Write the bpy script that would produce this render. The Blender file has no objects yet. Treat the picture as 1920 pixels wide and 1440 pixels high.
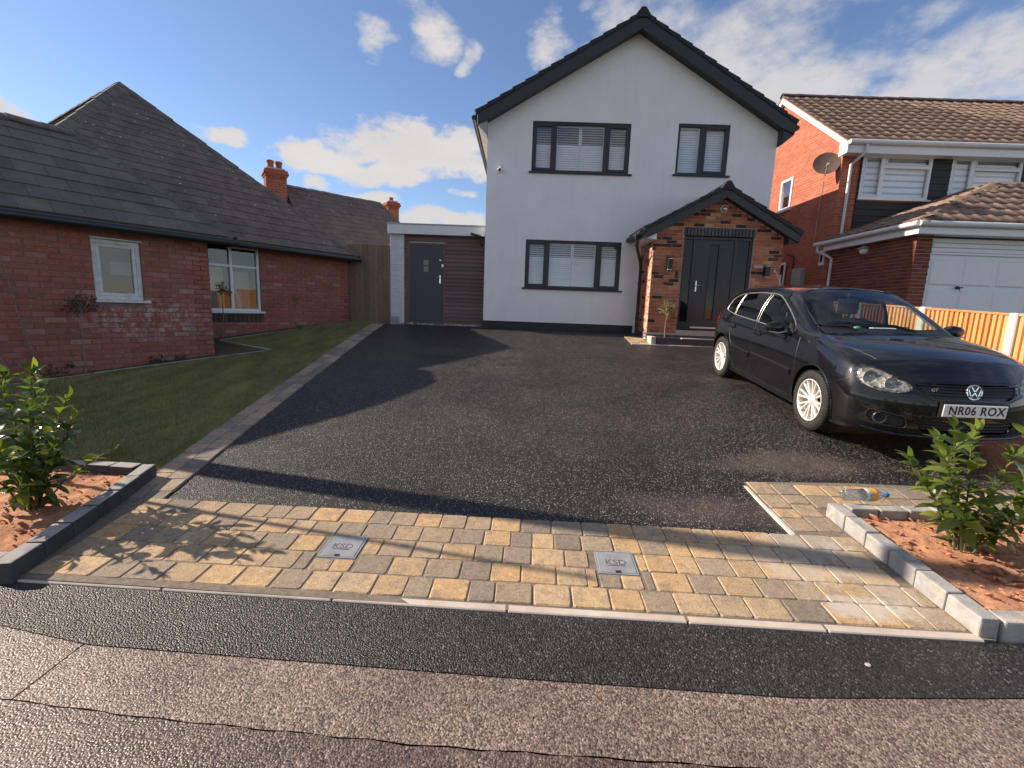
import bpy, bmesh, math, random
import numpy as np
from mathutils import Vector, Matrix, Quaternion
from mathutils.bvhtree import BVHTree
from mathutils.geometry import delaunay_2d_cdt

random.seed(7); RNG = np.random.default_rng(7)
scene = bpy.context.scene
COL = scene.collection
rad = math.radians

# ------------------------------------------------------------------ camera
CAM = Vector((0.0, 0.0, 1.55))
R0 = ((0.99920818, 0.01801769, 0.03547355), (0.03791639, -0.16104818, -0.98621794), (-0.01205642, 0.98678207, -0.16160382))
cam_data = bpy.data.cameras.new('camera')
cam_data.sensor_width = 36.0
cam_data.lens = 870.0 / 1920.0 * 36.0
cam_data.clip_start = 0.05
cam_data.clip_end = 3000.0
cam = bpy.data.objects.new('camera', cam_data)
COL.objects.link(cam)
cam.matrix_world = Matrix(((R0[0][0], -R0[1][0], -R0[2][0], CAM.x), (R0[0][1], -R0[1][1], -R0[2][1], CAM.y),
                           (R0[0][2], -R0[1][2], -R0[2][2], CAM.z), (0, 0, 0, 1)))
scene.camera = cam

# ------------------------------------------------------------------ light
SUN_DIR = Vector((-1.0, 0.205, 0.605)).normalized()
SUN_EL = math.asin(SUN_DIR.z)
SUN_ROT = math.radians(90) - math.atan2(SUN_DIR.y, SUN_DIR.x)
sun_data = bpy.data.lights.new('sun', 'SUN')
sun_data.energy = 3.3
sun_data.angle = rad(0.53)
sun_data.color = (1.0, 0.86, 0.70)
sun = bpy.data.objects.new('sun', sun_data)
COL.objects.link(sun)
sun.rotation_euler = SUN_DIR.to_track_quat('Z', 'Y').to_euler()
sun.location = (-30, 6, 30)

scene.view_settings.view_transform = 'Standard'
scene.view_settings.look = 'None'
scene.view_settings.exposure = 1.36
scene.view_settings.gamma = 1.0
scene.view_settings.use_curve_mapping = False

world = bpy.data.worlds.new('World')
scene.world = world
world.use_nodes = True


class NT:
    """small helper for building node trees"""
    def __init__(self, tree):
        self.t = tree
        self.n = tree.nodes
        self.l = tree.links

    def node(self, typ, **kw):
        n = self.n.new(typ)
        for k, v in kw.items():
            setattr(n, k, v)
        return n

    def put(self, sock, v):
        if isinstance(v, bpy.types.NodeSocket):
            self.l.new(v, sock)
        elif v is not None:
            sock.default_value = v

    def math(self, op, a, b=None, c=None, clamp=False):
        n = self.node('ShaderNodeMath', operation=op, use_clamp=clamp)
        self.put(n.inputs[0], a)
        self.put(n.inputs[1], b)
        self.put(n.inputs[2], c)
        return n.outputs[0]

    def mapr(self, v, a, b, c=0.0, d=1.0, smooth=False):
        n = self.node('ShaderNodeMapRange', interpolation_type='SMOOTHSTEP' if smooth else 'LINEAR')
        self.put(n.inputs[0], v)
        for i, x in zip((1, 2, 3, 4), (a, b, c, d)):
            self.put(n.inputs[i], x)
        return n.outputs[0]

    def mix(self, f, a, b, blend='MIX'):
        n = self.node('ShaderNodeMix', data_type='RGBA', blend_type=blend)
        self.put(n.inputs[0], f)
        self.put(n.inputs[6], a if isinstance(a, bpy.types.NodeSocket) else c4(a))
        self.put(n.inputs[7], b if isinstance(b, bpy.types.NodeSocket) else c4(b))
        return n.outputs[2]

    def noise(self, vec, scale, detail=3.0, rough=0.55, dist=0.0):
        n = self.node('ShaderNodeTexNoise')
        self.put(n.inputs['Vector'], vec)
        n.inputs['Scale'].default_value = scale
        n.inputs['Detail'].default_value = detail
        n.inputs['Roughness'].default_value = rough
        n.inputs['Distortion'].default_value = dist
        return n.outputs[0]

    def voro(self, vec, scale, feature='F1', rnd=1.0):
        n = self.node('ShaderNodeTexVoronoi', feature=feature)
        self.put(n.inputs['Vector'], vec)
        n.inputs['Scale'].default_value = scale
        n.inputs['Randomness'].default_value = rnd
        return n

    def ramp(self, f, stops, interp='LINEAR'):
        n = self.node('ShaderNodeValToRGB')
        n.color_ramp.interpolation = interp
        e = n.color_ramp.elements
        while len(e) < len(stops):
            e.new(0.5)
        for el, (p, c) in zip(e, stops):
            el.position = p
            el.color = c4(c)
        self.put(n.inputs[0], f)
        return n.outputs[0]

    def vmul(self, vec, xyz):
        n = self.node('ShaderNodeVectorMath', operation='MULTIPLY')
        self.put(n.inputs[0], vec)
        n.inputs[1].default_value = xyz
        return n.outputs[0]

    def sep(self, vec):
        n = self.node('ShaderNodeSeparateXYZ')
        self.put(n.inputs[0], vec)
        return n.outputs

    def bump(self, h, strength, dist, normal=None):
        n = self.node('ShaderNodeBump')
        n.inputs['Strength'].default_value = strength
        n.inputs['Distance'].default_value = dist
        self.put(n.inputs['Height'], h)
        if normal is not None:
            self.put(n.inputs['Normal'], normal)
        return n.outputs[0]


def c4(c):
    return (c, c, c, 1.0) if isinstance(c, (int, float)) else ((*c, 1.0) if len(c) == 3 else tuple(c))


# ------------------------------------------------------------------ sky with clouds
def build_world():
    w = NT(world.node_tree)
    w.n.clear()
    out = w.node('ShaderNodeOutputWorld')
    sky = w.node('ShaderNodeTexSky', sky_type='NISHITA', sun_disc=False, sun_elevation=SUN_EL, sun_rotation=SUN_ROT % (2 * math.pi),
                 altitude=60.0, air_density=0.85, dust_density=0.15, ozone_density=2.0)
    tc = w.node('ShaderNodeTexCoord')
    d = tc.outputs['Generated']
    x, y, z = w.sep(d)
    # wispy warp so that the cloud edges are ragged
    wn = w.node('ShaderNodeTexNoise')
    w.put(wn.inputs['Vector'], w.vmul(d, (1, 1, 1.6)))
    wn.inputs['Scale'].default_value = 9.0
    wn.inputs['Detail'].default_value = 5.0
    wr, wg, wb = w.sep(wn.outputs['Color'])
    az = w.math('MULTIPLY', w.math('ARCTAN2', x, y), 57.2958)
    el = w.math('MULTIPLY', w.math('ARCSINE', z), 57.2958)
    azw = w.math('ADD', az, w.math('MULTIPLY', w.math('SUBTRACT', wr, 0.5), 7.0))
    elw = w.math('ADD', el, w.math('MULTIPLY', w.math('SUBTRACT', wg, 0.5), 4.0))
    # cumulus clumps: azimuth, elevation, half width, half height (degrees), weight
    blobs = [(-22.9, 14.9, 5.5, 2.1, 1), (-14.6, 17.0, 8.0, 3.2, 1), (-8.2, 16.3, 6.5, 2.8, 1), (-17.4, 13.9, 7.0, 1.5, 1), (-12.5, 18.9, 3.2, 1.5, .9),
             (-22.8, 12.4, 1.8, .8, .75), (-31.6, 15.8, 2.8, 1.1, .85), (-17.0, 26.0, 2.3, 2.0, .85), (-11.4, 27.6, 3.2, 3.2, .8),
             (-7.4, 25.6, 1.9, 2.2, .6), (2.0, 27.2, 3.4, 3.0, .72), (-9.5, 9.6, 7.5, 1.3, .9), (-18.5, 11.0, 4.0, 1.1, .8), (-47.5, 13.6, 3.0, 1.4, .9),
             (-7.6, 12.6, 2.3, .9, .55), (-5.0, 20.5, 1.6, 1.1, .5),
             (12.5, 27.5, 7.0, 4.5, .95), (18.5, 24.0, 8.5, 4.6, 1.5), (23.5, 25.0, 6.5, 3.2, 1.2), (25.5, 21.5, 9.5, 3.4, 1.45), (27.5, 28.6, 8.0, 2.2, .95), (36.0, 19.0, 8.0, 2.6, 1.15),
             (41.5, 21.2, 6.5, 2.8, 1.05), (36.5, 24.5, 3.2, 1.6, .7), (48.0, 18.0, 8, 4, 1.0), (19.5, 31.5, 9, 2.6, .8)]
    m = None
    for a0, e0, wa, we, wt in blobs:
        da = w.math('DIVIDE', w.math('SUBTRACT', azw, a0), wa)
        de = w.math('DIVIDE', w.math('SUBTRACT', elw, e0), we)
        # flatter underside
        r2 = w.math('ADD', w.math('MULTIPLY', da, da), w.math('MULTIPLY', de, de))
        v = w.math('SUBTRACT', wt, w.math('MULTIPLY', r2, 0.9))
        m = v if m is None else w.math('SMOOTH_MAX', m, v, 0.25)
    detail = w.noise(w.vmul(d, (1, 1, 1.9)), 13.0, 9.0, 0.62)
    fine = w.noise(w.vmul(d, (1, 1, 1.5)), 42.0, 6.0, 0.6)
    n = w.math('ADD', w.math('MULTIPLY', w.math('SUBTRACT', detail, 0.5), 2.6), w.math('MULTIPLY', w.math('SUBTRACT', fine, 0.5), 0.7))
    dens_a = w.math('ADD', m, n)
    # clouds out of view, made denser than those in view to add fill light
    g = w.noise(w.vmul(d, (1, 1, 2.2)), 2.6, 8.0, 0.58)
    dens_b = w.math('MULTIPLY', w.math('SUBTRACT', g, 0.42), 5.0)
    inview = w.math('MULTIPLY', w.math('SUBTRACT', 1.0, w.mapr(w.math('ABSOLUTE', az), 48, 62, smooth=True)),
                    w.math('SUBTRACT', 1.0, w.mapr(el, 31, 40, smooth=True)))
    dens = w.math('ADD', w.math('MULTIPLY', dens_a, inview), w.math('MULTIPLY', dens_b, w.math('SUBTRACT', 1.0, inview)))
    softw = w.math('ADD', w.mapr(az, 2, 18, 0.70, 1.25), w.mapr(el, 21, 25, 0.0, 0.45))
    mask = w.mapr(dens, 0.0, softw, smooth=True)
    mask = w.math('MULTIPLY', mask, w.mapr(az, 5, 22, 0.96, 0.90))
    mask = w.math('MULTIPLY', mask, w.mapr(el, 0.5, 5.0, 0.0, 1.0))
    shade = w.mapr(w.noise(w.vmul(d, (1, 1, 2.5)), 7.0, 6.0, 0.6), 0.35, 0.7)
    right = w.mapr(az, 5, 40)
    ccol = w.mix(shade, (2.3, 2.2, 2.18), (2.55, 2.43, 2.33))
    ccol = w.mix(right, ccol, w.mix(shade, (2.15, 2.09, 2.13), (2.45, 2.35, 2.33)))
    # clouds opposite the sun, mostly out of view, brightened to add fill light
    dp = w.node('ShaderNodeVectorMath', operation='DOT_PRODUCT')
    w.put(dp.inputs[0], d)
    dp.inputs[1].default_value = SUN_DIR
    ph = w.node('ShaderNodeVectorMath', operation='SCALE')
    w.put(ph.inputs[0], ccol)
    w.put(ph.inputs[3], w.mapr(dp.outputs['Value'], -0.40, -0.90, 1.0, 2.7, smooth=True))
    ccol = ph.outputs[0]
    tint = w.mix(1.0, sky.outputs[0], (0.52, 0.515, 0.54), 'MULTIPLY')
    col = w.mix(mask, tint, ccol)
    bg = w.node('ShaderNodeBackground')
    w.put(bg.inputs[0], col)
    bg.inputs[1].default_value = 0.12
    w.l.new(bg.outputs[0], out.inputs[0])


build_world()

# ------------------------------------------------------------------ terrain profile
_py = np.array([-60, 2.2, 3.1, 5.3, 7.8, 11.7, 18, 40, 400])
_pz = np.array([0, 0, .07, .28, .53, 1.055, 1.12, 1.2, 1.3])
_ys = np.linspace(-2, 20, 1101)
_zs = np.interp(_ys, _py, _pz)
_k = np.ones(31) / 31
_zs2 = np.convolve(np.pad(_zs, 15, mode='edge'), _k, mode='valid')
_zs2[_ys < 2.2] = 0.0


def gz(y):
    if isinstance(y, (float, int)):
        if y > 20:
            return float(np.interp(y, _py, _pz))
        return float(np.interp(y, _ys, _zs2))
    return np.where(np.asarray(y) > 20, np.interp(y, _py, _pz), np.interp(y, _ys, _zs2))


def gx(x, y):
    """ground level; the drive is a little higher where the car stands"""
    f = min(1.0, max(0.0, (x - 1.3) / 1.7))
    f = f * f * (3 - 2 * f)
    e = float(np.interp(y, [3.35, 3.8, 4.9, 7.47, 10.2], [0, .035, .128, .088, 0]))
    return gz(float(y)) + f * e


# ------------------------------------------------------------------ objects and meshes
ORIG = {}


def link(o, parent=None):
    COL.objects.link(o)
    if parent is not None:
        o.parent = parent
    return o


def tag(o, label=None, cat=None, group=None, kind=None):
    if label: o['label'] = label
    if cat: o['category'] = cat
    if group: o['group'] = group
    if kind: o['kind'] = kind
    return o


def thing(name, loc, label, cat, group=None):
    o = bpy.data.objects.new(name, None)
    o.empty_display_size = 0.2
    o.location = loc
    ORIG[o] = Vector(loc)
    link(o)
    return tag(o, label, cat, group)


def place(o, parent, world=(0, 0, 0), rot=None, scale=None):
    """link o under parent (which only translates) so that it stands at the world location"""
    w = Vector(world)
    ORIG[o] = w
    if parent is not None:
        o.location = w - ORIG[parent]
    else:
        o.location = w
    if rot is not None:
        o.rotation_mode = 'QUATERNION'
        o.rotation_quaternion = rot
    if scale is not None:
        o.scale = scale
    return link(o, parent)


class MB:
    """collects geometry in world space, builds ONE mesh object"""
    def __init__(self):
        self.v = []
        self.f = []
        self.mi = []
        self.cur = 0

    def add(self, vs, fs):
        b = len(self.v)
        self.v.extend([tuple(p) for p in vs])
        for f in fs:
            self.f.append(tuple(i + b for i in f))
            self.mi.append(self.cur)
        return self

    def box(self, x0, x1, y0, y1, z0, z1):
        return self.add([(x0, y0, z0), (x1, y0, z0), (x1, y1, z0), (x0, y1, z0), (x0, y0, z1), (x1, y0, z1), (x1, y1, z1), (x0, y1, z1)],
                        [(0, 3, 2, 1), (4, 5, 6, 7), (0, 1, 5, 4), (1, 2, 6, 5), (2, 3, 7, 6), (3, 0, 4, 7)])

    def obox(self, O, ax, ay, az):
        """box from corner O along three edge vectors"""
        O, ax, ay, az = Vector(O), Vector(ax), Vector(ay), Vector(az)
        p = [O, O + ax, O + ax + ay, O + ay]
        return self.add(p + [q + az for q in p], [(0, 3, 2, 1), (4, 5, 6, 7), (0, 1, 5, 4), (1, 2, 6, 5), (2, 3, 7, 6), (3, 0, 4, 7)])

    def prism(self, poly, d):
        """planar polygon (3-D points) swept by d"""
        n = len(poly)
        P = [Vector(p) for p in poly]
        D = Vector(d)
        fs = [tuple(range(n - 1, -1, -1)), tuple(range(n, 2 * n))]
        fs += [(i, (i + 1) % n, n + (i + 1) % n, n + i) for i in range(n)]
        return self.add(P + [p + D for p in P], fs)

    def quad(self, a, b, c, d):
        return self.add([a, b, c, d], [(0, 1, 2, 3)])

    def tube(self, pts, r, n=8, closed=False, cap=True):
        P = [Vector(p) for p in pts]
        rs = r if isinstance(r, (list, tuple)) else [r] * len(P)
        m = len(P)
        vs, fs = [], []
        prev = None
        for i in range(m):
            if closed:
                t = (P[(i + 1) % m] - P[i - 1])
            else:
                t = P[min(i + 1, m - 1)] - P[max(i - 1, 0)]
            t.normalize()
            if prev is None:
                a = Vector((0, 0, 1)) if abs(t.z) < 0.9 else Vector((1, 0, 0))
                u = t.cross(a).normalized()
            else:
                u = (prev - t * prev.dot(t)).normalized()
            prev = u
            v = t.cross(u)
            for k in range(n):
                an = 2 * math.pi * k / n
                vs.append(P[i] + (u * math.cos(an) + v * math.sin(an)) * rs[i])
        segs = m if closed else m - 1
        for i in range(segs):
            j = (i + 1) % m
            for k in range(n):
                l = (k + 1) % n
                fs.append((i * n + k, i * n + l, j * n + l, j * n + k))
        if cap and not closed:
            fs.append(tuple(range(n - 1, -1, -1)))
            fs.append(tuple((m - 1) * n + k for k in range(n)))
        return self.add(vs, fs)

    def lathe(self, O, axis, prof, n=24, ref=None):
        """prof: list of (radius, distance along the axis)"""
        O = Vector(O)
        t = Vector(axis).normalized()
        a = Vector(ref) if ref else (Vector((0, 0, 1)) if abs(t.z) < 0.9 else Vector((1, 0, 0)))
        u = t.cross(a).normalized()
        v = t.cross(u)
        vs, fs = [], []
        for r, h in prof:
            for k in range(n):
                an = 2 * math.pi * k / n
                vs.append(O + t * h + (u * math.cos(an) + v * math.sin(an)) * r)
        for i in range(len(prof) - 1):
            for k in range(n):
                l = (k + 1) % n
                fs.append((i * n + k, i * n + l, (i + 1) * n + l, (i + 1) * n + k))
        return self.add(vs, fs)

    def mesh(self, name, mat=None, smooth=False, bevel=0.0, segs=1, fixn=True):
        me = bpy.data.meshes.new(name)
        me.from_pydata(self.v, [], self.f)
        mats = mat if isinstance(mat, (list, tuple)) else [mat]
        for m in mats:
            if m is not None:
                me.materials.append(m)
        if len(mats) > 1:
            me.polygons.foreach_set('material_index', self.mi)
        if bevel or fixn:
            bm = bmesh.new()
            bm.from_mesh(me)
            if fixn:
                bmesh.ops.recalc_face_normals(bm, faces=bm.faces)
            if bevel:
                bmesh.ops.bevel(bm, geom=bm.edges[:], offset=bevel, segments=segs, affect='EDGES', profile=0.5, clamp_overlap=True)
            bm.to_mesh(me)
            bm.free()
        if smooth:
            me.polygons.foreach_set('use_smooth', [True] * len(me.polygons))
        me.update()
        return me

    def build(self, name, mat, parent=None, smooth=False, bevel=0.0, segs=1, fixn=True, kind=None):
        o = bpy.data.objects.new(name, self.mesh(name, mat, smooth, bevel, segs, fixn))
        place(o, parent)
        if smooth:
            try:
                o.data.set_sharp_from_angle(angle=rad(40))
            except Exception:
                pass
        if kind:
            o['kind'] = kind
        return o


def inst(name, mesh, parent, world, rot=None, scale=None):
    return place(bpy.data.objects.new(name, mesh), parent, world, rot, scale)


def thing_mesh(o, base):
    """give a top-level mesh an origin at its base"""
    b = Vector(base)
    o.data.transform(Matrix.Translation(-b))
    o.location = b
    ORIG[o] = b
    return o


def big_mesh(name, V, F, mat, parent=None, smooth=False):
    """fast builder from numpy arrays (all faces the same size)"""
    V = np.asarray(V, np.float32)
    F = np.asarray(F, np.int32)
    me = bpy.data.meshes.new(name)
    me.vertices.add(len(V))
    me.vertices.foreach_set('co', V.ravel())
    k = F.shape[1]
    me.loops.add(F.size)
    me.loops.foreach_set('vertex_index', F.ravel())
    me.polygons.add(len(F))
    me.polygons.foreach_set('loop_start', np.arange(0, F.size, k, dtype=np.int32))
    if smooth:
        me.polygons.foreach_set('use_smooth', np.ones(len(F), bool))
    me.update(calc_edges=True)
    if mat:
        me.materials.append(mat)
    o = bpy.data.objects.new(name, me)
    return place(o, parent)


# ------------------------------------------------------------------ materials
MATS = {}


def material(name):
    m = bpy.data.materials.new(name)
    m.use_nodes = True
    t = NT(m.node_tree)
    t.n.clear()
    out = t.node('ShaderNodeOutputMaterial')
    b = t.node('ShaderNodeBsdfPrincipled')
    t.l.new(b.outputs[0], out.inputs[0])
    geo = t.node('ShaderNodeNewGeometry')
    MATS[name] = m
    return m, t, b, geo.outputs['Position'], geo, out


def plain(name, col, rough=0.6, metal=0.0, coat=0.0, spec=0.5, var=0.12, scale=9.0, bump=0.0, bscale=200.0):
    """a paint, plastic or metal with a little unevenness"""
    m, t, b, pos, geo, out = material(name)
    n = t.noise(pos, scale, 4.0, 0.6)
    f = t.mapr(n, 0.3, 0.7, 1 - var, 1 + var)
    mul = t.node('ShaderNodeVectorMath', operation='SCALE')
    mul.inputs[0].default_value = c4(col)[:3]
    t.put(mul.inputs[3], f)
    t.l.new(mul.outputs[0], b.inputs['Base Color'])
    t.put(b.inputs['Roughness'], t.mapr(n, 0.3, 0.7, max(0.02, rough * 0.85), min(1, rough * 1.15)))
    b.inputs['Metallic'].default_value = metal
    b.inputs['Coat Weight'].default_value = coat
    b.inputs['Specular IOR Level'].default_value = spec
    if bump:
        t.put(b.inputs['Normal'], t.bump(t.noise(pos, bscale, 3.0), bump, 0.003))
    return m


def rand_piece(t, geo):
    """a random number for each piece, whether it is an object of its own or an island of a joined mesh"""
    oi = t.node('ShaderNodeObjectInfo')
    return t.math('FRACT', t.math('ADD', oi.outputs['Random'], geo.outputs['Random Per Island']))


def brick_mat(name, stops, rough=0.88, stain=None, light=0.0, grime=0.25):
    m, t, b, pos, geo, out = material(name)
    r = rand_piece(t, geo)
    c = t.ramp(r, stops, 'LINEAR')
    n1 = t.noise(pos, 38.0, 5.0, 0.65)
    n2 = t.noise(pos, 3.1, 3.0, 0.6)
    c = t.mix(t.mapr(n1, 0.35, 0.75, 0, 0.55), c, t.mix(1.0, c, (0.55, 0.50, 0.50), 'MULTIPLY'))
    c = t.mix(t.mapr(n2, 0.4, 0.75, 0, grime), c, t.mix(1.0, c, (0.55, 0.53, 0.5), 'MULTIPLY'))
    if light:
        l = t.math('MULTIPLY', t.mapr(t.noise(pos, 14.0, 4.0, 0.7), 0.58, 0.70), light)
        c = t.mix(l, c, (0.55, 0.47, 0.43))
    if stain:
        (cx, cy, cz), (sx, sy, sz), col = stain
        px, py, pz = t.sep(pos)
        q = None
        for p, c0, s0 in ((px, cx, sx), (py, cy, sy), (pz, cz, sz)):
            k = t.math('DIVIDE', t.math('SUBTRACT', p, c0), s0)
            k = t.math('MULTIPLY', k, k)
            q = k if q is None else t.math('ADD', q, k)
        mk = t.math('MULTIPLY', t.mapr(q, 1.0, 0.1), t.mapr(t.noise(pos, 11.0, 4.0, 0.7), 0.48, 0.60))
        c = t.mix(t.math('MULTIPLY', mk, 0.7), c, col)
    t.put(b.inputs['Base Color'], c)
    b.inputs['Roughness'].default_value = rough
    b.inputs['Specular IOR Level'].default_value = 0.25
    t.put(b.inputs['Normal'], t.bump(t.noise(pos, 130.0, 4.0, 0.7), 0.5, 0.004))
    return m


def rough_mat(name, ca, cb, scale, rough=0.9, bump=0.4, bscale=80.0, bdist=0.004, spec=0.3, detail=5.0, extra=None):
    m, t, b, pos, geo, out = material(name)
    n = t.noise(pos, scale, detail, 0.65)
    c = t.ramp(n, [(0.3, ca), (0.7, cb)])
    if extra:
        c = extra(t, pos, c, geo)
    t.put(b.inputs['Base Color'], c)
    b.inputs['Roughness'].default_value = rough
    b.inputs['Specular IOR Level'].default_value = spec
    t.put(b.inputs['Normal'], t.bump(t.noise(pos, bscale, 4.0, 0.65), bump, bdist))
    return m


def tarmac_mat(name, dark, lite, chip, chipfrac, scale, rough, bdist, warm=(1, 1, 1), spec=0.5, bstr=0.9, patch=0.25, rvar=0.12, dust=False):
    m, t, b, pos, geo, out = material(name)
    v = t.voro(pos, scale)
    cr, cg, cb = t.sep(v.outputs['Color'])
    base = t.mix(cr, dark, lite)
    isch = t.math('GREATER_THAN', cg, 1.0 - chipfrac)
    base = t.mix(isch, base, t.mix(cb, lite, chip))
    big = t.noise(pos, 1.3, 4.0, 0.6)
    if dust:                                           # dried dust, tyre scuffs and a roller seam
        px, py, pz = t.sep(pos)
        k = t.noise(pos, 2.1, 6.0, 0.7)
        for cx, cy, sx, sy, amt in ((1.45, 3.35, .55, .28, .30), (2.6, 4.15, .7, .25, .32), (-1.2, 8.9, 1.2, .35, .10), (0.6, 5.4, 1.6, 1.2, .06)):
            q = t.math('ADD', t.math('POWER', t.math('DIVIDE', t.math('SUBTRACT', px, cx), sx), 2.0), t.math('POWER', t.math('DIVIDE', t.math('SUBTRACT', py, cy), sy), 2.0))
            q = t.math('ADD', q, t.math('MULTIPLY', t.math('SUBTRACT', k, 0.5), 3.5))
            base = t.mix(t.mapr(q, 1.2, 0.1, 0, amt), base, (0.20, 0.155, 0.125))
        seam = t.math('ABSOLUTE', t.math('ADD', t.math('SUBTRACT', px, 0.35), t.math('MULTIPLY', t.math('SUBTRACT', t.noise(pos, 1.1, 3.0), 0.5), 0.10)))
        base = t.mix(t.mapr(seam, 0.03, 0.0, 0, 0.35), base, (0.006, 0.005, 0.005))
        for cx in (3.45, 4.95):
            tr = t.math('ABSOLUTE', t.math('SUBTRACT', px, cx))
            base = t.mix(t.math('MULTIPLY', t.mapr(tr, 0.14, 0.05, 0, 0.4), t.mapr(k, 0.4, 0.6)), base, (0.009, 0.008, 0.008))
    sc = t.node('ShaderNodeVectorMath', operation='SCALE')
    t.put(sc.inputs[0], base)
    t.put(sc.inputs[3], t.mapr(big, 0.3, 0.7, 1 - patch, 1 + patch))
    t.put(b.inputs['Base Color'], t.mix(1.0, sc.outputs[0], warm, 'MULTIPLY'))
    t.put(b.inputs['Roughness'], t.math('ADD', t.mapr(cr, 0, 1, rough - rvar, rough + rvar), t.mapr(big, 0.3, 0.7, -0.06, 0.06)))
    b.inputs['Specular IOR Level'].default_value = spec
    h = t.math('SUBTRACT', t.math('MULTIPLY', cr, 0.55), t.math('MULTIPLY', v.outputs['Distance'], 1.3))
    t.put(b.inputs['Normal'], t.bump(h, bstr, bdist))
    return m


def wood_mat(name, stops, grain_axis='z', scale=6.0, rough=0.75, knots=True):
    m, t, b, pos, geo, out = material(name)
    r = rand_piece(t, geo)
    c = t.ramp(r, stops)
    off = t.node('ShaderNodeCombineXYZ')
    t.put(off.inputs[0], t.math('MULTIPLY', r, 37.0))
    t.put(off.inputs[1], t.math('MULTIPLY', r, 91.0))
    ad = t.node('ShaderNodeVectorMath', operation='ADD')
    t.put(ad.inputs[0], pos)
    t.put(ad.inputs[1], off.outputs[0])
    st = {'z': (9, 9, 0.7), 'x': (0.7, 9, 9), 'y': (9, 0.7, 9)}[grain_axis]
    g = t.noise(t.vmul(ad.outputs[0], st), scale, 5.0, 0.65, 1.2)
    c = t.mix(t.mapr(g, 0.4, 0.7, 0, 0.6), c, t.mix(1.0, c, (0.55, 0.45, 0.38), 'MULTIPLY'))
    if knots:
        st2 = {'z': (6, 6, 2.2), 'x': (2.2, 6, 6), 'y': (6, 2.2, 6)}[grain_axis]
        k = t.voro(t.vmul(ad.outputs[0], st2), 1.5)
        c = t.mix(t.mapr(k.outputs['Distance'], 0.16, 0.05, 0, 0.75), c, t.mix(1.0, c, (0.3, 0.2, 0.14), 'MULTIPLY'))
    t.put(b.inputs['Base Color'], c)
    b.inputs['Roughness'].default_value = rough
    b.inputs['Specular IOR Level'].default_value = 0.3
    t.put(b.inputs['Normal'], t.bump(g, 0.35, 0.004))
    return m


def glass_mat(name, tint=(0.8, 0.85, 0.85), refl=1.0, ior=1.5, rough=0.0):
    """thin single-sheet glazing: see-through plus a fresnel reflection"""
    m = bpy.data.materials.new(name)
    m.use_nodes = True
    t = NT(m.node_tree)
    t.n.clear()
    out = t.node('ShaderNodeOutputMaterial')
    tr = t.node('ShaderNodeBsdfTransparent')
    tr.inputs[0].default_value = c4(tint)
    gl = t.node('ShaderNodeBsdfGlossy')
    gl.inputs['Roughness'].default_value = rough
    gl.inputs['Color'].default_value = (1, 1, 1, 1)
    lw = t.node('ShaderNodeFresnel')
    geo = t.node('ShaderNodeNewGeometry')
    t.put(lw.inputs[0], t.mapr(geo.outputs['Backfacing'], 0, 1, ior, 1.0 / ior))
    bm_ = t.bump(t.noise(geo.outputs['Position'], 1.7, 1.0), 0.06, 0.05)
    t.put(gl.inputs['Normal'], bm_)
    mx = t.node('ShaderNodeMixShader')
    t.put(mx.inputs[0], t.math('MULTIPLY', lw.outputs[0], refl, clamp=True))
    t.l.new(tr.outputs[0], mx.inputs[1])
    t.l.new(gl.outputs[0], mx.inputs[2])
    t.l.new(mx.outputs[0], out.inputs[0])
    MATS[name] = m
    return m


def leaf_mat(name, stops, rough=0.28, trans=0.35, tcol=(0.30, 0.42, 0.05)):
    m, t, b, pos, geo, out = material(name)
    r = rand_piece(t, geo)
    c = t.ramp(r, stops)
    n = t.noise(pos, 60.0, 3.0)
    c = t.mix(t.mapr(n, 0.3, 0.7, 0, 0.35), c, t.mix(1.0, c, (0.6, 0.65, 0.5), 'MULTIPLY'))
    t.put(b.inputs['Base Color'], c)
    b.inputs['Roughness'].default_value = rough
    b.inputs['Specular IOR Level'].default_value = 0.6
    tl = t.node('ShaderNodeBsdfTranslucent')
    t.put(tl.inputs[0], t.mix(1.0, c, (2.6, 2.4, 1.4), 'MULTIPLY'))
    mx = t.node('ShaderNodeMixShader')
    mx.inputs[0].default_value = trans
    t.l.new(b.outputs[0], mx.inputs[1])
    t.l.new(tl.outputs[0], mx.inputs[2])
    t.l.new(mx.outputs[0], out.inputs[0])
    t.put(b.inputs['Normal'], t.bump(t.noise(pos, 90.0, 2.0), 0.15, 0.003))
    return m


# --- shared materials
def render_wear(t, pos, c, geo):
    st = t.noise(t.vmul(pos, (7.0, 7.0, 0.35)), 1.6, 5.0, 0.62)
    c = t.mix(t.mapr(st, 0.52, 0.74, 0, 0.16), c, (0.55, 0.54, 0.53))
    tr = t.noise(pos, 5.5, 6.0, 0.7, 0.8)
    return t.mix(t.mapr(tr, 0.56, 0.72, 0, 0.14), c, (0.60, 0.60, 0.60))


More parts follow.
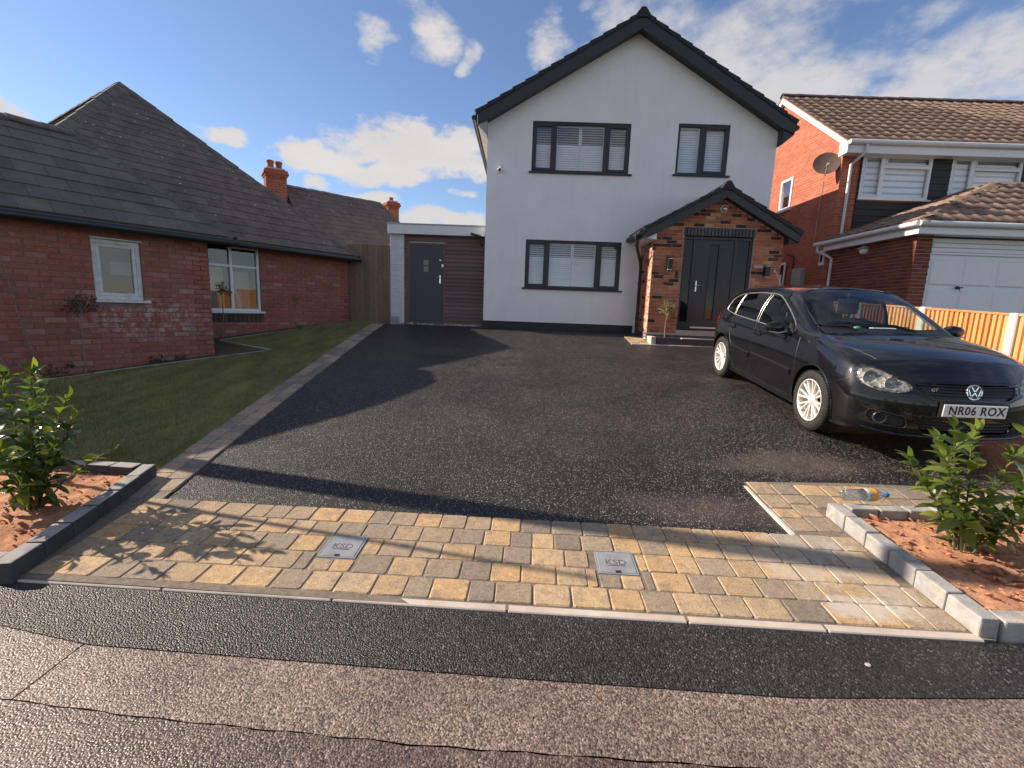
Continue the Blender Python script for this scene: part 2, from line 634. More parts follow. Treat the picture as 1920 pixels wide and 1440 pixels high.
M_render = rough_mat('white_render', (0.79, 0.78, 0.765), (0.86, 0.85, 0.835), 1.6, 0.9, 0.6, 70.0, 0.004, extra=render_wear)
M_anth = plain('anthracite_frame', (0.022, 0.024, 0.028), 0.38, var=0.08)
M_anthdoor = plain('anthracite_door', (0.026, 0.029, 0.035), 0.45, var=0.06, bump=0.1, bscale=300)
M_anthtile = rough_mat('anthracite_roof_tile', (0.020, 0.021, 0.025), (0.036, 0.036, 0.042), 5.0, 0.62, 0.3, 120.0)
M_barge = plain('dark_fascia_board', (0.024, 0.025, 0.029), 0.45, var=0.08)
M_soffit = plain('grey_soffit', (0.35, 0.33, 0.32), 0.6)
M_white = plain('white_upvc', (0.74, 0.75, 0.76), 0.35, var=0.04)
M_whitewood = rough_mat('peeling_white_paint', (0.50, 0.50, 0.50), (0.78, 0.78, 0.78), 9.0, 0.7, 0.4, 60.0)
M_slat = plain('white_shutter_slat', (0.80, 0.81, 0.83), 0.45, var=0.04)
M_chrome = plain('chrome', (0.62, 0.62, 0.64), 0.12, metal=1.0, var=0.03)
M_steel = plain('brushed_steel', (0.55, 0.55, 0.56), 0.3, metal=1.0, var=0.06)
M_black = plain('black_plastic', (0.012, 0.012, 0.013), 0.42, var=0.1)
M_dark = plain('dark_interior', (0.035, 0.035, 0.038), 0.9, var=0.2)
M_room = plain('room_shadow', (0.10, 0.10, 0.105), 0.95, var=0.2)
M_glass = glass_mat('window_glass', (0.92, 0.95, 0.97), 2.6)
M_glassdark = glass_mat('dark_door_glass', (0.22, 0.23, 0.24), 0.8)
M_mortar = rough_mat('mortar', (0.36, 0.32, 0.29), (0.50, 0.45, 0.41), 12.0, 0.95, 0.5, 120.0)
M_mortar_d = rough_mat('dark_mortar', (0.17, 0.135, 0.12), (0.26, 0.21, 0.19), 9.0, 0.95, 0.5, 120.0)
M_plinth = plain('black_plinth_paint', (0.022, 0.022, 0.025), 0.6)
M_conc = rough_mat('concrete', (0.33, 0.31, 0.29), (0.48, 0.46, 0.43), 6.0, 0.92, 0.5, 140.0)
M_brick_bung = brick_mat('bungalow_brick', [(0.0, (0.31, 0.112, 0.078)), (0.35, (0.37, 0.132, 0.092)), (0.7, (0.41, 0.155, 0.108)), (0.9, (0.34, 0.145, 0.105)), (1.0, (0.45, 0.25, 0.19))],
                         light=0.35, stain=((-5.75, 7.25, 1.2), (0.75, 1.2, 0.42), (0.52, 0.44, 0.42)))
M_brick_porch = brick_mat('reclaimed_brick', [(0.0, (0.045, 0.030, 0.027)), (0.10, (0.10, 0.045, 0.033)), (0.16, (0.40, 0.135, 0.062)), (0.45, (0.50, 0.170, 0.078)),
                          (0.7, (0.54, 0.215, 0.108)), (0.86, (0.36, 0.135, 0.08)), (0.93, (0.58, 0.34, 0.21)), (1.0, (0.10, 0.05, 0.04))], light=0.25, grime=0.35)
M_brick_right = brick_mat('neighbour_brick', [(0.0, (0.17, 0.045, 0.032)), (0.4, (0.24, 0.062, 0.040)), (0.8, (0.29, 0.080, 0.052)), (1.0, (0.20, 0.07, 0.05))], light=0.1)
M_brick_chim = brick_mat('chimney_brick', [(0, (0.30, 0.085, 0.045)), (1, (0.40, 0.13, 0.07))])
M_soldier = brick_mat('blue_engineering_brick', [(0, (0.075, 0.076, 0.090)), (1, (0.12, 0.115, 0.13))], rough=0.55)
M_brick_white = brick_mat('white_painted_brick', [(0, (0.66, 0.68, 0.71)), (1, (0.76, 0.77, 0.79))], rough=0.7, grime=0.12)


def lichen(sc, thr, amt=0.8, col=(0.42, 0.42, 0.38)):
    def fn(t, pos, c, geo):
        r = rand_piece(t, geo)
        sc_ = t.node('ShaderNodeVectorMath', operation='SCALE')
        t.put(sc_.inputs[0], c)
        t.put(sc_.inputs[3], t.mapr(r, 0, 1, 0.88, 1.12))
        c = sc_.outputs[0]
        v = t.voro(t.vmul(pos, (1, 1, 1.6)), sc)
        sp = t.math('ADD', v.outputs['Distance'], t.math('MULTIPLY', t.noise(pos, sc * 6, 3.0), 0.25))
        cr, cg, cb = t.sep(v.outputs['Color'])
        k = t.math('MULTIPLY', t.mapr(sp, 0.30, 0.22), t.math('GREATER_THAN', cr, thr))
        area = t.mapr(t.noise(pos, 0.9, 2.0), 0.42, 0.58)
        return t.mix(t.math('MULTIPLY', t.math('MULTIPLY', k, area), amt), c, col)
    return fn


M_slate = rough_mat('old_slate_tile', (0.105, 0.083, 0.073), (0.160, 0.129, 0.114), 4.0, 0.82, 0.5, 90.0, extra=lichen(7.0, 0.45, 1.0, (0.55, 0.55, 0.50)))
M_slate_lo = rough_mat('grey_flat_tile', (0.105, 0.089, 0.078), (0.152, 0.130, 0.114), 3.0, 0.74, 0.4, 90.0, extra=lichen(9.0, 0.70, 0.5))
M_ridge = rough_mat('ridge_tile', (0.10, 0.087, 0.08), (0.16, 0.14, 0.13), 6.0, 0.88, 0.5, 60.0, extra=lichen(14.0, 0.6))
M_rooftile = rough_mat('brown_pantile', (0.14, 0.094, 0.072), (0.30, 0.205, 0.155), 5.0, 0.85, 0.5, 90.0, extra=lichen(22.0, 0.8, 0.4, (0.30, 0.27, 0.24)))
M_gutterb = plain('black_gutter', (0.016, 0.016, 0.018), 0.4)
M_hung = plain('dark_cladding', (0.022, 0.018, 0.017), 0.6)
M_clad = wood_mat('brown_cladding', [(0, (0.150, 0.095, 0.088)), (0.5, (0.180, 0.115, 0.106)), (1, (0.21, 0.135, 0.124))], 'x', 5.0, 0.62, False)
M_gate = wood_mat('brown_gate_board', [(0, (0.22, 0.152, 0.112)), (0.5, (0.26, 0.180, 0.134)), (1, (0.29, 0.205, 0.155))], 'z', 3.0, 0.8)
M_fence = wood_mat('fresh_fence_board', [(0, (0.60, 0.26, 0.085)), (0.4, (0.70, 0.34, 0.12)), (0.8, (0.76, 0.42, 0.17)), (1, (0.66, 0.29, 0.10))], 'z', 3.0, 0.72)
# ------------------------------------------------------------------ ground, road and drive
M_drive = tarmac_mat('drive_tarmac', (0.0078, 0.0064, 0.0062), (0.027, 0.0228, 0.0215), (0.44, 0.38, 0.35), 0.09, 150.0, 0.46, 0.0042, spec=0.38, bstr=0.75, dust=True)
M_newstrip = tarmac_mat('new_footway_tarmac', (0.008, 0.0068, 0.0064), (0.040, 0.0345, 0.032), (0.17, 0.145, 0.13), 0.08, 120.0, 0.48, 0.0048, bstr=.9)
M_oldpath = tarmac_mat('worn_footway', (0.065, 0.046, 0.038), (0.24, 0.178, 0.145), (0.37, 0.285, 0.235), 0.22, 130.0, 0.47, 0.0032, bstr=.75, rvar=.08, patch=.35)
M_road = tarmac_mat('reddish_footway', (0.042, 0.028, 0.024), (0.15, 0.106, 0.090), (0.28, 0.21, 0.18), 0.14, 130.0, 0.45, 0.0032, bstr=.75, patch=.35)
M_asph = tarmac_mat('carriageway', (0.03, 0.03, 0.03), (0.08, 0.078, 0.075), (0.22, 0.2, 0.19), 0.1, 60.0, 0.7, 0.004)
M_jointdirt = plain('joint_dirt', (0.022, 0.018, 0.016), 0.95)
M_bed = rough_mat('paver_jointing_sand', (0.13, 0.105, 0.082), (0.24, 0.195, 0.155), 30.0, 0.95, 0.4, 200.0)
M_earth = rough_mat('rough_turf', (0.035, 0.040, 0.018), (0.07, 0.075, 0.03), 2.0, 0.95, 0.5, 30.0)


def lawn_tint(t, pos, c, geo):
    px, py, pz = t.sep(pos)
    n = t.noise(t.vmul(pos, (1.6, 0.5, 1)), 2.2, 5.0, 0.65)
    c = t.mix(t.mapr(n, 0.35, 0.65, 0, 0.85), c, t.mix(1.0, c, (0.52, 0.58, 0.48), 'MULTIPLY'))
    return t.mix(t.mapr(t.noise(pos, 7.0, 4.0, 0.7), 0.52, 0.72, 0, 0.5), c, (0.24, 0.20, 0.10))


M_lawn = rough_mat('lawn_sward', (0.24, 0.21, 0.09), (0.34, 0.30, 0.14), 45.0, 0.95, 0.8, 180.0, 0.012, extra=lawn_tint)
M_blade = rough_mat('grass_blade', (0.27, 0.245, 0.095), (0.40, 0.365, 0.155), 9.0, 0.8, 0.0, 50.0, extra=lawn_tint)


def soil_tint(t, pos, c, geo):
    f = t.noise(pos, 75.0, 4.0, 0.75)
    c = t.mix(t.mapr(f, 0.52, 0.70, 0, 0.65), c, (0.20, 0.085, 0.05))
    c = t.mix(t.mapr(f, 0.40, 0.30, 0, 0.5), c, (0.62, 0.40, 0.28))
    n = t.noise(pos, 3.0, 4.0, 0.6)
    return t.mix(t.mapr(n, 0.45, 0.7, 0, 0.6), c, t.mix(1.0, c, (0.58, 0.5, 0.45), 'MULTIPLY'))


M_soil = rough_mat('red_soil', (0.42, 0.195, 0.108), (0.66, 0.345, 0.205), 22.0, 0.97, 0.9, 120.0, 0.01, extra=soil_tint)
M_soildark = rough_mat('dark_bed_soil', (0.075, 0.058, 0.042), (0.14, 0.11, 0.08), 16.0, 0.97, 0.8, 80.0, 0.01)


def sheet(name, rows, mat, dz=0.0, kind='structure', zfun=None, nx=5):
    """rows: list of (y, xl, xr); a strip that follows the terrain"""
    V, F = [], []
    for (y, xl, xr) in rows:
        for i in range(nx):
            x = xl + (xr - xl) * i / (nx - 1)
            yy = y if not isinstance(y, tuple) else y[0] + (y[1] - y[0]) * i / (nx - 1)
            V.append((x, yy, (zfun(x, yy) if zfun else gz(float(yy))) + dz))
    for j in range(len(rows) - 1):
        for i in range(nx - 1):
            a = j * nx + i
            F.append((a, a + 1, a + nx + 1, a + nx))
    o = big_mesh(name, V, F, mat)
    o['kind'] = kind
    return o


def irange(a, b, n):
    return [a + (b - a) * i / n for i in range(n + 1)]


def lerp(x, pts):
    return float(np.interp(x, [p[0] for p in pts], [p[1] for p in pts]))


INNER = [(2.0, -2.44), (3.05, -2.535), (4.42, -2.738), (6.13, -2.955), (8.23, -3.175), (10.6, -3.335), (12.0, -3.40)]   # y -> x, drive side of edging


def edge_in(y):
    return lerp(y, INNER)


def kerb_y(x):
    return 2.165 - 0.029 * x


# broad ground under everything, out to the horizon
ys = [-900, -200, -60, -12, -7.1, 0.0, 2.2] + irange(2.4, 13, 24) + [18, 40, 120, 400, 1500]
sheet('ground', [(y, -1500, 1500) for y in ys], M_earth, dz=-0.10)
# drive surface
sheet('driveway', [(y, edge_in(y) - 0.02, 6.08) for y in irange(2.95, 11.72, 60)], M_drive, zfun=gx, nx=40)
# bed sheet under the pavers
sheet('paver_bed', [((kerb_y(-2.9) + .01 + s, kerb_y(2.4) + .01 + s), -2.9, 2.42) for s in (0, .2, .4, .6, .8, .885)], M_bed, dz=0.0115)
sheet('paver_bed', [(y, edge_in(y) - 0.325, edge_in(y)) for y in irange(2.96, 11.72, 40)], M_bed, dz=0.0118)
sheet('paver_bed', [(y, 1.95, 2.42) for y in irange(3.0, 3.80, 8)], M_bed, dz=0.0121, zfun=gx)
sheet('paver_bed', [(y, 2.42, 5.75) for y in irange(3.30, 3.80, 8)], M_bed, dz=0.0124, zfun=gx, nx=16)
# footway: new tarmac strip, worn slab strip, joint gaps show the dirt below
DARK = [(-6, 2.03), (-2.37, 1.915), (-1.88, 1.822), (0.02, 1.742), (1.19, 1.705), (2.19, 1.757), (6, 1.79)]
JOIN = [(-6, 1.78), (-1.9, 1.527), (-1.34, 1.479), (-.275, 1.42), (.85, 1.394), (6, 1.30)]


def strip_between(name, fa, fb, x0, x1, mat, dz, n=60, wob=0.0):
    V, F = [], []
    for i in range(n + 1):
        x = x0 + (x1 - x0) * i / n
        wa = wob * (RNG.random() - .5)
        ya, yb = fa(x), fb(x) + wa
        for k in range(4):
            V.append((x, ya + (yb - ya) * k / 3, dz))
    for i in range(n):
        for k in range(3):
            a = i * 4 + k
            F.append((a, a + 4, a + 5, a + 1))
    o = big_mesh(name, V, F, mat)
    o['kind'] = 'structure'
    return o


strip_between('footway_base', lambda x: -0.6, lambda x: kerb_y(x) - .004, -40, 40, M_jointdirt, -0.012, 20)
strip_between('new_footway_strip', lambda x: lerp(x, DARK), lambda x: kerb_y(x) - .004, -6, 6.0, M_newstrip, 0.004, 240, 0.0)
o = strip_between('old_footway', lambda x: lerp(x, JOIN) + .0025 + .003 * math.sin(x * 23), lambda x: lerp(x, DARK) + .012, -1.892, 6.0, M_oldpath, -0.001, 300, 0.012)
strip_between('old_footway', lambda x: lerp(x, JOIN) + .0025 + .003 * math.sin(x * 23), lambda x: lerp(x, DARK) + .012, -6.0, -1.900, M_oldpath, -0.001, 160, 0.012)
strip_between('lower_footway', lambda x: -0.60, lambda x: lerp(x, JOIN) - .0025 + .003 * math.sin(x * 23), -6.0, 6.0, M_road, -0.001, 300, 0.006)
strip_between('footway', lambda x: -0.6, lambda x: 2.10, 6.01, 40, M_oldpath, -0.001, 30)
strip_between('footway', lambda x: -0.6, lambda x: 2.10, -40, -6.01, M_oldpath, -0.001, 30)
strip_between('road', lambda x: -7.0, lambda x: -0.72, -300, 300, M_asph, -0.098, 20)
kb = MB()
for i in range(-30, 30):
    kb.box(i * .92, i * .92 + .91, -0.72, -0.605, -.14, .0)
o = kb.build('roadside_kerb', M_conc, None, bevel=0.008)
o['kind'] = 'structure'

# ------------------------------------------------------------------ lawn
WALL_T = rad(32.0)
BU = Vector((math.sin(WALL_T), math.cos(WALL_T), 0))       # along the bungalow's walls, away from the road
BN = Vector((math.cos(WALL_T), -math.sin(WALL_T), 0))      # outward normal
W1C = Vector((-5.304, 7.984, 0))                           # far corner of the front wing
W2C = Vector((-4.386, 11.961, 0))                          # far corner of the main block


def lawn_left(y):
    # edging kerb along the bungalow's beds
    return lerp(y, [(3.5, -7.9), (4.4, -7.35), (5.78, -6.50), (7.77, -5.12), (8.40, -4.52), (8.46, -4.52), (9.05, -5.86), (10.0, -5.30), (11.96, -4.10), (12.1, -4.0)])


rows = [(y, lawn_left(y), edge_in(y) - 0.325) for y in [3.42] + irange(3.6, 8.2, 24) + [8.3, 8.43, 8.46, 8.6, 8.8, 9.05] + irange(9.2, 11.95, 12)]
sheet('lawn', rows, M_lawn, dz=0.012)


def grass(n, name, y0, y1, h0, h1, w):
    y = y0 + (y1 - y0) * RNG.random(n) ** 1.35
    L = np.interp(y, [r[0] for r in rows], [r[1] for r in rows])
    R = np.interp(y, [r[0] for r in rows], [r[2] for r in rows])
    x = L + (R - L) * RNG.random(n)
    ok = x > -8.5
    x, y = x[ok], y[ok]
    n = len(x)
    z = gz(y) + 0.010
    a = RNG.random(n) * 6.283
    h = h0 + (h1 - h0) * RNG.random(n)
    ww = w * (0.6 + 0.8 * RNG.random(n))
    lean = (RNG.random((n, 2)) - .5) * 0.035
    V = np.empty((n, 3, 3))
    V[:, 0] = np.stack([x - np.cos(a) * ww, y - np.sin(a) * ww, z], 1)
    V[:, 1] = np.stack([x + np.cos(a) * ww, y + np.sin(a) * ww, z], 1)
    V[:, 2] = np.stack([x + lean[:, 0], y + lean[:, 1], z + h], 1)
    F = np.arange(n * 3).reshape(n, 3)
    o = big_mesh(name, V.reshape(-1, 3), F, M_blade)
    return tag(o, 'short mown grass blades of the lawn beside the drive', 'grass', kind='stuff')


grass(170000, 'grass', 3.45, 11.9, 0.016, 0.042, 0.0040)
# longer tufts along the edging by the planter
n = 9000
yy = 3.42 + RNG.random(n) ** 1.8 * 7.8
xx = np.array([edge_in(v) for v in yy]) - 0.31 - np.abs(RNG.normal(0, .05, n))
zz = gz(yy)
a = RNG.random(n) * 6.283
V = np.empty((n, 3, 3))
h = .025 + .035 * RNG.random(n)
V[:, 0] = np.stack([xx - np.cos(a) * .003, yy - np.sin(a) * .003, zz], 1)
V[:, 1] = np.stack([xx + np.cos(a) * .003, yy + np.sin(a) * .003, zz], 1)
V[:, 2] = np.stack([xx + (RNG.random(n) - .5) * .04, yy + (RNG.random(n) - .5) * .04, zz + h], 1)
o = big_mesh('grass', V.reshape(-1, 3), np.arange(n * 3).reshape(n, 3), M_blade)
tag(o, 'longer grass tufts at the lawn corner behind the left planter', 'grass', kind='stuff')

# concrete edging of the beds and the dark bed soil
bedpts = [(-8.0, 3.35), (-7.35, 4.4), (-6.5, 5.78), (-5.12, 7.77), (-4.505, 8.42), (-5.875, 9.05), (-5.30, 10.0), (-4.45, 11.4)]
ed = thing('bed_edging', (-5.1, 7.7, gz(7.7)), 'thin weathered concrete edging strip between lawn and bungalow beds', 'edging')
for (x0, y0), (x1, y1) in zip(bedpts[:-1], bedpts[1:]):
    L = math.hypot(x1 - x0, y1 - y0)
    k = max(1, int(round(L / .9)))
    for i in range(k):
        p = Vector((x0 + (x1 - x0) * i / k, y0 + (y1 - y0) * i / k, 0))
        q = Vector((x0 + (x1 - x0) * (i + .985) / k, y0 + (y1 - y0) * (i + .985) / k, 0))
        p.z, q.z = gz(p.y) - .05, gz(q.y) - .05
        nrm = Vector((-(q - p).y, (q - p).x, 0)).normalized() * .045
        MB().obox(p, q - p, nrm, (0, 0, .085 + random.uniform(-.006, .006))).build('edging_strip', M_conc, ed, bevel=.006)
sheet('bed_soil', [(y, xl, xr) for y, xl, xr in [(3.4, -8.4, -7.95), (4.4, -7.9, -7.33), (5.78, -7.0, -6.48), (7.77, -5.7, -5.10), (8.42, -5.9, -4.50), (8.5, -5.9, -4.7), (9.05, -6.3, -5.86), (10, -5.8, -5.28), (11.96, -4.9, -4.08)]],
      M_soildark, dz=0.018)

# ------------------------------------------------------------------ block paving
PAV_STOPS = [(0.0, (0.25, 0.20, 0.155)), (0.16, (0.35, 0.275, 0.20)), (0.36, (0.46, 0.335, 0.205)), (0.56, (0.60, 0.385, 0.19)), (0.76, (0.57, 0.41, 0.245)), (0.88, (0.28, 0.23, 0.185)), (1.0, (0.46, 0.355, 0.24))]


def pav_mat(name, stops, eff=False):
    m, t, b, pos, geo, out = material(name)
    r = rand_piece(t, geo)
    c = t.ramp(r, stops)
    big = t.noise(pos, 9.0, 4.0, 0.6)
    c = t.mix(t.mapr(big, 0.48, 0.68, 0, 0.60), c, (0.27, 0.222, 0.18))
    fine = t.noise(pos, 120.0, 5.0, 0.75)
    c = t.mix(t.mapr(t.noise(pos, 27.0, 4.0, 0.65), 0.42, 0.72, 0, 0.65), c, t.mix(1.0, c, (0.58, 0.55, 0.53), 'MULTIPLY'))
    c = t.mix(t.mapr(fine, 0.50, 0.64, 0, 0.85), c, t.mix(1.0, c, (0.33, 0.31, 0.29), 'MULTIPLY'))
    c = t.mix(t.mapr(fine, 0.42, 0.30, 0, 0.35), c, (0.62, 0.52, 0.40))
    # cement haze and dried spills near the right-hand planter
    px, py, pz = t.sep(pos)
    for cx, cy, sx, sy, amt in ((1.90, 2.30, .22, .10, .75), (1.78, 2.62, .26, .13, .45), (1.55, 2.78, .22, .09, .30), (1.95, 2.9, .3, .2, .3), (2.15, 2.6, .15, .4, .35)):
        k = t.math('ADD', t.math('POWER', t.math('DIVIDE', t.math('SUBTRACT', px, cx), sx), 2.0), t.math('POWER', t.math('DIVIDE', t.math('SUBTRACT', py, cy), sy), 2.0))
        k = t.math('ADD', k, t.math('MULTIPLY', t.math('SUBTRACT', t.noise(pos, 16.0, 8.0, 0.75), 0.5), 5.0))
        c = t.mix(t.mapr(k, 1.3, 0.4, 0, amt), c, (0.54, 0.49, 0.43))
    t.put(b.inputs['Base Color'], c)
    b.inputs['Roughness'].default_value = 0.86
    b.inputs['Specular IOR Level'].default_value = 0.3
    t.put(b.inputs['Normal'], t.bump(t.math('ADD', t.noise(pos, 190.0, 4.0, 0.7), t.math('MULTIPLY', t.noise(pos, 20.0, 3.0), 0.8)), 0.7, 0.005))
    return m


M_pav = pav_mat('tumbled_paver', PAV_STOPS)
M_pavgrey = pav_mat('grey_edging_paver', [(0.0, (0.22, 0.195, 0.175)), (0.35, (0.32, 0.265, 0.22)), (0.6, (0.44, 0.335, 0.24)), (0.85, (0.50, 0.38, 0.26)), (1.0, (0.28, 0.245, 0.215))])


def tumbled_mesh(name, seed, sx, sy, ch=.0065, h=.06):
    """a tumbled block, worn rounded corners, top at z = 0"""
    rr = random.Random(seed)
    def ring(ins, z, cut, j):
        pts = []
        X, Y = sx / 2 - ins, sy / 2 - ins
        c = cut
        for px, py in ((-X + c, -Y), (X - c, -Y), (X, -Y + c), (X, Y - c), (X - c, Y), (-X + c, Y), (-X, Y - c), (-X, -Y + c)):
            pts.append((px + rr.uniform(-j, j), py + rr.uniform(-j, j), z + rr.uniform(-j, j) * .35))
        return pts
    r0 = ring(.0005, -h, .008, .0)
    r1 = ring(.0, -ch, .009, .0020)
    r2 = ring(ch * .9, 0, .009, .0020)
    vs = r0 + r1 + r2
    fs = [tuple(16 + i for i in range(8))]
    for k in range(2):
        for i in range(8):
            j = (i + 1) % 8
            fs.append((k * 8 + i, k * 8 + j, k * 8 + 8 + j, k * 8 + 8 + i))
    me = bpy.data.meshes.new(name)
    me.from_pydata(vs, [], fs)
    me.update()
    return me


PMESH = {}


def paver(parent, x, y, sx, sy, rot, mat, zoff=0.0):
    key = (round(sx, 2), round(sy, 2), random.randrange(4), mat.name)
    if key not in PMESH:
        me = tumbled_mesh('paver', hash(key[:3]) % 9999, 1.0 * round(sx, 2), 1.0 * round(sy, 2))
        me.materials.append(mat)
        PMESH[key] = me
    slope = (gx(x, y + .05) - gx(x, y - .05)) / .1
    q = Quaternion((0, 0, 1), rot) @ Quaternion((1, 0, 0), math.atan(slope) + random.uniform(-.006, .006)) @ Quaternion((0, 1, 0), random.uniform(-.006, .006))
    return inst('paver', PMESH[key], parent, (x, y, gx(x, y) + .017 + zoff + random.uniform(-.0015, .0015)), q)


paving = thing('block_paving', (0, 2.6, gz(2.6)), 'band of buff and grey tumbled block pavers with a two-course border round the drive', 'paving')
HOLES = [(-1.165, -0.925, 2.545, 2.79), (0.510, 0.760, 2.505, 2.735)]
pr = random.Random(5)
for r_ in range(5):
    x = -2.86 + pr.uniform(0, .06)
    while x < 2.33:
        w = pr.choice((.208, .208, .173, .173, .14))
        if x + w > 2.335:
            w = 2.335 - x
            if w < .06:
                break
        xc = x + w / 2
        yc = kerb_y(xc) + .055 + .0865 + r_ * .1725
        lim = -2.655 - .16 * (yc - 2.28)                       # face of the left planter
        skip = xc - w / 2 < lim - .02
        cut = None
        for hx0, hx1, hy0, hy1 in HOLES:
            if yc + .05 > hy0 and yc - .05 < hy1 and x + w > hx0 and x < hx1:
                cut = (hx0, hx1)
        if cut and not skip:
            skip = True
            if x < cut[0] - .05:
                paver(paving, (x + cut[0] - .012) / 2, yc, cut[0] - .012 - x, .168, -.029, M_pav)
            if x + w > cut[1] + .05:
                paver(paving, (x + w + cut[1] + .012) / 2, yc, x + w - cut[1] - .012, .168, -.029, M_pav)
        if not skip:
            paver(paving, xc, yc, w - .005, .168, -.029, M_pav)
        x += w
    for hx0, hx1, hy0, hy1 in HOLES:
        hx = (hx0 + hx1) / 2
        yr = kerb_y(hx) + .055 + .0865 + r_ * .1725
        if yr + .05 > hy0 and yr - .05 < hy1:               # slips cut to fit round the cover
            for ya, yb in ((yr - .085, hy0 - .008), (hy1 + .008, yr + .085)):
                if yb - ya > .025 and yb - ya < .16:
                    for k in (0, 1):
                        paver(paving, hx0 + (hx1 - hx0) * (.25 + .5 * k), (ya + yb) / 2, (hx1 - hx0) / 2 - .004, round(yb - ya, 2), -.029, M_pav)
# two-course border up the left side of the drive
y = 3.05
while y < 11.62:
    Ly = .205
    for c_, off in enumerate((-.078, -.240)):
        yc = y + Ly / 2 + (0.09 if c_ else 0)
        sl = (edge_in(yc + .1) - edge_in(yc - .1)) / .2
        if yc > 11.66:
            continue
        paver(paving, edge_in(yc) + off, yc, .156, Ly - .006, -math.atan(sl), M_pavgrey)
    y += Ly
# return beside and behind the right-hand planter
for c_, xc in enumerate((2.055, 2.235)):
    y = 3.07
    while y < 3.72:
        Ly = (.173, .208, .173, .14)[int(y * 17 + c_) % 4]
        paver(paving, xc, y + Ly / 2, .172, Ly - .006, 0, M_pav)
        y += Ly
x = 2.335
while x < 5.5:
    w = pr.choice((.208, .208, .173))
    for yc in (3.49, 3.665):
        paver(paving, x + w / 2, yc, w - .006, .168, 0, M_pav)
    x += w
for i in range(2):
    for j in range(5):
        paver(paving, 2.57 + i * .2, 10.32 + j * .17, .195, .163, 0, M_pav)
cem = MB()
for (x0, x1, y0, y1) in ((1.925, 1.968, 3.02, 3.76),):
    cem.obox((x0, y0, gz(y0) - .02), (x1 - x0, 0, 0), (0, y1 - y0, gz(y1) - gz(y0)), (0, 0, .032))
o = cem.build('cement_haunching', rough_mat('pale_cement', (0.50, 0.46, 0.41), (0.62, 0.58, 0.52), 14.0, 0.95, 0.5, 150.0), None, bevel=.008)
o['kind'] = 'structure'

# concrete edging along the footway
ke = thing('edging_kerb', (0, 2.16, 0), 'pale flush concrete edging between the paving and the dark footway', 'kerb')
M_kerb = rough_mat('pale_edging_concrete', (0.42, 0.35, 0.29), (0.60, 0.52, 0.45), 4.0, 0.9, 0.4, 150.0)
for x0, x1 in ((-2.70, -1.85), (-1.845, -.93), (-.925, -.01), (-.005, .91), (.915, 1.60), (1.605, 2.36)):
    p, q = Vector((x0, kerb_y(x0), -.06)), Vector((x1 - .004, kerb_y(x1), -.06))
    MB().obox(p, q - p, (.0, .050, .004), (0, 0, .073 + random.uniform(-.002, .002))).build('edging_piece', M_kerb, ke, bevel=.005)

# ------------------------------------------------------------------ planters
M_kblock = rough_mat('grey_kerb_block', (0.24, 0.23, 0.222), (0.42, 0.405, 0.39), 9.0, 0.9, 1.0, 75.0,
                     extra=lambda t, pos, c, geo: t.mix(t.mapr(t.noise(pos, 5.0, 5.0, 0.65), 0.5, 0.62, 0, 0.6), c, (0.50, 0.43, 0.36)))


M_kblockl = M_kblock
def lit_top(t, pos, c, geo):  # sunlit tops painted in: paler colour on faces that point up
    nx_, ny_, nz_ = t.sep(geo.outputs['Normal'])
    k = t.math('MULTIPLY', t.mapr(nz_, 0.55, 0.9), t.mapr(t.noise(pos, 9.0, 5.0, 0.7), 0.3, 0.5, 0.55, 1.0))
    return t.mix(k, c, (0.33, 0.315, 0.30))


M_kblockd = rough_mat('shaded_kerb_block', (0.045, 0.044, 0.045), (0.080, 0.078, 0.077), 7.0, 0.9, 0.6, 130.0, extra=lit_top)  # shade on the block sides painted in as a near-black base


def block_line(parent, a, b, w, h, L=.205, side=1, skip0=0.0):
    a, b = Vector((*a, 0)), Vector((*b, 0))
    d = b - a
    n_ = max(1, int(round(d.length / L)))
    u = d.normalized()
    nn = Vector((-u.y, u.x, 0)) * side * w
    for i in range(n_):
        p = a + d * (i / n_) + u * .003
        e = a + d * ((i + 1) / n_) - u * .003
        z0 = min(gz(p.y), gz(e.y)) - .08
        jit = random.uniform(-.004, .004)
        zt0, zt1 = gx(p.x, p.y) + h + jit, gx(e.x, e.y) + h + jit
        m = MB()
        P = [p, e, e + nn, p + nn]
        zt = [zt0, zt1, zt1, zt0]
        sh = nn.normalized() * random.uniform(-.004, .004)
        J = lambda: random.uniform(-.004, .004)
        vs = [(q.x + sh.x, q.y + sh.y, z0) for q in P] + [(q.x + sh.x + J(), q.y + sh.y + J(), z + J() * .7) for q, z in zip(P, zt)]
        m.add(vs, [(0, 3, 2, 1), (4, 5, 6, 7), (0, 1, 5, 4), (1, 2, 6, 5), (2, 3, 7, 6), (3, 0, 4, 7)])
        m.build('block', M_kblock, parent, bevel=.009, segs=2)


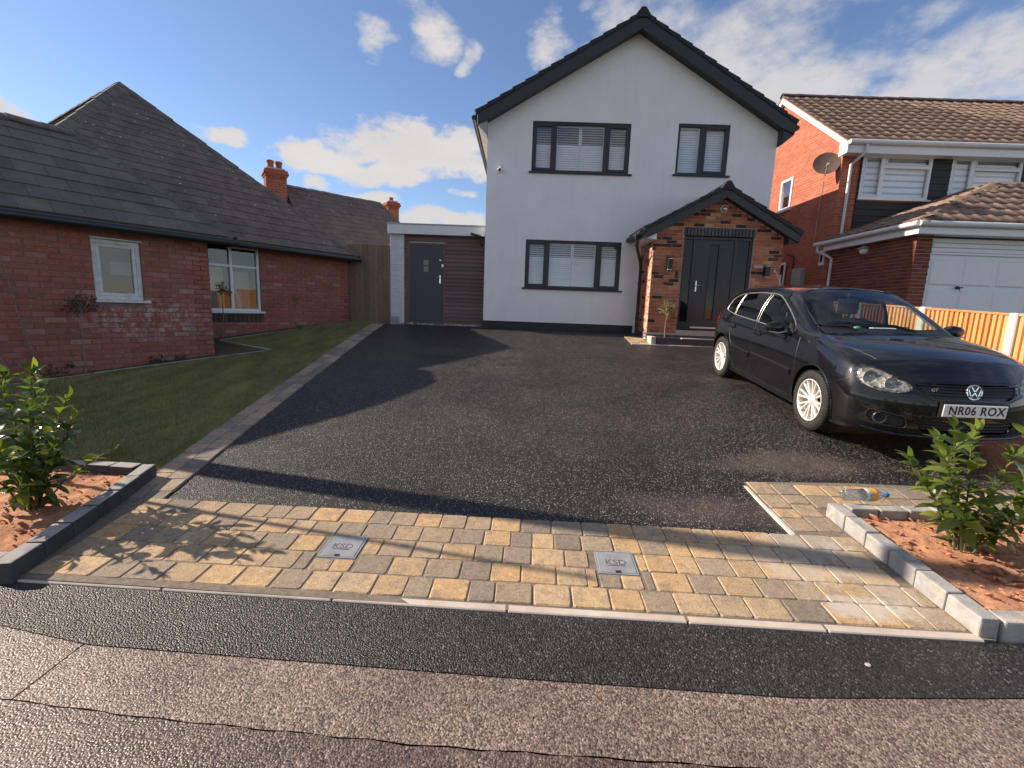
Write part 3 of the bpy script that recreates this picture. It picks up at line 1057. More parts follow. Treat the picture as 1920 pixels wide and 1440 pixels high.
def soil(name, poly_x, y0, y1, zoff, seed, st=.018):
    """lumpy bed soil; poly_x(y) -> (xl, xr)"""
    from mathutils import noise as nz
    V, F = [], []
    yl = np.arange(y0, y1, st)
    nx = int((max(poly_x(v)[1] - poly_x(v)[0] for v in (y0, y1))) / st)
    for yv in yl:
        a, b = poly_x(yv)
        for i in range(nx + 1):
            x = a + (b - a) * i / nx
            p = Vector((x * 7, yv * 7, seed))
            h = nz.fractal(p, 1.0, 2.1, 5) * .013 + max(0, nz.noise(p * 4.3)) * .011 + max(0, nz.noise(p * 9.1)) * .007
            V.append((x, float(yv), gz(float(yv)) + zoff + h))
    for j in range(len(yl) - 1):
        for i in range(nx):
            q = j * (nx + 1) + i
            F.append((q, q + 1, q + nx + 2, q + nx + 1))
    o = big_mesh(name, V, F, M_soil, smooth=True)
    o['kind'] = 'structure'
    # clods lying on it
    rr = random.Random(seed)
    bm = bmesh.new()
    for _ in range(800):
        yv = rr.uniform(y0, y1)
        a, b = poly_x(yv)
        x = rr.uniform(a, b)
        s = rr.choice((.003, .003, .004, .004, .005, .006, .008, .012))
        mt = Matrix.Translation((x, yv, gz(yv) + zoff + .012)) @ Quaternion((rr.random(), rr.random(), rr.random(), 1)).to_matrix().to_4x4()
        r_ = bmesh.ops.create_icosphere(bm, subdivisions=1, radius=s, matrix=mt)
        for v in r_['verts']:
            v.co += Vector((rr.uniform(-1, 1), rr.uniform(-1, 1), rr.uniform(-1, 1))) * s * .35
    me = bpy.data.meshes.new('soil_clods')
    bm.to_mesh(me)
    bm.free()
    me.materials.append(M_soil)
    o = place(bpy.data.objects.new('soil_clods', me), None)
    tag(o, 'loose clods of red soil in the planter', 'soil', kind='stuff')
    return o


def pl_face(y):
    return -2.655 - .161 * (y - 2.28)


plL = thing('planter_border', (-2.8, 2.9, gz(2.9)), 'low grey block border round the red soil bed left of the paving', 'planter', 'block borders of the front planters')
M_kblock = M_kblockd
block_line(plL, (pl_face(2.22), 2.22), (pl_face(3.50), 3.50), .10, .112, side=1)
block_line(plL, (pl_face(3.52) - .11, 3.51), (-6.2, 3.60), .10, .112, side=1)
block_line(plL, (-2.755, 2.235), (-6.2, 2.335), .10, .112, side=-1)
soil('soil', lambda y: (-6.1, pl_face(y) - .08), 2.30, 3.53, .050, 11)
M_kblock = M_kblockl
plR = thing('planter_border', (2.4, 2.7, gz(2.7)), 'low grey block border round the red soil bed right of the paving', 'planter', 'block borders of the front planters')
block_line(plR, (2.345, 2.12), (2.345, 3.32), .10, .112, side=-1)
block_line(plR, (2.455, 3.32), (5.6, 3.32), .10, .112, side=-1)
block_line(plR, (2.455, 2.115), (5.6, 2.09), .10, .112, side=1)
soil('soil', lambda y: (2.43, 5.5), 2.16, 3.25, .050, 23)

# ------------------------------------------------------------------ inspection covers
def cover(x, y, w, d, rot, label, tilt):
    slope = (gz(float(y + .05)) - gz(float(y - .05))) / .1
    t_ = thing('inspection_cover', (x, y, gz(y)), label, 'drain cover', 'drain covers set in the paving')
    t_.rotation_euler = (math.atan(slope), 0, rot)
    loc = lambda m, n, mat, bev=0: place_local(m, n, mat, t_, bev)
    m = MB()
    m.box(-w / 2 + .011, w / 2 - .011, -d / 2 + .011, d / 2 - .011, -.02, .0175)
    loc(m, 'lid', M_lid, .003)
    m = MB()
    for a, b, c, e in ((-w / 2, w / 2, -d / 2, -d / 2 + .009), (-w / 2, w / 2, d / 2 - .009, d / 2), (-w / 2, -w / 2 + .009, -d / 2 + .009, d / 2 - .009), (w / 2 - .009, w / 2, -d / 2 + .009, d / 2 - .009)):
        m.box(a, b, c, e, -.02, .016)
    loc(m, 'frame', M_lid)
    m = MB()
    m.box(-.016, .016, -d / 2 + .013, -d / 2 + .030, .0181, .0195)
    loc(m, 'lifting_slot', M_black)
    for txt, sz, dy, nm in (('KSD', .070, -.004, 'lettering'), ('', .0125, -.034, 'lettering')):
        if nm == 'lettering' and txt != 'KSD':
            mm = MB()
            for i in range(14):
                mm.box(-.052 + i * .0076, -.052 + i * .0076 + .0045, dy - .004, dy + .003, .0181, .0192)
            loc(mm, 'small_print', M_lidmark)
            continue
        me = text_mesh(txt, sz, .0006)
        me.transform(Matrix.Translation((0, dy, .0178)))
        me.materials.append(M_lidmark)
        o = bpy.data.objects.new(nm, me)
        link(o, t_)
    return t_


def place_local(mb, name, mat, parent, bev=0, smooth=False):
    o = bpy.data.objects.new(name, mb.mesh(name, mat, smooth, bev))
    link(o, parent)
    return o


def text_mesh(txt, size, ext, align='CENTER', spacing=1.0, bold=0.0):
    cu = bpy.data.curves.new('text', 'FONT')
    cu.body = txt
    cu.size = size
    cu.extrude = ext
    cu.align_x = align
    cu.align_y = 'CENTER'
    cu.space_character = spacing
    cu.offset = bold
    cu.resolution_u = 3
    ob = bpy.data.objects.new('text', cu)
    COL.objects.link(ob)
    dg = bpy.context.evaluated_depsgraph_get()
    me = bpy.data.meshes.new_from_object(ob.evaluated_get(dg))
    bpy.data.objects.remove(ob)
    bpy.data.curves.remove(cu)
    me.materials.clear()
    return me


M_lid = rough_mat('worn_steel_lid', (0.20, 0.21, 0.225), (0.30, 0.31, 0.325), 11.0, 0.45, 0.2, 60.0, spec=0.6)
M_liddark = plain('lid_gap', (0.02, 0.02, 0.02), 0.7)
M_lidmark = plain('lid_marks', (0.085, 0.086, 0.09), 0.6)
cover(-1.045, 2.668, .236, .236, -.03, 'pale blue-grey square drain cover marked KSD, nearer the left planter', 0)
cover(.636, 2.62, .240, .228, -.02, 'square grey drain cover marked KSD near the middle of the paving', 0)
# ------------------------------------------------------------------ wall tools
def wall_panel(mb, O, u, outline, holes, depth, up=Vector((0, 0, 1))):
    """a wall with openings. outline and holes in (u, z); the outer face lies through O, the body goes depth along -normal"""
    O, u = Vector(O), Vector(u)
    n = Vector((u.y, -u.x, 0))          # outward when u runs to the viewer's right
    pts, edges = [], []

    def loop(pl):
        b = len(pts)
        pts.extend([Vector((float(p[0]), float(p[1]))) for p in pl])
        k = len(pl)
        edges.extend([(b + i, b + (i + 1) % k) for i in range(k)])
    loop(outline)
    for (a, b, c, d) in holes:
        loop([(a, c), (b, c), (b, d), (a, d)])
    vs, es, fs, *_ = delaunay_2d_cdt(pts, edges, [], 1, 1e-6)
    P = lambda p, d=0.0: O + u * p[0] + up * p[1] - n * d
    tri = []
    for f in fs:
        cx = sum(vs[i].x for i in f) / len(f)
        cz = sum(vs[i].y for i in f) / len(f)
        if any(a < cx < b and c < cz < d for a, b, c, d in holes):
            continue
        tri.append(tuple(f))
    mb.add([P(v) for v in vs], tri)
    mb.add([P(v, depth) for v in vs], [tuple(reversed(f)) for f in tri])
    k = len(outline)
    for i in range(k):
        p, q = outline[i], outline[(i + 1) % k]
        mb.quad(P(p), P(q), P(q, depth), P(p, depth))
    for a, b, c, d in holes:
        r = [(a, c), (b, c), (b, d), (a, d)]
        for i in range(4):
            p, q = r[i], r[(i + 1) % 4]
            mb.quad(P(q), P(p), P(p, depth), P(q, depth))


def brick_rects(u0, u1, z0, z1, holes=(), top=None, L=.225, H=.075, joint=.010, off=0.0, bot=None):
    out = []
    nrow = int((z1 - z0) / H) + 1
    for k in range(nrow):
        za = z0 + k * H
        zb = za + H - joint
        if zb > z1 + .02:
            break
        spans = [(u0, u1)]
        if top:                                   # gable: row limited by the roof line
            a, b = top(zb)
            spans = [(max(u0, a), min(u1, b))]
        for (a, b, c, d) in holes:
            if zb > c + .005 and za < d - .005:
                ns = []
                for s, e in spans:
                    if b <= s or a >= e:
                        ns.append((s, e))
                    else:
                        if a > s: ns.append((s, a))
                        if b < e: ns.append((b, e))
                spans = ns
        for s, e in spans:
            if e - s < .03:
                continue
            x = u0 + off - L + (L / 2 if k % 2 else 0)
            while x < e:
                xa, xb = max(x, s), min(x + L - joint, e)
                if xb - xa > .025:
                    zc = (za + zb) / 2
                    if not bot or za > bot((xa + xb) / 2) - H:
                        out.append((xa, xb, za, zb))
                x += L
    return out


def brick_proto(name, seed, mat, L=.215, H=.065):
    rr = random.Random(seed)
    j = .0022
    def q(ins, y):
        return [(sx * (L / 2 - ins) + rr.uniform(-j, j), y + rr.uniform(-j, j) * .5, sz * (H / 2 - ins) + rr.uniform(-j, j)) for sx, sz in ((-1, -1), (1, -1), (1, 1), (-1, 1))]
    vs = q(0, .012) + q(0, -.004) + q(.005, -.009)
    fs = [(8, 9, 10, 11)]
    for k in (0, 4):
        for i in range(4):
            l = (i + 1) % 4
            fs.append((k + i, k + l, k + 4 + l, k + 4 + i))
    me = bpy.data.meshes.new(name)
    me.from_pydata(vs, [], fs)
    me.materials.append(mat)
    me.update()
    return me


class Pieces:
    """like pieces of one thing: the largest in view become objects, the rest one joined part"""
    def __init__(self, name, parent, rest_name, limit=300):
        self.name, self.parent, self.rest, self.limit, self.items = name, parent, rest_name, limit, []

    def add(self, mesh, world, rot, scale, size, parent=None):
        d = (Vector(world) - CAM)
        v = Matrix(R0) @ d
        vis = size / max(1.0, d.length) ** 2
        if v.z < .3 or abs(v.x / v.z) > 1.16 or abs(v.y / v.z) > .9:
            vis *= .01
        self.items.append((vis, mesh, Vector(world), rot, Vector(scale), parent or self.parent))

    def finish(self, mat):
        self.items.sort(key=lambda t: -t[0])
        for vis, me, w, r, s, par in self.items[:self.limit]:
            inst(self.name, me, par, w, r, s)
        rest = self.items[self.limit:]
        if rest:
            bypar = {}
            for it in rest:
                bypar.setdefault(it[5], []).append(it)
            for par, its in bypar.items():
                V, F = [], []
                for vis, me, w, r, s, _ in its:
                    b = len(V)
                    M = Matrix.LocRotScale(w, r, s)
                    V.extend([tuple(M @ v.co) for v in me.vertices])
                    F.extend([tuple(i + b for i in p.vertices) for p in me.polygons])
                m = MB()
                m.v, m.f, m.mi = V, F, [0] * len(F)
                m.build(self.rest, mat, par, fixn=False, kind='stuff')


def lay_bricks(pc, protos, O, u, rects, face=.0):
    O, u = Vector(O), Vector(u)
    n = Vector((u.y, -u.x, 0))
    q = Matrix((u, -n, Vector((0, 0, 1)))).transposed().to_quaternion()
    for (a, b, c, d) in rects:
        w = O + u * ((a + b) / 2) + Vector((0, 0, (c + d) / 2)) + n * (face + random.uniform(-.002, .002))
        pc.add(random.choice(protos), w, q, ((b - a) / .215, 1, (d - c) / .065), (b - a) * (d - c) * max(.05, abs((w - CAM).normalized().dot(n))))


def clip_poly(poly, clip):
    """Sutherland-Hodgman, both in 2-D, clip convex and counter-clockwise"""
    out = poly
    k = len(clip)
    for i in range(k):
        a, b = clip[i], clip[(i + 1) % k]
        ex, ey = b[0] - a[0], b[1] - a[1]
        side = lambda p: ex * (p[1] - a[1]) - ey * (p[0] - a[0])
        res = []
        for j in range(len(out)):
            p, q = out[j], out[(j + 1) % len(out)]
            sp, sq = side(p), side(q)
            if sp >= 0: res.append(p)
            if (sp >= 0) != (sq >= 0):
                t = sp / (sp - sq)
                res.append((p[0] + (q[0] - p[0]) * t, p[1] + (q[1] - p[1]) * t))
        out = res
        if len(out) < 3:
            return []
    return out


def tile_mesh(poly, t0, h, th, mat, prof=None):
    """one roof tile: outline in (s, t); the lower edge stands th proud, the head lies flat"""
    zf = lambda p: .004 + th * max(0.0, 1 - (p[1] - t0) / h)
    n = len(poly)
    vs = [(p[0], p[1], zf(p)) for p in poly] + [(p[0], p[1], -.004) for p in poly]
    fs = [tuple(range(n))] + [(i, n + i, n + (i + 1) % n, (i + 1) % n) for i in range(n)]
    me = bpy.data.meshes.new('tile')
    me.from_pydata(vs, [], fs)
    me.materials.append(mat)
    me.update()
    return me


def pantile_mesh(w, h, th, mat, amp=.024, k=10):
    vs, fs = [], []
    for row, (t, b) in enumerate(((-.012, th), (h, 0.0), (-.012, -.012))):
        for i in range(k + 1):
            s = -w / 2 + w * i / k
            f = i / k
            z = amp * (math.sin(math.pi * min(1, f / .48)) ** 1.2 if f < .48 else -.10 * math.sin(math.pi * (f - .48) / .52)) * 1.0
            vs.append((s, t, z + b + .012))
    for i in range(k):
        fs.append((i, i + 1, k + 2 + i, k + 1 + i))
        a = 2 * (k + 1)
        fs.append((a + i, a + i + 1, i + 1, i))
    me = bpy.data.meshes.new('tile')
    me.from_pydata(vs, [], fs)
    me.materials.append(mat)
    me.polygons.foreach_set('use_smooth', [p.index % 2 == 0 for p in me.polygons])
    me.update()
    return me


def roof_tiles(pc, O, su, tu, poly, w, h, th, mat, jitter=.004, pan=False, roofpart=None):
    """lay tiles over the convex polygon (s, t) of the plane through O; poly counter-clockwise"""
    O, su, tu = Vector(O), Vector(su).normalized(), Vector(tu).normalized()
    nn = su.cross(tu)
    q = Matrix((su, tu, nn)).transposed().to_quaternion()
    smin, smax = min(p[0] for p in poly), max(p[0] for p in poly)
    tmin, tmax = min(p[1] for p in poly), max(p[1] for p in poly)
    full = pantile_mesh(w, h + .02, th, mat) if pan else tile_mesh([(-w / 2 + .002, -.006), (w / 2 - .002, -.006), (w / 2 - .002, h), (-w / 2 + .002, h)], 0, h, th, mat)
    rows = int(math.ceil((tmax - tmin) / h))
    for r in range(rows):
        t0 = tmin + r * h
        s = smin - w + (0 if pan else (w / 2 if r % 2 else 0))
        while s < smax + w:
            rect = [(s + .002, t0 - .006), (s + w - .002, t0 - .006), (s + w - .002, t0 + h), (s + .002, t0 + h)]
            c = clip_poly(rect, poly)
            if c:
                A = abs(sum(c[i][0] * c[(i + 1) % len(c)][1] - c[(i + 1) % len(c)][0] * c[i][1] for i in range(len(c)))) / 2
                cx, cy = s + w / 2, t0
                wpos = O + su * cx + tu * cy + nn * random.uniform(0, jitter)
                dq = Quaternion((0, 0, 1), random.uniform(-.006, .006)) if not pan else Quaternion((0, 0, 1), random.uniform(-.008, .008))
                if A > w * h * .97 or (pan and A > w * h * .55):
                    pc.add(full, wpos, q @ dq, (1, 1, 1), A, roofpart)
                elif A > w * h * .04:
                    me = tile_mesh([(p[0] - cx, p[1] - cy) for p in c], 0, h, th, mat)
                    pc.add(me, wpos, q, (1, 1, 1), A, roofpart)
            s += w


def ridge_line(parent, a, b, mat, r=.105, L=.45, drop=.09, name='ridge_tile', up=None):
    """angular ridge or hip cappings, each its own piece"""
    a, b = Vector(a), Vector(b)
    d = b - a
    n = max(1, int(round(d.length / L)))
    u = d.normalized()
    side = u.cross(Vector((0, 0, 1))).normalized()
    upv = side.cross(u).normalized()
    for i in range(n):
        p = a + d * (i / n) - u * .012
        e = a + d * ((i + 1) / n)
        k = random.uniform(-.006, .006)
        vs = []
        for P, g in ((p, .012), (e, 0)):
            for sx, z in ((-1.25, -drop), (-.5, -.012), (0, .018), (.5, -.012), (1.25, -drop)):
                vs.append(P + side * (sx * r) + upv * (z + g + k + .03))
            for sx, z in ((1.2, -drop - .025), (0, -.02), (-1.2, -drop - .025)):
                vs.append(P + side * (sx * r) + upv * (z + g + k + .03))
        fs = [(7, 6, 5, 4, 3, 2, 1, 0), tuple(range(8, 16))] + [(j, (j + 1) % 8, 8 + (j + 1) % 8, 8 + j) for j in range(8)]
        m = MB()
        m.add(vs, fs)
        m.build(name, mat, parent)


# ------------------------------------------------------------------ the white house
H_Y = 11.70
HX0, HX1 = -0.925, 5.835
RIDGE_X, RIDGE_Z = 2.455, 8.08
TANP = 0.585
house = thing('white_house', (2.455, 11.7, 1.05), 'white rendered gable-fronted house with anthracite windows and a brick porch', 'house')
WIN = [(0.13, 2.43, 4.765, 5.885), (3.525, 4.73, 4.80, 5.925), (0.07, 2.40, 2.06, 3.21)]
soff = lambda x: RIDGE_Z - .33 - TANP * abs(x - RIDGE_X)
m = MB()
ol = [(HX0, 1.0), (HX1, 1.0), (HX1, soff(HX1) + .2), (RIDGE_X, soff(RIDGE_X) + .2), (HX0, soff(HX0) + .2)]
wall_panel(m, (0, H_Y, 0), (1, 0, 0), ol, WIN, .28)
DEPTH = 8.2
for x in (HX0, HX1 - .28):
    m.box(x, x + .28, H_Y + .2801, H_Y + DEPTH, 0.9, soff(HX0) + .15)
m.prism([(HX0 + .281, H_Y + DEPTH - .28, .9), (HX1 - .281, H_Y + DEPTH - .28, .9), (HX1 - .281, H_Y + DEPTH - .28, soff(HX1)), (RIDGE_X, H_Y + DEPTH - .28, soff(RIDGE_X)), (HX0 + .281, H_Y + DEPTH - .28, soff(HX0))], (0, .27, 0))
hw = m.build('wall', M_render, house)
m = MB()
m.box(HX0 - .012, 2.80, H_Y - .012, H_Y - .0005, 1.0, 1.222)
m.box(5.70, HX1 + .012, H_Y - .012, H_Y - .0005, 1.0, 1.222)
m.box(HX0 - .012, HX0 - .0005, H_Y, H_Y + DEPTH, 1.0, 1.222)
m.build('plinth', M_plinth, hw)
# rooms behind the glass
m = MB()
for a, b, c, d in WIN:
    y0, y1 = H_Y + .281, H_Y + 1.6
    m.quad((a - .4, y1, c - .4), (b + .4, y1, c - .4), (b + .4, y1, d + .3), (a - .4, y1, d + .3))
    m.quad((a - .4, y0, d + .3), (b + .4, y0, d + .3), (b + .4, y1, d + .3), (a - .4, y1, d + .3))
    m.quad((a - .4, y0, c - .4), (b + .4, y0, c - .4), (b + .4, y1, c - .4), (a - .4, y1, c - .4))
    m.quad((a - .4, y0, c - .4), (a - .4, y1, c - .4), (a - .4, y1, d + .3), (a - .4, y0, d + .3))
    m.quad((b + .4, y0, c - .4), (b + .4, y1, c - .4), (b + .4, y1, d + .3), (b + .4, y0, d + .3))
m.build('room', M_room, house, fixn=False)


def slat_mesh(w, mat):
    m = MB()
    h, t = .0275, .004
    m.add([(-w / 2, -t, -h), (w / 2, -t, -h), (w / 2, t, -h), (-w / 2, t, -h), (-w / 2, -t, h), (w / 2, -t, h), (w / 2, t, h), (-w / 2, t, h)],
          [(0, 3, 2, 1), (4, 5, 6, 7), (0, 1, 5, 4), (1, 2, 6, 5), (2, 3, 7, 6), (3, 0, 4, 7)])
    return m.mesh('slat', mat)


def shutter(win, x0, x1, z0, z1, y, split, up_ang, lo_ang, pitch=.052):
    """plantation shutter leaf: two stiles, rails and tilted slats; the upper section may be open"""
    m = MB()
    e = .026
    m.box(x0, x0 + e, y - .014, y + .014, z0, z1)
    m.box(x1 - e, x1, y - .014, y + .014, z0, z1)
    m.box(x0 + e, x1 - e, y - .014, y + .014, z0, z0 + .03)
    m.box(x0 + e, x1 - e, y - .014, y + .014, z1 - .03, z1)
    m.build('shutter_leaf', M_white, win)
    me = slat_mesh(x1 - x0 - 2 * e - .003, M_slat)
    z = z0 + .03 + pitch / 2
    while z < z1 - .03 - pitch * .35:
        a = up_ang if z > split else lo_ang
        inst('slat', me, win, ((x0 + x1) / 2, y, z), Quaternion((1, 0, 0), rad(a + random.uniform(-1.5, 1.5))))
        z += pitch


def house_window(x0, x1, z0, z1, mull, leaves, split, up, lo):
    win = bpy.data.objects.new('window', None)
    place(win, house, ((x0 + x1) / 2, H_Y, z0))
    y0, y1 = H_Y + .035, H_Y + .105
    m = MB()
    fr = .062
    m.box(x0, x1, y0, y1, z1 - fr, z1)
    m.box(x0, x1, y0, y1, z0 + .002, z0 + fr)
    for a, b in ((x0, x0 + fr), (x1 - fr, x1)):
        m.box(a, b, y0, y1, z0 + fr, z1 - fr)
    for c in mull:
        m.box(c - .048, c + .048, y0, y1, z0 + fr, z1 - fr)
    m.build('frame', M_anth, win, bevel=.006)
    edges = [x0 + fr] + [v for c in mull for v in (c - .048, c + .048)] + [x1 - fr]
    for i in range(0, len(edges), 2):
        a, b = edges[i], edges[i + 1]
        opening = (b - a) < .75 and not (len(mull) == 1 and i == 0)
        s = .040 if opening else .012
        if opening:                                   # opening sash with its own frame
            m = MB()
            yy = y0 - .014
            m.box(a, b, yy, y1 - .02, z1 - fr - s, z1 - fr + .012)
            m.box(a, b, yy, y1 - .02, z0 + fr - .012, z0 + fr + s)
            m.box(a - .01, a + s, yy, y1 - .02, z0 + fr + s, z1 - fr - s)
            m.box(b - s, b + .01, yy, y1 - .02, z0 + fr + s, z1 - fr - s)
            m.build('sash', M_anth, win, bevel=.005)
        m = MB()
        m.quad((a + s - .004, y0 + .03, z0 + fr + s - .004), (b - s + .004, y0 + .03, z0 + fr + s - .004), (b - s + .004, y0 + .03, z1 - fr - s + .004), (a + s - .004, y0 + .03, z1 - fr - s + .004))
        m.build('pane', M_glass, win, fixn=False)
    m = MB()
    m.box(x0 - .06, x1 + .075, H_Y - .055, H_Y + .04, z0 - .035, z0 + .001)
    m.build('sill', M_anth, win, bevel=.006)
    for a, b in leaves:
        shutter(win, a, b, z0 + .055, z1 - .05, H_Y + .155, split, up, lo)
    return win


W = WIN[0]
house_window(*W, [.66, 1.87], [(.17, .64), (.70, 1.265), (1.275, 1.84), (1.90, 2.39)], 5.42, -72, -24)
W = WIN[1]
house_window(*W, [4.11], [(3.58, 4.07), (4.15, 4.69)], 9, -24, -24)
W = WIN[2]
house_window(*W, [.61, 1.84], [(.11, .58), (.65, 1.22), (1.23, 1.80), (1.88, 2.36)], 2.80, -66, -30)

# roof: slopes, stepped verge tiles, bargeboards, eaves boxes
VY = 11.42
RY1 = H_Y + DEPTH + .15
zr = lambda x, d=0.0: RIDGE_Z - d - TANP * abs(x - RIDGE_X)
XL, XR = -1.20, 6.12
m = MB()
for xe in (XL, XR):
    m.prism([(RIDGE_X, VY + .05, zr(RIDGE_X, .03)), (xe, VY + .05, zr(xe, .03)), (xe, VY + .05, zr(xe, .10)), (RIDGE_X, VY + .05, zr(RIDGE_X, .10))], (0, RY1 - VY - .05, 0))
roof = m.build('roof', M_anthtile, house)


def stepped_verge(parent, xr, zridge, tanp, xend, ncourse, y0, y1, tile_w, th, mat, namec='verge_tile'):
    """each course of tiles: the dry-verge unit on the gable edge plus the course behind it"""
    sgn = 1 if xend > xr else -1
    ln = abs(xend - xr)
    u = Vector((sgn, 0, -tanp)).normalized()
    up = Vector((sgn * tanp, 0, 1)).normalized()
    stp = math.hypot(ln, ln * tanp) / ncourse
    for k in range(ncourse):
        hd = Vector((xr, 0, zridge)) + u * (k * stp - (.02 if k else 0))
        tl = Vector((xr, 0, zridge)) + u * ((k + 1) * stp)
        for ya, yb, nm, lo in ((y0 - .02, y0 + .16, namec, .085), (y0 + .164, y1, 'tile_course', .02)):
            m = MB()
            P = [hd - up * (lo * .7), tl - up * (lo - .012), tl + up * th, hd + up * .006]
            m.prism([Vector((p.x, ya, p.z)) for p in P], (0, yb - ya, 0))
            m.build(nm, mat, parent, bevel=.005)


for xe in (XL, XR):
    stepped_verge(roof, RIDGE_X, RIDGE_Z, TANP, xe, 13, VY, RY1, .3, .034, M_anthtile)
ridge_line(roof, (RIDGE_X, VY + .18, RIDGE_Z + .02), (RIDGE_X, RY1, RIDGE_Z + .02), M_anthtile, r=.125, L=.45, drop=.12)
m = MB()                                            # ridge end cap
m.prism([(RIDGE_X - .175, VY - .035, RIDGE_Z - .085), (RIDGE_X - .13, VY - .035, RIDGE_Z - .13), (RIDGE_X + .13, VY - .035, RIDGE_Z - .13), (RIDGE_X + .175, VY - .035, RIDGE_Z - .085), (RIDGE_X + .05, VY - .035, RIDGE_Z + .082), (RIDGE_X - .05, VY - .035, RIDGE_Z + .082)], (0, .22, 0))
m.build('ridge_end', M_anthtile, roof, bevel=.012)
for xe in (XL, XR):
    sg = 1 if xe > RIDGE_X else -1
    m = MB()
    xe2 = xe - sg * .05
    m.prism([(RIDGE_X, VY, zr(RIDGE_X, .065)), (xe2, VY, zr(xe2, .065)), (xe2, VY, zr(xe2, .30)), (xe - sg * .30, VY, zr(xe - sg * .30, .345)), (RIDGE_X, VY, zr(RIDGE_X, .345))], (0, .024, 0))
    m.build('bargeboard', M_barge, house, bevel=.004)
    m = MB()                                        # sloping soffit between bargeboard and wall
    m.prism([(RIDGE_X, VY + .024, zr(RIDGE_X, .29)), (xe2, VY + .024, zr(xe2, .29)), (xe2, VY + .024, zr(xe2, .302)), (RIDGE_X, VY + .024, zr(RIDGE_X, .302))], (0, H_Y - VY - .026, 0))
    m.build('soffit', M_barge, house)
    xw = HX0 if sg < 0 else HX1
    m = MB()                                        # boxed eaves along the side wall
    z0 = zr(xe2, .31)
    m.prism([(xw + sg * .002, VY + .03, z0 - .20), (xe2 - sg * .02, VY + .03, z0 - .01), (xe2 - sg * .02, VY + .03, zr(xe2, .12)), (xw + sg * .002, VY + .03, zr(xw, .12))], (0, RY1 - VY - .2, 0))
    m.build('eaves_box', M_soffit if sg < 0 else M_barge, house)
    m = MB()
    gx = xe + sg * .035
    m.lathe((gx, VY + .08, zr(xe, .10)), (0, 1, 0), [(.0, 0), (.055, 0), (.055, RY1 - VY - .3), (0, RY1 - VY - .3)], 10)
    m.build('gutter', M_gutterb, house, smooth=True)

# --- porch
PY, PX0, PX1 = 10.60, 2.87, 5.69
PRX, PRZ, PT = 4.275, 4.27, .545
pz = lambda x, d=0.0: PRZ - d - PT * abs(x - PRX)
DOOR = (3.53, 5.055, 1.19, 3.245)
LINT = (3.505, 5.08, 3.245, 3.43)
pw = MB()
base = .82
ol = [(PX0, base), (PX1, base), (PX1, pz(PX1, .20)), (PRX, pz(PRX, .20)), (PX0, pz(PX0, .20))]
wall_panel(pw, (0, PY + .011, 0), (1, 0, 0), ol, [(DOOR[0], DOOR[1], DOOR[2], LINT[3])], .22)
pw.box(PX0 + .011, PX0 + .22, PY + .232, H_Y - .002, base, pz(PX0, .25))
pw.box(PX1 - .22, PX1 - .011, PY + .232, H_Y - .002, base, pz(PX1, .25))
porch = pw.build('porch', M_mortar, house)
pb = [brick_proto('brick', 100 + i, M_brick_porch) for i in range(6)]
pcs = Pieces('brick', porch, 'porch_brickwork', 300)
topf = lambda z: (PRX - (PRZ - .21 - z) / PT, PRX + (PRZ - .21 - z) / PT)
rects = brick_rects(PX0, PX1, 1.12, 4.05, [(DOOR[0] - .008, DOOR[1] + .008, 0, DOOR[3]), (LINT[0] - .008, LINT[1] + .008, LINT[2], LINT[3] + .012)], topf, off=.06)
lay_bricks(pcs, pb, (0, PY + .011, 0), (1, 0, 0), rects, .002)
lay_bricks(pcs, pb, (PX0 + .011, H_Y, 0), (0, -1, 0), brick_rects(.004, H_Y - PY - .014, 1.12, pz(PX0, .26)), .002)
lay_bricks(pcs, pb, (PX1 - .011, PY, 0), (0, 1, 0), brick_rects(.014, H_Y - PY - .004, 1.12, pz(PX1, .26)), .002)
pcs.finish(M_brick_porch)
eng = [brick_proto('brick', 200 + i, M_soldier) for i in range(3)]
pcs = Pieces('engineering_brick', porch, 'engineering_bricks', 300)
lay_bricks(pcs, eng, (0, PY + .011, 0), (1, 0, 0), brick_rects(PX0, PX1, .86, 1.11, [(DOOR[0], DOOR[1], 1.10, 2)], None, off=.1), .004)
lay_bricks(pcs, eng, (PX0 + .011, H_Y, 0), (0, -1, 0), brick_rects(.004, H_Y - PY - .014, .90, 1.11), .004)
n_ = 21
for i in range(n_):
    a = LINT[0] + (LINT[1] - LINT[0]) * i / n_
    w_ = (LINT[1] - LINT[0]) / n_ - .015
    q = Matrix(((0, 0, 1), (0, 1, 0), (-1, 0, 0))).to_quaternion()
    pcs.add(random.choice(eng), (a + w_ / 2 + .007, PY + .013, (LINT[2] + LINT[3]) / 2 + .004), q, ((LINT[3] - LINT[2] - .012) / .215, 1, w_ / .065), .3)
pcs.finish(M_soldier)

# porch roof
pr_ = MB()
PYF = 10.38
PXL, PXR = 2.58, 5.96
for xe in (PXL, PXR):
    pr_.prism([(PRX, PYF + .05, pz(PRX, .03)), (xe, PYF + .05, pz(xe, .03)), (xe, PYF + .05, pz(xe, .09)), (PRX, PYF + .05, pz(PRX, .09))], (0, H_Y - PYF - .052, 0))
proof = pr_.build('porch_roof', M_anthtile, house)
for xe in (PXL, PXR):
    stepped_verge(proof, PRX, PRZ, PT, xe, 6, PYF, H_Y - .003, .3, .034, M_anthtile)
ridge_line(proof, (PRX, PYF + .18, PRZ + .02), (PRX, H_Y - .02, PRZ + .02), M_anthtile, r=.12, L=.45, drop=.11)
m = MB()
m.prism([(PRX - .15, PYF - .035, PRZ - .075), (PRX - .12, PYF - .035, PRZ - .115), (PRX + .12, PYF - .035, PRZ - .115), (PRX + .15, PYF - .035, PRZ - .075), (PRX + .045, PYF - .035, PRZ + .078), (PRX - .045, PYF - .035, PRZ + .078)], (0, .2, 0))
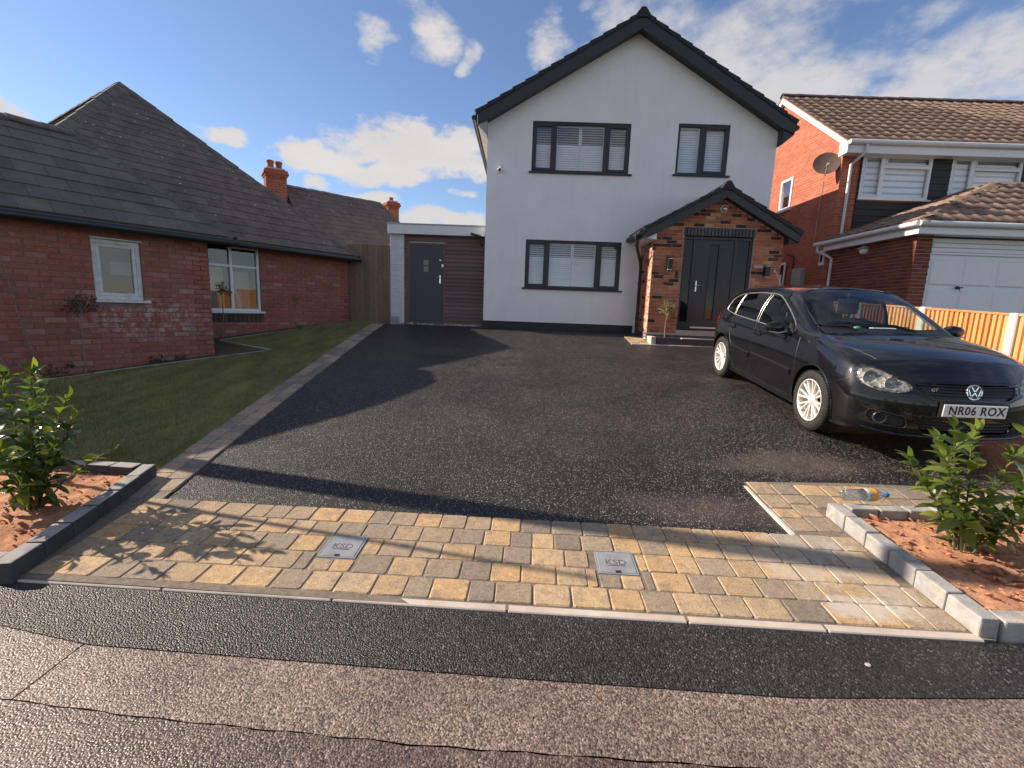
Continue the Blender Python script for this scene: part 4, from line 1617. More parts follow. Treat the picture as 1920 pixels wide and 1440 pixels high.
m.build('ridge_end', M_anthtile, proof, bevel=.012)
for xe in (PXL, PXR):
    sg = 1 if xe > PRX else -1
    xe2 = xe - sg * .05
    m = MB()
    m.prism([(PRX, PYF, pz(PRX, .06)), (xe2, PYF, pz(xe2, .06)), (xe2, PYF, pz(xe2, .24)), (xe - sg * .22, PYF, pz(xe - sg * .22, .255)), (PRX, PYF, pz(PRX, .255))], (0, .022, 0))
    m.build('bargeboard', M_barge, porch, bevel=.004)
    m = MB()
    m.prism([(PRX, PYF + .022, pz(PRX, .215)), (xe2, PYF + .022, pz(xe2, .215)), (xe2, PYF + .022, pz(xe2, .227)), (PRX, PYF + .022, pz(PRX, .227))], (0, PY - PYF - .024, 0))
    m.build('soffit', M_barge, porch)
    m = MB()
    xw = PX0 if sg < 0 else PX1
    m.prism([(xw + sg * .001, PYF + .03, pz(xe2, .26)), (xe2 - sg * .01, PYF + .03, pz(xe2, .22)), (xe2 - sg * .01, PYF + .03, pz(xe2, .10)), (xw + sg * .001, PYF + .03, pz(xw, .12))], (0, H_Y - PYF - .035, 0))
    m.build('eaves_box', M_white if sg < 0 else M_barge, porch)
gm = MB()
gzz = pz(PXL, .09)
gm.lathe((PXL - .04, PYF - .01, gzz), (0, 1, 0), [(0, 0), (.058, 0), (.058, H_Y - PYF - .02), (0, H_Y - PYF - .02)], 12)
gm.build('gutter', M_gutterb, house, smooth=True)
gm = MB()
gm.box(PXL - .10, PXL + .015, PYF + .28, PYF + .40, gzz - .10, gzz + .03)
gm.tube([(PXL - .04, 10.74, gzz - .08), (PXL - .04, 10.76, gzz - .24), (PXL + .02, 10.85, gzz - .36), (2.74, 11.12, gzz - .56), (2.775, 11.2, gzz - .68), (2.775, 11.2, 1.02)], .036, 10)
for zz in (1.4, 2.2, 2.75):
    gm.tube([(2.775, 11.2, zz), (2.775, 11.2, zz + .05)], .045, 10)
gm.build('downpipe', M_gutterb, house, smooth=True)

# front door set
dx0, dx1, dz0, dz1 = DOOR
m = MB()
YF0, YF1 = PY + .06, PY + .13
m.box(dx0, dx1, YF0, YF1, dz1 - .065, dz1)
m.box(dx0, dx1, YF0, YF1, dz0, dz0 + .05)
for a, b in ((dx0, dx0 + .06), (3.76, 3.835), (4.665, 4.74), (dx1 - .06, dx1)):
    m.box(a, b, YF0, YF1, dz0 + .05, dz1 - .065)
m.box(dx0 + .06, 3.76, YF0, YF1, dz0 + .05, dz0 + .20)
m.box(4.74, dx1 - .06, YF0, YF1, dz0 + .05, dz0 + .20)
m.build('door_frame', M_anth, house, bevel=.006)
SL = (4.165, 4.335, 1.46, 3.07)
m = MB()
wall_panel(m, (0, YF0 + .018, 0), (1, 0, 0), [(3.838, dz0 + .052), (4.662, dz0 + .052), (4.662, dz1 - .068), (3.838, dz1 - .068)], [SL], .045)
door = m.build('front_door', M_anthdoor, house)
m = MB()
e = .018
m.box(SL[0] - e, SL[1] + e, YF0 + .008, YF0 + .0175, SL[2] - e, SL[2])
m.box(SL[0] - e, SL[1] + e, YF0 + .008, YF0 + .0175, SL[3], SL[3] + e)
m.box(SL[0] - e, SL[0], YF0 + .008, YF0 + .0175, SL[2], SL[3])
m.box(SL[1], SL[1] + e, YF0 + .008, YF0 + .0175, SL[2], SL[3])
for zz in (1.25, 3.16):
    pass
m.build('glazing_bead', M_anth, door, bevel=.003)
m = MB()
m.quad((SL[0], YF0 + .035, SL[2]), (SL[1], YF0 + .035, SL[2]), (SL[1], YF0 + .035, SL[3]), (SL[0], YF0 + .035, SL[3]))
m.build('pane', M_glassdark, door, fixn=False)
for a, b in ((dx0 + .06, 3.76), (4.74, dx1 - .06)):
    m = MB()
    m.quad((a, YF0 + .03, dz0 + .2), (b, YF0 + .03, dz0 + .2), (b, YF0 + .03, dz1 - .065), (a, YF0 + .03, dz1 - .065))
    m.build('sidelight_pane', M_glassdark, house, fixn=False)
m = MB()
m.box(3.885, 3.912, YF0 + .005, YF0 + .017, 2.06, 2.29)
m.tube([(3.898, YF0 + .008, 2.19), (3.898, YF0 - .04, 2.19), (3.93, YF0 - .045, 2.19), (4.025, YF0 - .045, 2.19)], .010, 8)
m.lathe((3.898, YF0 + .006, 2.10), (0, -1, 0), [(.012, 0), (.012, .012), (0, .012)], 10)
m.build('handle', M_chrome, door, smooth=True, bevel=.0)
m = MB()
m.box(3.85, 4.65, YF0 - .012, YF0 + .01, dz0 + .052, dz0 + .088)
m.build('threshold_bar', plain('satin_sill', (.62, .62, .63), .4, metal=.2), door, bevel=.004)
m = MB()                                            # hall behind the door
m.quad((3.0, H_Y + 1.2, 1.0), (5.6, H_Y + 1.2, 1.0), (5.6, H_Y + 1.2, 3.4), (3.0, H_Y + 1.2, 3.4))
m.quad((3.1, YF1 + .03, 1.18), (5.46, YF1 + .03, 1.18), (5.46, H_Y + 1.2, 1.18), (3.1, H_Y + 1.2, 1.18))
m.build('hall', M_dark, house, fixn=False)
# step
st = thing('door_step', (4.2, 10.42, .9), 'low dark brick doorstep with a pale stone edge below the front door', 'step')
m = MB()
m.box(2.90, 5.66, 10.27, PY - .008, .70, 1.005)
m.build('riser', M_soldier, st)
m = MB()
m.box(2.885, 2.985, 10.235, PY - .002, .72, 1.04)
m.box(3.55, 5.68, 10.24, 10.33, 1.006, 1.032)
m.build('stone_edge', M_kerb, st, bevel=.006)
m = MB()
m.box(2.99, 5.66, 10.335, PY - .012, 1.0055, 1.03)
m.build('tread', M_soldier, st, bevel=.004)
m = MB()
m.obox((2.46, 10.205, gz(10.205) - .05), (3.2, 0, 0), (0, .055, .006), (0, 0, .066))
m.build('stone_strip', M_kerb, st, bevel=.005)

# --- small fittings on and round the house, each a thing of its own
def wall_lamp(x, z, label):
    t_ = thing('wall_lamp', (x, PY, z), label, 'wall light', 'wall lights beside the front door')
    m = MB(); m.box(x - .045, x + .045, PY - .016, PY - .002, z - .14, z + .14); m.build('back_plate', M_black, t_, bevel=.004)
    m = MB(); m.box(x - .052, x + .052, PY - .125, PY - .017, z - .12, z + .10); m.build('housing', M_black, t_, bevel=.008)
    m = MB(); m.box(x - .054, x + .054, PY - .128, PY - .016, z + .101, z + .112); m.build('cap', M_chrome, t_, bevel=.003)
    m = MB(); m.box(x - .045, x + .045, PY - .118, PY - .024, z - .132, z - .121); m.build('lens', M_white, t_)


wall_lamp(3.235, 2.63, 'black box wall light left of the door, above the small doorbell')
wall_lamp(5.36, 2.54, 'black box wall light right of the door beside the white number plaque')
m = MB(); m.box(3.40, 3.45, PY - .032, PY - .003, 2.34, 2.49)
db = thing_mesh(m.build('doorbell', M_black, None, bevel=.008), (3.425, PY, 2.34)); tag(db, 'small dark video doorbell on the brick left of the front door', 'doorbell')
m = MB(); m.box(5.09, 5.30, PY - .022, PY - .003, 2.60, 2.665)
db = thing_mesh(m.build('number_plaque', M_conc, None, bevel=.004), (5.2, PY, 2.6)); tag(db, 'small pale stone number plaque on the brick right of the door', 'plaque')
m = MB(); m.box(5.53, 5.585, PY - .018, PY - .003, 2.52, 2.58)
db = thing_mesh(m.build('key_switch', M_conc, None, bevel=.004), (5.557, PY, 2.52)); tag(db, 'tiny square beige switch plate on the brick at the right porch corner', 'switch')
t_ = thing('porch_camera', (4.315, PY, 3.80), 'round white dome camera high on the brick porch gable', 'camera')
m = MB(); m.lathe((4.315, PY - .002, 3.82), (0, -1, 0), [(0, 0), (.082, 0), (.082, .03), (.07, .045), (0, .045)], 24); m.build('mount', M_white, t_, smooth=True)
m = MB(); m.lathe((4.315, PY - .046, 3.815), (0, -1, -.25), [(.062, 0), (.060, .02), (.047, .045), (.022, .062), (0, .066)], 20); m.build('dome', M_steel, t_, smooth=True)
t_ = thing('security_camera', (-.60, H_Y, 4.70), 'small white bullet security camera on the render at upper left of the white house', 'camera')
m = MB(); m.box(-.64, -.565, H_Y - .03, H_Y - .001, 4.80, 4.90); m.build('bracket', M_white, t_, bevel=.008)
m = MB(); m.tube([(-.602, H_Y - .03, 4.85), (-.602, H_Y - .08, 4.83), (-.602, H_Y - .09, 4.78)], .017, 8); m.build('arm', M_white, t_, smooth=True)
m = MB(); m.lathe((-.602, H_Y - .03, 4.775), (-.1, -1, -.28), [(0, 0), (.042, .002), (.047, .03), (.047, .12), (.036, .13), (0, .13)], 16); m.build('body', M_white, t_, smooth=True)
m = MB(); m.lathe((-.615, H_Y - .155, 4.739), (-.1, -1, -.28), [(.033, 0), (.03, .008), (0, .01)], 16); m.build('lens', M_black, t_, smooth=True)

# ------------------------------------------------------------------ outbuilding between house and gate
OY = 12.0
ob = thing('outbuilding', (-2.15, OY, 1.05), 'flat-roofed side extension with brown boarding, a grey door and white fascia', 'outbuilding')
OX0, OX1 = -3.33, HX0 - .012
m = MB()
m.box(OX0, OX0 + .345, OY + .012, OY + .35, .95, 3.27)
pil = m.build('brick_pillar', M_brick_white, ob)
pp = [brick_proto('brick', 300 + i, M_brick_white) for i in range(4)]
pcs = Pieces('brick', pil, 'pillar_brickwork', 300)
lay_bricks(pcs, pp, (0, OY + .012, 0), (1, 0, 0), brick_rects(OX0, OX0 + .345, 1.03, 3.27, joint=.006), .0)
pcs.finish(M_brick_white)
m = MB()
m.box(OX0 + .02, OX1, OY + .36, OY + 6, .95, 3.3)
m.box(OX0 + .35, OX1, OY + .10, OY + .355, .95, 3.3)
m.build('body', M_brick_white, ob)
m = MB()
m.box(OX0 - .03, OX1, OY - .10, OY + 6.1, 3.27, 3.50)
m.build('fascia', M_white, ob, bevel=.006)
m = MB()
m.box(OX0 - .05, OX1, OY - .12, OY + 6.12, 3.501, 3.525)
m.build('roof_edge', plain('roof_felt_trim', (.45, .45, .45), .6), ob)
DX0, DX1, DZ0, DZ1 = -2.83, -2.0, 1.12, 3.03
k = 0
zb = 1.06
bh = .0985
while zb < 3.26:
    zt = min(zb + bh, 3.268)
    for a, b in ((OX0 + .348, OX1),):
        spans = [(a, b)]
        if zt > DZ0 - .04 and zb < DZ1 + .06:
            spans = [(a, DX0 - .055), (DX1 + .055, b)]
        for s, e in spans:
            m = MB()
            m.prism([(s, OY + .098, zb), (s, OY + .040, zb), (s, OY + .062, zt + .012), (s, OY + .098, zt + .012)], (e - s, 0, 0))
            m.build('cladding_board', M_clad, ob, bevel=.003)
    zb += bh
m = MB()
m.box(DX0 - .054, DX0, OY + .045, OY + .098, DZ0 - .03, DZ1 + .054)
m.box(DX1, DX1 + .054, OY + .045, OY + .098, DZ0 - .03, DZ1 + .054)
m.box(DX0, DX1, OY + .045, OY + .098, DZ1, DZ1 + .054)
m.build('door_frame', M_clad, ob, bevel=.004)
M_gdoor = plain('slate_blue_door', (0.055, 0.058, 0.068), .5, var=.06)
m = MB()
wx0, wx1, wz0, wz1 = -2.505, -2.37, 2.38, 2.68
wall_panel(m, (0, OY + .055, 0), (1, 0, 0), [(DX0 + .004, DZ0), (DX1 - .004, DZ0), (DX1 - .004, DZ1 - .004), (DX0 + .004, DZ1 - .004)], [(wx0, wx1, wz0, wz1)], .04)
gd = m.build('door', M_gdoor, ob)
m = MB()
m.quad((wx0, OY + .07, wz0), (wx1, OY + .07, wz0), (wx1, OY + .07, wz1), (wx0, OY + .07, wz1))
m.build('pane', plain('frosted_pane', (.16, .16, .15), .25, spec=.8), gd, fixn=False)
m = MB(); m.box(wx0 - .01, wx1 + .01, OY + .045, OY + .068, (wz0 + wz1) / 2 - .008, (wz0 + wz1) / 2 + .008); m.build('glazing_bar', M_gdoor, gd)
m = MB()
m.box(-2.09, -2.055, OY + .045, OY + .054, 2.10, 2.30)
m.tube([(-2.07, OY + .05, 2.245), (-2.07, OY + .01, 2.245), (-2.10, OY + .005, 2.245), (-2.17, OY + .005, 2.245)], .009, 8)
m.lathe((-2.075, OY + .053, 2.15), (0, -1, 0), [(.022, 0), (.022, .012), (0, .012)], 12)
m.build('handle', M_chrome, gd)
m = MB(); m.lathe((-2.07, OY + .054, 2.67), (0, -1, 0), [(.030, 0), (.030, .014), (.02, .02), (0, .02)], 16); m.build('lock', M_chrome, gd, smooth=True)
m = MB(); m.box(-2.04, -1.985, OY + .03, OY + .054, 2.50, 2.58); m.build('night_latch', M_steel, gd, bevel=.004)
m = MB(); m.box(DX0 - .02, DX1 + .02, OY - .02, OY + .1, DZ0 - .04, DZ0 - .003); m.build('threshold', M_clad, ob, bevel=.004)
t_ = thing('security_light', (-1.06, OY - .1, 3.10), 'dark angled floodlight under the white fascia beside the house corner', 'floodlight')
m = MB(); m.tube([(-1.03, OY + .03, 3.08), (-1.03, OY - .13, 3.10), (-1.04, OY - .15, 3.22)], .028, 8); m.build('arm', M_gutterb, t_, smooth=True)
m = MB(); m.obox((-1.30, OY - .22, 3.30), (.27, .03, -.07), (.0, .15, .0), (.01, 0, .045)); m.build('head', M_gutterb, t_, bevel=.008)
m = MB(); m.box(-3.30, -3.10, OY - .035, OY - .001, 1.06, 1.24)
o = thing_mesh(m.build('cable_box', plain('weathered_grey', (.33, .35, .37), .7), None, bevel=.02), (-3.2, OY, 1.06)); tag(o, 'grey rounded cable box low on the white brick pillar', 'box')
mm = MB()
rr = random.Random(3)
bm = bmesh.new()
for i in range(90):
    s = rr.uniform(.012, .035)
    x = rr.uniform(-2.1, -.95) if i % 3 else rr.uniform(-3.1, -2.1)
    r_ = bmesh.ops.create_icosphere(bm, subdivisions=1, radius=s, matrix=Matrix.Translation((x, rr.uniform(11.80, 11.94), gz(11.85) + .01)))
    for v in r_['verts']:
        v.co += Vector((rr.uniform(-1, 1), rr.uniform(-1, 1), rr.uniform(-1, 1))) * s * .3
me = bpy.data.meshes.new('pebbles'); bm.to_mesh(me); bm.free(); me.materials.append(M_conc)
tag(place(bpy.data.objects.new('pebbles', me), None), 'row of pale pebbles at the foot of the brown boarding', 'pebbles', kind='stuff')

# ------------------------------------------------------------------ timber gate
gt = thing('timber_gate', (-3.88, OY + .05, 1.05), 'tall brown close-boarded side gate between bungalow and white brick pillar', 'gate')
x = -4.62
i = 0
while x < OX0 - .02:
    w_ = .118
    e = min(x + w_, OX0 - .004)
    m = MB()
    m.prism([(x, OY + .04, 1.03), (e, OY + .028 + .006 * (i % 2), 1.03), (e, OY + .06, 1.03), (x, OY + .06, 1.03)], (0, 0, 1.985 + random.uniform(-.006, .006)))
    m.build('board', M_gate, gt, bevel=.003)
    x += w_ + .003
    i += 1
m = MB()
for zz in (1.3, 2.0, 2.75):
    m.box(-4.6, OX0 - .005, OY + .061, OY + .10, zz, zz + .09)
m.build('rail', M_gate, gt)
# ------------------------------------------------------------------ brick bungalow on the left
bung = thing('brick_bungalow', (-6.5, 8.5, .55), 'low red brick bungalow with dark slate hipped roofs left of the lawn', 'bungalow')
W1_LEN, W2_LEN = 4.0, 5.6
E1, E2 = 2.52, 2.66                                     # wall heads


def wl(c, s, z=0.0, off=0.0):
    """point on a bungalow wall: s metres back along it from corner c, off metres outside"""
    p = c + BU * s + BN * off
    return Vector((p.x, p.y, z))


WINA = (-1.525, -.945, 1.46, 2.32)
WINB = (-3.45, -2.245, 1.28, 2.60)
pb = [brick_proto('brick', 400 + i, M_brick_bung) for i in range(6)]
pcs = Pieces('brick', bung, 'bungalow_brickwork', 300)
nb = BN
m = MB()
wall_panel(m, wl(W1C, -W1_LEN, 0, -.011), BU, [(0, .1), (W1_LEN, .1), (W1_LEN, E1 + .12), (0, E1 + .12)], [(W1_LEN + WINA[0], W1_LEN + WINA[1], WINA[2], WINA[3])], .25)
# return and the rest of the front wing
p = wl(W1C, 0, 0, -.011)
m.obox((p.x, p.y, .1), -BN * 4.4, -BU * .25, (0, 0, E1 + .1))
p = wl(W1C, -W1_LEN, 0, -.27)
m.obox((p.x, p.y, .1), -BN * 4.1, BU * .25, (0, 0, E1 + .1))
w1 = m.build('front_wing_wall', M_mortar_d, bung)
lay_bricks(pcs, pb, wl(W1C, -W1_LEN, 0, -.011), BU,
           brick_rects(0, W1_LEN, .20, E1 + .08, [(W1_LEN + WINA[0] - .004, W1_LEN + WINA[1] + .004, WINA[2] - .045, WINA[3] + .004)], None, L=.232, H=.0775, off=.05,
                       bot=lambda s: gz(wl(W1C, s - W1_LEN).y) - .02), .002)
lay_bricks(pcs, pb, wl(W1C, 0.0, 0, -.011), -BN, brick_rects(.0, 1.3, .5, E1 + .08, (), None, L=.232, H=.0775), .002)
m = MB()
wall_panel(m, wl(W2C, -W2_LEN, 0, -.011), BU, [(0, .3), (W2_LEN, .3), (W2_LEN, E2 + .12), (0, E2 + .12)], [(W2_LEN + WINB[0], W2_LEN + WINB[1], WINB[2], WINB[3])], .25)
p = wl(W2C, 0, 0, -.011)
m.obox((p.x, p.y, .3), -BN * 8, -BU * .25, (0, 0, E2))
m.build('main_wall', M_mortar_d, bung)
lay_bricks(pcs, pb, wl(W2C, -W2_LEN, 0, -.011), BU,
           brick_rects(1.5, W2_LEN, .60, E2 + .10, [(W2_LEN + WINB[0] - .004, W2_LEN + WINB[1] + .004, WINB[2] - .22, WINB[3] + .004)], None, L=.232, H=.0775, off=.03,
                       bot=lambda s: gz(wl(W2C, s - W2_LEN).y) - .02), .002)
pcs.finish(M_brick_bung)

M_glassb = glass_mat('old_window_glass', (.88, .90, .88), 1.5)


# windows
def bwin(c, rect, bars, sillz, name_mat, sill_over=.05):
    a, b, z0, z1 = rect
    win = bpy.data.objects.new('window', None)
    p0 = wl(c, a, z0)
    place(win, bung, p0)
    B = lambda s0, s1, za, zb, o0, o1: (wl(c, s0, za, o1), BU * (s1 - s0), -BN * (o1 - o0), Vector((0, 0, zb - za)))
    m = MB()
    f = .055
    o0, o1 = -.10, -.035
    m.obox(*B(a, b, z1 - f, z1 - .002, o0, o1))
    m.obox(*B(a, b, z0 + .002, z0 + f, o0, o1))
    m.obox(*B(a + .001, a + f, z0 + f, z1 - f, o0, o1))
    m.obox(*B(b - f, b - .001, z0 + f, z1 - f, o0, o1))
    for kind, v in bars:
        if kind == 'v':
            m.obox(*B(v - .03, v + .03, z0 + f, z1 - f, o0, o1))
        else:
            m.obox(*B(a + f, b - f, v - .025, v + .025, o0 + .003, o1 - .003))
    m.build('frame', name_mat, win, bevel=.005)
    m = MB()
    g = -.075
    m.quad(wl(c, a + f - .01, z0 + f - .01, g), wl(c, b - f + .01, z0 + f - .01, g), wl(c, b - f + .01, z1 - f + .01, g), wl(c, a + f - .01, z1 - f + .01, g))
    m.build('pane', M_glassb, win, fixn=False)
    m = MB()
    m.obox(*B(a - .02, b + sill_over, z0 - .04, z0 + .001, -.06, .045))
    m.build('sill', name_mat, win, bevel=.006)
    return win


wa = bwin(W1C, WINA, [], 0, M_whitewood, .07)
m = MB()                                                 # inner casement, flaking paint
f = .055
for s0, s1, za, zb in ((WINA[0] + f, WINA[1] - f, WINA[3] - f - .05, WINA[3] - f - .001), (WINA[0] + f, WINA[1] - f, WINA[2] + f + .001, WINA[2] + f + .05),
                       (WINA[0] + f + .001, WINA[0] + f + .045, WINA[2] + f + .05, WINA[3] - f - .05), (WINA[1] - f - .045, WINA[1] - f - .001, WINA[2] + f + .05, WINA[3] - f - .05)):
    m.obox(wl(W1C, s0, za, -.045), BU * (s1 - s0), -BN * .04, (0, 0, zb - za))
m.build('casement', M_whitewood, wa, bevel=.004)
m = MB()
m.obox(wl(W1C, WINA[0] - .01, WINA[3] + .001, .03), BU * (WINA[1] - WINA[0] + .02), -BN * .06, (0, 0, .022))
m.build('head_drip', M_whitewood, wa, bevel=.003)
wb = bwin(W2C, WINB, [('v', -2.82), ('h', 2.19)], 0, M_white)
m = MB()                                                 # brick-on-edge sill under it
for i in range(14):
    s = WINB[0] - .05 + i * .0925
    m.obox(wl(W2C, s, WINB[2] - .215, .012), BU * .083, -BN * .1, (0, 0, .165))
m.build('sill_bricks', brick_mat('grey_sill_brick', [(0, (.075, .055, .045)), (1, (.125, .09, .075))]), bung, bevel=.004)
# rooms and a pale blind behind the glass
m = MB()
for c, (a, b, z0, z1), dep in ((W1C, WINA, 1.2), (W2C, WINB, 1.3)):
    pts = [wl(c, a - .4, z0 - .3, -dep), wl(c, b + .4, z0 - .3, -dep), wl(c, b + .4, z1 + .2, -dep), wl(c, a - .4, z1 + .2, -dep)]
    fr = [wl(c, a - .4, z0 - .3, -.27), wl(c, b + .4, z0 - .3, -.27), wl(c, b + .4, z1 + .2, -.27), wl(c, a - .4, z1 + .2, -.27)]
    m.quad(*pts)
    for i in range(4):
        m.quad(fr[i], fr[(i + 1) % 4], pts[(i + 1) % 4], pts[i])
m.build('room', plain('bungalow_room', (.10, .095, .08), .9), bung, fixn=False)
m = MB()
m.obox(wl(W1C, -1.18, 1.84, -.5), BU * .40, -BN * .02, (0, 0, .20))
m.build('room_picture', plain('pale_blind', (.30, .31, .29), .8), bung)
m = MB()
m.obox(wl(W2C, -2.76, 1.30, -.30), BU * .42, -BN * .02, (0, 0, .80))
m.build('blind', plain('grey_blind', (.20, .20, .20), .8), bung)
m = MB()
m.obox(wl(W2C, -3.4, 1.30, -.32), BU * .55, -BN * .02, (0, 0, .86))
m.build('curtain', plain('tan_curtain', (.36, .28, .22), .9), bung)

# roofs
pcs = Pieces('roof_tile', bung, 'roof_tiles', 300)
Zv = Vector((0, 0, 1))


def slope_poly(pts3, O, su, tu):
    return [((Vector(p) - O).dot(su), (Vector(p) - O).dot(tu)) for p in pts3]


def ccw(poly):
    A = sum(poly[i][0] * poly[(i + 1) % len(poly)][1] - poly[(i + 1) % len(poly)][0] * poly[i][1] for i in range(len(poly)))
    return poly if A > 0 else poly[::-1]


def roof_face(pts3, mat, tw, th_, lift, tiles=True, part=None, thick=.03, pan=False, store=None):
    """pts3[0] -> pts3[1] is the eave, left to right seen from outside"""
    O = Vector(pts3[0])
    su = (Vector(pts3[1]) - O).normalized()
    nrm = su.cross(Vector(pts3[-1]) - O).normalized()
    tu = nrm.cross(su).normalized()
    mm = MB()
    mm.prism([Vector(p) - nrm * .005 for p in pts3], -nrm * thick)
    o = mm.build('roof_slope', mat, part or bung)
    if tiles:
        roof_tiles(store or pcs, O, su, tu, ccw(slope_poly(pts3, O, su, tu)), tw, th_, lift, mat, pan=pan, roofpart=part or bung)
    return o


# front wing: eave line, hip end, ridge parallel to the wall
P1 = math.tan(rad(37.3))
e1 = lambda s, i, z=0.0: Vector((-5.054, 7.834, 2.55)) + BU * s - BN * i + Zv * (P1 * i + z)
RI = 2.02
r1a, r1b = e1(-1.12, RI), e1(-2.25, RI)
c_r, c_b = e1(.30, 0), e1(.30, 2 * RI, -P1 * 2 * RI)
c_l, c_lb = e1(-4.25, 0), e1(-4.25, 2 * RI, -P1 * 2 * RI)
roof_face([c_l, c_r, r1a, r1b], M_slate_lo, .33, .315, .013)
roof_face([c_r, c_b, r1a], M_slate_lo, .33, .315, .017, tiles=False)
roof_face([c_b, c_lb, r1b, r1a], M_slate_lo, .33, .315, .017, tiles=False)
roof_face([c_lb, c_l, r1b], M_slate_lo, .33, .315, .017, tiles=False)
ridge_line(bung, r1b, r1a, M_ridge, r=.10, L=.45, drop=.07)
ridge_line(bung, c_r, r1a, M_ridge, r=.085, L=.42, drop=.06, name='hip_tile')
ridge_line(bung, c_l, r1b, M_ridge, r=.085, L=.42, drop=.06, name='hip_tile')
# main block: hip end facing the lawn, apex high at the left
P2 = math.tan(rad(41))
e2 = lambda s, i, z=0.0: Vector((-4.282, 11.55, 2.68)) + BU * s - BN * i + Zv * (P2 * i + z)
ax = e2(-2.85, 4.08)
k_r, k_l = e2(.36, 0), e2(-6.15, 0)
ap2 = ax - BN * 6.0
far_r, far_l = e2(.36, 14.2, -P2 * 14.2), e2(-6.15, 14.2, -P2 * 14.2)
roof_face([k_l, k_r, ax], M_slate, .27, .262, .012)
roof_face([k_r, far_r, ap2, ax], M_slate, .33, .315, .017, tiles=False)
roof_face([far_l, k_l, ax, ap2], M_slate, .33, .315, .017, tiles=True)
roof_face([far_r, far_l, ap2], M_slate, .33, .315, .017, tiles=False)
ridge_line(bung, k_r, ax, M_ridge, r=.085, L=.42, drop=.06, name='hip_tile')
ridge_line(bung, k_l, ax, M_ridge, r=.13, L=.45, drop=.09, name='hip_tile')
ridge_line(bung, ax, ap2, M_ridge, r=.10, L=.45, drop=.07)
ridge_line(bung, far_l, ap2, M_ridge, r=.10, L=.45, drop=.07, name='hip_tile')
# low link behind the front wing
# rear wing with its long ridge
g0, g1 = Vector((-8.25, 16.55, 5.40)), Vector((-5.67, 19.0, 5.40))
dn = Vector((.69, -.725, 0))
v0, v1 = g0 + dn * 3.3 - Zv * 2.85, Vector((-2.55, 17.35, 2.60))
b0, b1 = g0 - dn * 3.3 - Zv * 2.85, g1 - dn * 3.3 - Zv * 2.85
roof_face([v0, v1, g1, g0], M_slate, .27, .262, .012)
roof_face([v1, b1, g1], M_slate, .33, .315, .017, tiles=False)
roof_face([b1, b0, g0, g1], M_slate, .33, .315, .017, tiles=False)
roof_face([b0, v0, g0], M_slate, .33, .315, .017, tiles=False)
ridge_line(bung, g0, g1, M_ridge, r=.085, L=.45, drop=.05)
ridge_line(bung, v1, g1, M_ridge, r=.085, L=.45, drop=.05, name='hip_tile')
pcs.finish(M_slate)
m = MB()
q = v0 + Vector((-.2, .3, -1.6))
m.prism([v0 - dn * .3 - Zv * .1, v1 - dn * .3 - Zv * .1, b1 + dn * .3 - Zv * .1, b0 + dn * .3 - Zv * .1], (0, 0, -1.9))
m.build('rear_wall', M_brick_bung, bung)
# fascia, gutters and the thin cable along the wall head
for c, e_, s0, s1, z_ in ((W1C, e1, -4.25, .30, 2.52), (W2C, e2, -6.1, .36, 2.64)):
    a, b = e_(s0, -.01, -.03), e_(s1, -.01, -.03)
    m = MB()
    m.obox(e_(s0, .05, -.17), b - a, -BN * .03, (0, 0, .17))
    m.build('fascia', M_gutterb, bung, bevel=.004)
    m = MB()
    m.lathe(e_(s0, -.035, -.055), BU, [(0, 0), (.062, 0), (.062, s1 - s0 + .02), (0, s1 - s0 + .02)], 12)
    m.build('gutter', M_gutterb, bung, smooth=True)
    m = MB()
    m.obox(e_(s0, .08, -.165), b - a, -BN * .26, (0, 0, .012))
    m.build('soffit', M_gutterb, bung)
m = MB()
m.obox(e1(.315, .05, -.17), -BN * 3.9, BU * .02, (0, 0, .17))
m.obox(e2(.375, .05, -.17), -BN * 6, BU * .02, (0, 0, .17))
m.build('end_fascia', M_gutterb, bung, bevel=.004)
m = MB()
for c, s0, s1, z_ in ((W1C, -3.9, -.03, 2.535), (W2C, -3.1, -.05, 2.66)):
    m.tube([wl(c, s0 + (s1 - s0) * i / 14, z_ - .07 + random.uniform(-.006, .006), .012) for i in range(15)], .007, 6)
m.build('cable', M_conc, bung, smooth=True)


